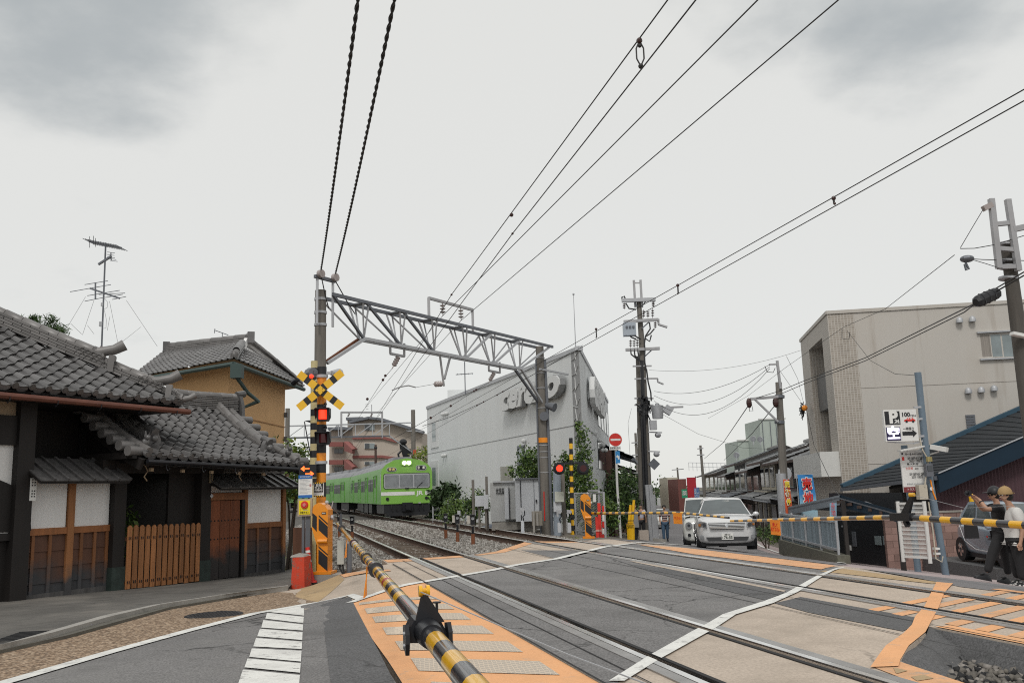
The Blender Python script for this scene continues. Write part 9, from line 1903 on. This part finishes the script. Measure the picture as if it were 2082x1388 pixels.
def head(nd,ed,neck,c,fwd,s=1.):
 side=fwd.cross(Z3)
 nd['jaw']=(c+fwd*.030*s-Z3*.075*s,(.055*s,.06*s));nd['mid']=(c+fwd*.010*s,(.078*s,.088*s));nd['crown']=(c-fwd*.012*s+Z3*.065*s,(.062*s,.07*s));ed+=[(neck,'jaw'),('jaw','mid'),('mid','crown')]
 nd['nose']=(c+fwd*.085*s-Z3*.020*s,.012*s);nd['nose2']=(c+fwd*.108*s-Z3*.034*s,.011*s);ed+=[('mid','nose'),('nose','nose2')]
 for i,k in((-1,'earl'),(1,'earr')):nd[k]=(c+side*i*.085*s-Z3*.01*s-fwd*.01*s,.016*s);ed.append(('mid',k))
def face_parts(t,body,c,fwd,s=1.):
 side=fwd.cross(Z3)
 for i in(-1,1):
  m=MB();e=c+fwd*.083*s+side*i*.033*s+Z3*.006*s;m.ball(e,.013*s,6);m.build('eye',MT['house_white'],body,smooth=True);m=MB();m.ball(e+fwd*.009*s,.007*s,6);m.build('iris',MT['hair'],body,smooth=True);m=MB();m.bar(e+Z3*.024*s-side*.018*s+fwd*.006*s,e+Z3*.024*s+side*.018*s+fwd*.006*s,.007*s);m.build('eyebrow',MT['hair'],body)
 m=MB();e=c+fwd*.092*s-Z3*.062*s;m.bar(e-side*.022*s,e+side*.022*s,.009*s,.009*s);m.build('mouth',mat('lip',(.30,.11,.09),.5,var=0)if 'lip' not in bpy.data.materials else bpy.data.materials['lip'],body)
def cap_mesh(t,c,fwd,m,s=1.,brim=.10):
 mb=MB();X=M.Translation(c+Z3*.028*s)@M.Diagonal((.105*s,.112*s,.115*s,1));mb.lathe([(max(.02,math.cos(a)),math.sin(a))for a in np.linspace(-.12,1.55,8)],X,18);o=mb.build('cap',MT[m],t,smooth=60)
 mb=MB();side=fwd.cross(Z3);P=[c+fwd*(.085+brim*math.cos(a))*s+side*.085*math.sin(a)*1.0*s+Z3*(.028-.012*math.cos(a))*s for a in np.linspace(-1.57,1.57,9)];mb.prism(P,Z3*.010);mb.build('cap_brim',MT[m],o,smooth=False)
 mb=MB();mb.ball(c+Z3*.143*s,.010*s,5);mb.build('cap_button',MT[m],o);return o
def shoe(t,heel,toe,m,sole,nm='shoe'):
 heel,toe=V(heel),V(toe);d=(toe-heel);L=d.length;d=d.normalized();s=d.cross(Z3).normalized();mb=MB();rows=[]
 for k,w,h in((-.05,.030,.07),(.1,.040,.10),(.35,.042,.105),(.6,.048,.075),(.85,.047,.055),(1.0,.036,.045),(1.06,.015,.03)):
  c=heel+d*(L*k);rows.append([c-s*w+Z3*.012,c-s*w*.95+Z3*h*.6,c-s*w*.5+Z3*h,c+s*w*.5+Z3*h,c+s*w*.95+Z3*h*.6,c+s*w+Z3*.012])
 n=len(rows);mb.add([p for r in rows for p in r],[(i*6+j,(i+1)*6+j,(i+1)*6+j+1,i*6+j+1)for i in range(n-1)for j in range(5)]+[tuple(range(6)),tuple(range((n-1)*6,n*6))[::-1]]);o=mb.build(nm,MT[m],t,smooth=60)
 mb=MB();P=[heel+d*(L*k)+s*w*q for q in(1,-1)for k,w in(((-.06,.034),(.35,.046),(.6,.053),(.9,.050),(1.07,.02))if q>0 else((1.07,.02),(.9,.050),(.6,.053),(.35,.046),(-.06,.034)))];mb.prism(P,Z3*.028);mb.build('sole',MT[sole],o)
 if sole=='house_white':
  for k in range(5):
   for j in(-1,1):mb=MB();c=heel+d*L*(.1+.16*k)+s*j*.044+Z3*(.035+.03*(k%2));mb.box(c,(.03,.012,.026),math.atan2(d.y,d.x));mb.build('check',MT['white'],o)
 else:
  mb=MB();c=heel+d*L*.5+Z3*.10;mb.box(c,(.06,.07,.02),math.atan2(d.y,d.x));mb.build('lace',MT[m],o)
def two_men():
 Y=15.4;J=lambda x,y,dy=0.:at(x,y,Y+dy);fl=gp(2010,1178)
 g=V((J(2028,1180).x,Y,J(2028,1180).z));t=thing('person','man in black cap, black T-shirt and black trousers raising a camera at the train','person',g);fw=V((-1,.12,.02)).normalized();c=J(2021.5,1004)
 nd={'pelvis':(J(2034,1082),(.12,.10)),'waist':(J(2032,1064),(.115,.095)),'chest':(J(2026,1042),(.13,.11)),'neck':(J(2028,1024),(.058,.055)),'neck2':(J(2025,1015),(.05,.05))};ed=[('pelvis','waist'),('waist','chest'),('chest','neck'),('neck','neck2')];head(nd,ed,'neck2',c,fw)
 for s,sh,el,wr,pa in((-1,(2034,1031),(2006,1035),(1992,1016),(1984,1010)),(1,(2020,1028),(1998,1036),(1984,1018),(1977,1008))):
  dy=.17*s;k='ab'[s>0];nd['s'+k]=(J(*sh,dy),.058);nd['e'+k]=(J(*el,dy*1.15),.043);nd['w'+k]=(J(*wr,dy*.45),.029);nd['p'+k]=(J(*pa,dy*.32),(.036,.02));ed+=[('chest','s'+k),('s'+k,'e'+k),('e'+k,'w'+k),('w'+k,'p'+k)];fingers(nd,ed,'w'+k,'p'+k,V((-1,.0,.35)),V((0,s,.6)),1.,.45)
 for k,dy,kn,an in(('l',-.09,(2017,1126),(2007,1164)),('r',.09,(2045,1130),(2050,1168))):nd['h'+k]=(J(2034,1090,dy),.09);nd['k'+k]=(J(*kn,dy),.058);nd['a'+k]=(J(*an,dy),.036);ed+=[('pelvis','h'+k),('h'+k,'k'+k),('k'+k,'a'+k)]
 body=grown('body',nd,ed,'pelvis','skin',t);face_parts(t,body,c,fw)
 sub=lambda ks,es,k:({a:(nd[a][0],tuple(x+k for x in(nd[a][1]if isinstance(nd[a][1],tuple)else(nd[a][1],)*2)))for a in ks},es)
 n2,e2=sub(('pelvis','waist','chest','sa','sb'),[('pelvis','waist'),('waist','chest'),('chest','sa'),('chest','sb')],.035)
 n2['nk']=(J(2027,1030),.085);e2.append(('chest','nk'));n2['hem']=(J(2034,1091),(.155,.135));e2.append(('pelvis','hem'))
 for k in 'ab':n2['t'+k]=(nd['s'+k][0].lerp(nd['e'+k][0],.80),.068);e2.append(('s'+k,'t'+k))
 grown('t_shirt',n2,e2,'pelvis','cloth_black',t)
 n3,e3=sub(('pelvis','hl','hr','kl','kr','al','ar'),[('pelvis','hl'),('pelvis','hr'),('hl','kl'),('hr','kr'),('kl','al'),('kr','ar')],.026);grown('trousers',n3,e3,'pelvis','cloth_dark',t)
 shoe(t,J(2013,1181,-.09),J(1983,1175,-.11),'black','black');shoe(t,J(2054,1188,.09),J(2030,1183,.07),'black','black')
 mb=MB();mb.ball(c-fw*.02+Z3*.0,(.095,.088,.085),7);mb.build('hair',MT['hair'],t,smooth=True);cap_mesh(t,c,fw,'black',1.0,.11)
 sd=fw.cross(Z3);mb=MB()
 for i in(-1,1):mb.tube([c+fw*.095+sd*(i*.034+.026*math.cos(a))+Z3*(.004+.022*math.sin(a))for a in np.linspace(0,6.283,10)],.004,4);mb.bar(c+fw*.093+sd*i*.062+Z3*.006,c-fw*.01+sd*i*.085+Z3*.006,.006)
 mb.bar(c+fw*.099-sd*.01+Z3*.006,c+fw*.099+sd*.01+Z3*.006,.006);mb.build('glasses',MT['black'],t);mb=MB();w=nd['wa'][0].lerp(nd['ea'][0],.18);mb.cyl(w,w.lerp(nd['ea'][0],.12),.038,n=12);mb.build('wristband',MT['black'],t)
 kc=J(1969,1002);q=thing('camera','small dark compact camera held up in both hands','camera',kc);mb=MB();mb.box(kc,(.045,.13,.085));mb.build('body',MT['black_metal'],q);mb=MB();mb.cyl(kc+V((-.02,-.01,0)),kc+V((-.06,-.01,0)),.03,n=12);mb.build('lens',MT['black_metal'],q,smooth=40)
 b0=J(1976,1090,-.25);q=thing('shoulder_bag','black bag hanging by a thin strap below the raised camera','bag',b0);mb=MB();mb.hexa([b0+V((x*s,y*s,z))for z,s in((-.03,1),(.20,.9))for x,y in((-.10,-.05),(.10,-.05),(.10,.05),(-.10,.05))]);mb.build('bag',MT['cloth_black'],q);mb=MB();mb.tube([b0+Z3*.2,J(1981,1060,-.2),J(1982,1018,-.1)],.006,5);mb.build('strap',MT['black'],q)
 Y2=14.9;J=lambda x,y,dy=0.:at(x,y,Y2+dy);t=thing('person','man in a tan backward cap and loose white T-shirt at the right edge','person',J(2070,1192));fw=V((-1,-.15,-.02)).normalized();c=J(2044,1006)
 nd={'pelvis':(J(2069,1098),(.125,.10)),'waist':(J(2066,1078),(.12,.10)),'chest':(J(2060,1048),(.135,.115)),'neck':(J(2052,1026),(.058,.055)),'neck2':(J(2048,1017),(.05,.05))};ed=[('pelvis','waist'),('waist','chest'),('chest','neck'),('neck','neck2')];head(nd,ed,'neck2',c,fw)
 for s,sh,el,wr,pa in((-1,(2066,1036),(2080,1072),(2076,1098),(2074,1108)),(1,(2056,1034),(2064,1070),(2058,1096),(2056,1106))):
  k='ab'[s>0];dy=.19*s;nd['s'+k]=(J(*sh,dy),.058);nd['e'+k]=(J(*el,dy*1.2),.043);nd['w'+k]=(J(*wr,dy*1.2),.029);nd['p'+k]=(J(*pa,dy*1.2),(.036,.02));ed+=[('chest','s'+k),('s'+k,'e'+k),('e'+k,'w'+k),('w'+k,'p'+k)];fingers(nd,ed,'w'+k,'p'+k,V((-.1,0,-1)),V((1,0,0)),1.,.3)
 for k,dy,kn,an in(('l',-.09,(2076,1146),(2080,1180)),('r',.09,(2064,1142),(2070,1176))):nd['h'+k]=(J(2068,1106,dy),.09);nd['k'+k]=(J(*kn,dy),.058);nd['a'+k]=(J(*an,dy),.036);ed+=[('pelvis','h'+k),('h'+k,'k'+k),('k'+k,'a'+k)]
 body=grown('body',nd,ed,'pelvis','skin',t);face_parts(t,body,c,fw);sub=lambda ks,es,k:({a:(nd[a][0],tuple(x+k for x in(nd[a][1]if isinstance(nd[a][1],tuple)else(nd[a][1],)*2)))for a in ks},es)
 n2,e2=sub(('pelvis','waist','chest','sa','sb'),[('pelvis','waist'),('waist','chest'),('chest','sa'),('chest','sb')],.055);n2['pelvis']=(J(2068,1086),(.185,.165));n2['hem']=(J(2069,1104),(.20,.18));e2.append(('pelvis','hem'));n2['nk']=(J(2054,1032),.085);e2.append(('chest','nk'))
 for k in 'ab':n2['t'+k]=(nd['s'+k][0].lerp(nd['e'+k][0],.85),.085);e2.append(('s'+k,'t'+k))
 grown('t_shirt',n2,e2,'pelvis','cloth_white',t);n3,e3=sub(('pelvis','hl','hr','kl','kr','al','ar'),[('pelvis','hl'),('pelvis','hr'),('hl','kl'),('hr','kr'),('kl','al'),('kr','ar')],.034);grown('trousers',n3,e3,'pelvis','cloth_dark',t)
 shoe(t,J(2086,1198,-.09),J(2060,1197,-.11),'black','house_white');shoe(t,J(2078,1191,.09),J(2056,1190,.07),'black','house_white')
 mb=MB();mb.ball(c-fw*.03-Z3*.015,(.098,.09,.095),7);mb.build('hair',MT['hair'],t,smooth=True);cap_mesh(t,c,-fw,'cap_tan',1.05,.05)
two_men()
def stroller(label,px,py,H,Yd,top,legs,hd,stride=.16,extra=None,grp=None):
 b=at(px,py,Yd);s=H/1.7;t=thing('person',label,'person',b);fw=V((math.sin(hd),math.cos(hd),0));sd=fw.cross(Z3);L=lambda f,r,z:b+(fw*f+sd*r)*s+Z3*z*s;c=L(.02,0,1.58)
 nd={'pelvis':(L(0,0,.92),(.12*s,.10*s)),'waist':(L(0,0,1.08),(.12*s,.095*s)),'chest':(L(.01,0,1.28),(.135*s,.11*s)),'neck':(L(.01,0,1.44),.055*s),'neck2':(L(.01,0,1.49),.048*s)};ed=[('pelvis','waist'),('waist','chest'),('chest','neck'),('neck','neck2')];head(nd,ed,'neck2',c,fw,s)
 for i,k in((-1,'a'),(1,'b')):
  nd['s'+k]=(L(0,.17*i,1.38),.052*s);nd['e'+k]=(L(-.04*i,.23*i,1.12),.042*s);nd['w'+k]=(L(.10*i+.05,.22*i,.90),.03*s);nd['p'+k]=(L(.12*i+.06,.22*i,.83),(.036*s,.02*s));ed+=[('chest','s'+k),('s'+k,'e'+k),('e'+k,'w'+k),('w'+k,'p'+k)];fingers(nd,ed,'w'+k,'p'+k,V((0,0,-1)),fw,s,.3)
  nd['h'+k]=(L(.0,.09*i,.84),.088*s);nd['k'+k]=(L(stride*.5*i+.03,.09*i,.47),.056*s);nd['f'+k]=(L(stride*i,.09*i,.09),.038*s);ed+=[('pelvis','h'+k),('h'+k,'k'+k),('k'+k,'f'+k)]
 body=grown('body',nd,ed,'pelvis','skin',t);face_parts(t,body,c,fw,s);sub=lambda ks,es,k:({a:(nd[a][0],tuple(x+k*s for x in(nd[a][1]if isinstance(nd[a][1],tuple)else(nd[a][1],)*2)))for a in ks},es)
 n2,e2=sub(('pelvis','waist','chest','sa','sb'),[('pelvis','waist'),('waist','chest'),('chest','sa'),('chest','sb')],.035)
 for k in 'ab':n2['t'+k]=(nd['e'+k][0],.06*s);e2.append(('s'+k,'t'+k))
 grown('shirt',n2,e2,'pelvis',top,t);n3,e3=sub(('pelvis','ha','hb','ka','kb','fa','fb'),[('pelvis','ha'),('pelvis','hb'),('ha','ka'),('hb','kb'),('ka','fa'),('kb','fb')],.024);grown('trousers',n3,e3,'pelvis',legs,t)
 for i in(-1,1):shoe(t,L(stride*i-.06,.09*i,.0),L(stride*i+.17,.09*i,.0),'black','black')
 mb=MB();mb.ball(c-fw*.02*s+Z3*.03*s,(.095*s,.095*s,.095*s),7);mb.build('hair',MT['hair'],t,smooth=True)
 if extra:extra(t,L,s)
 return t
stroller('man in a striped brown shirt and blue jeans walking toward the crossing',1354,1100,1.70,43,'stripes','denim',R(188))
def shawl(t,L,s):
 mb=MB();mb.grid(lambda u,v:L(.20*math.cos(3.3*u-.2)*(.8+.3*v),.24*math.sin(3.3*u-.2)*(.9+.25*v),1.40-.75*v),8,6);mb.build('shawl',MT['grey_cloth'],t,smooth=True)
stroller('person in dark clothes with a long pale grey shawl beside the yellow poles',1293,1102,1.66,39,'cloth_dark','cloth_dark',R(150),.10,shawl)
stroller('person in a pale lilac top and black trousers close to the cluttered pole',1306,1094,1.64,43.5,'lilac','cloth_dark',R(200),.08)
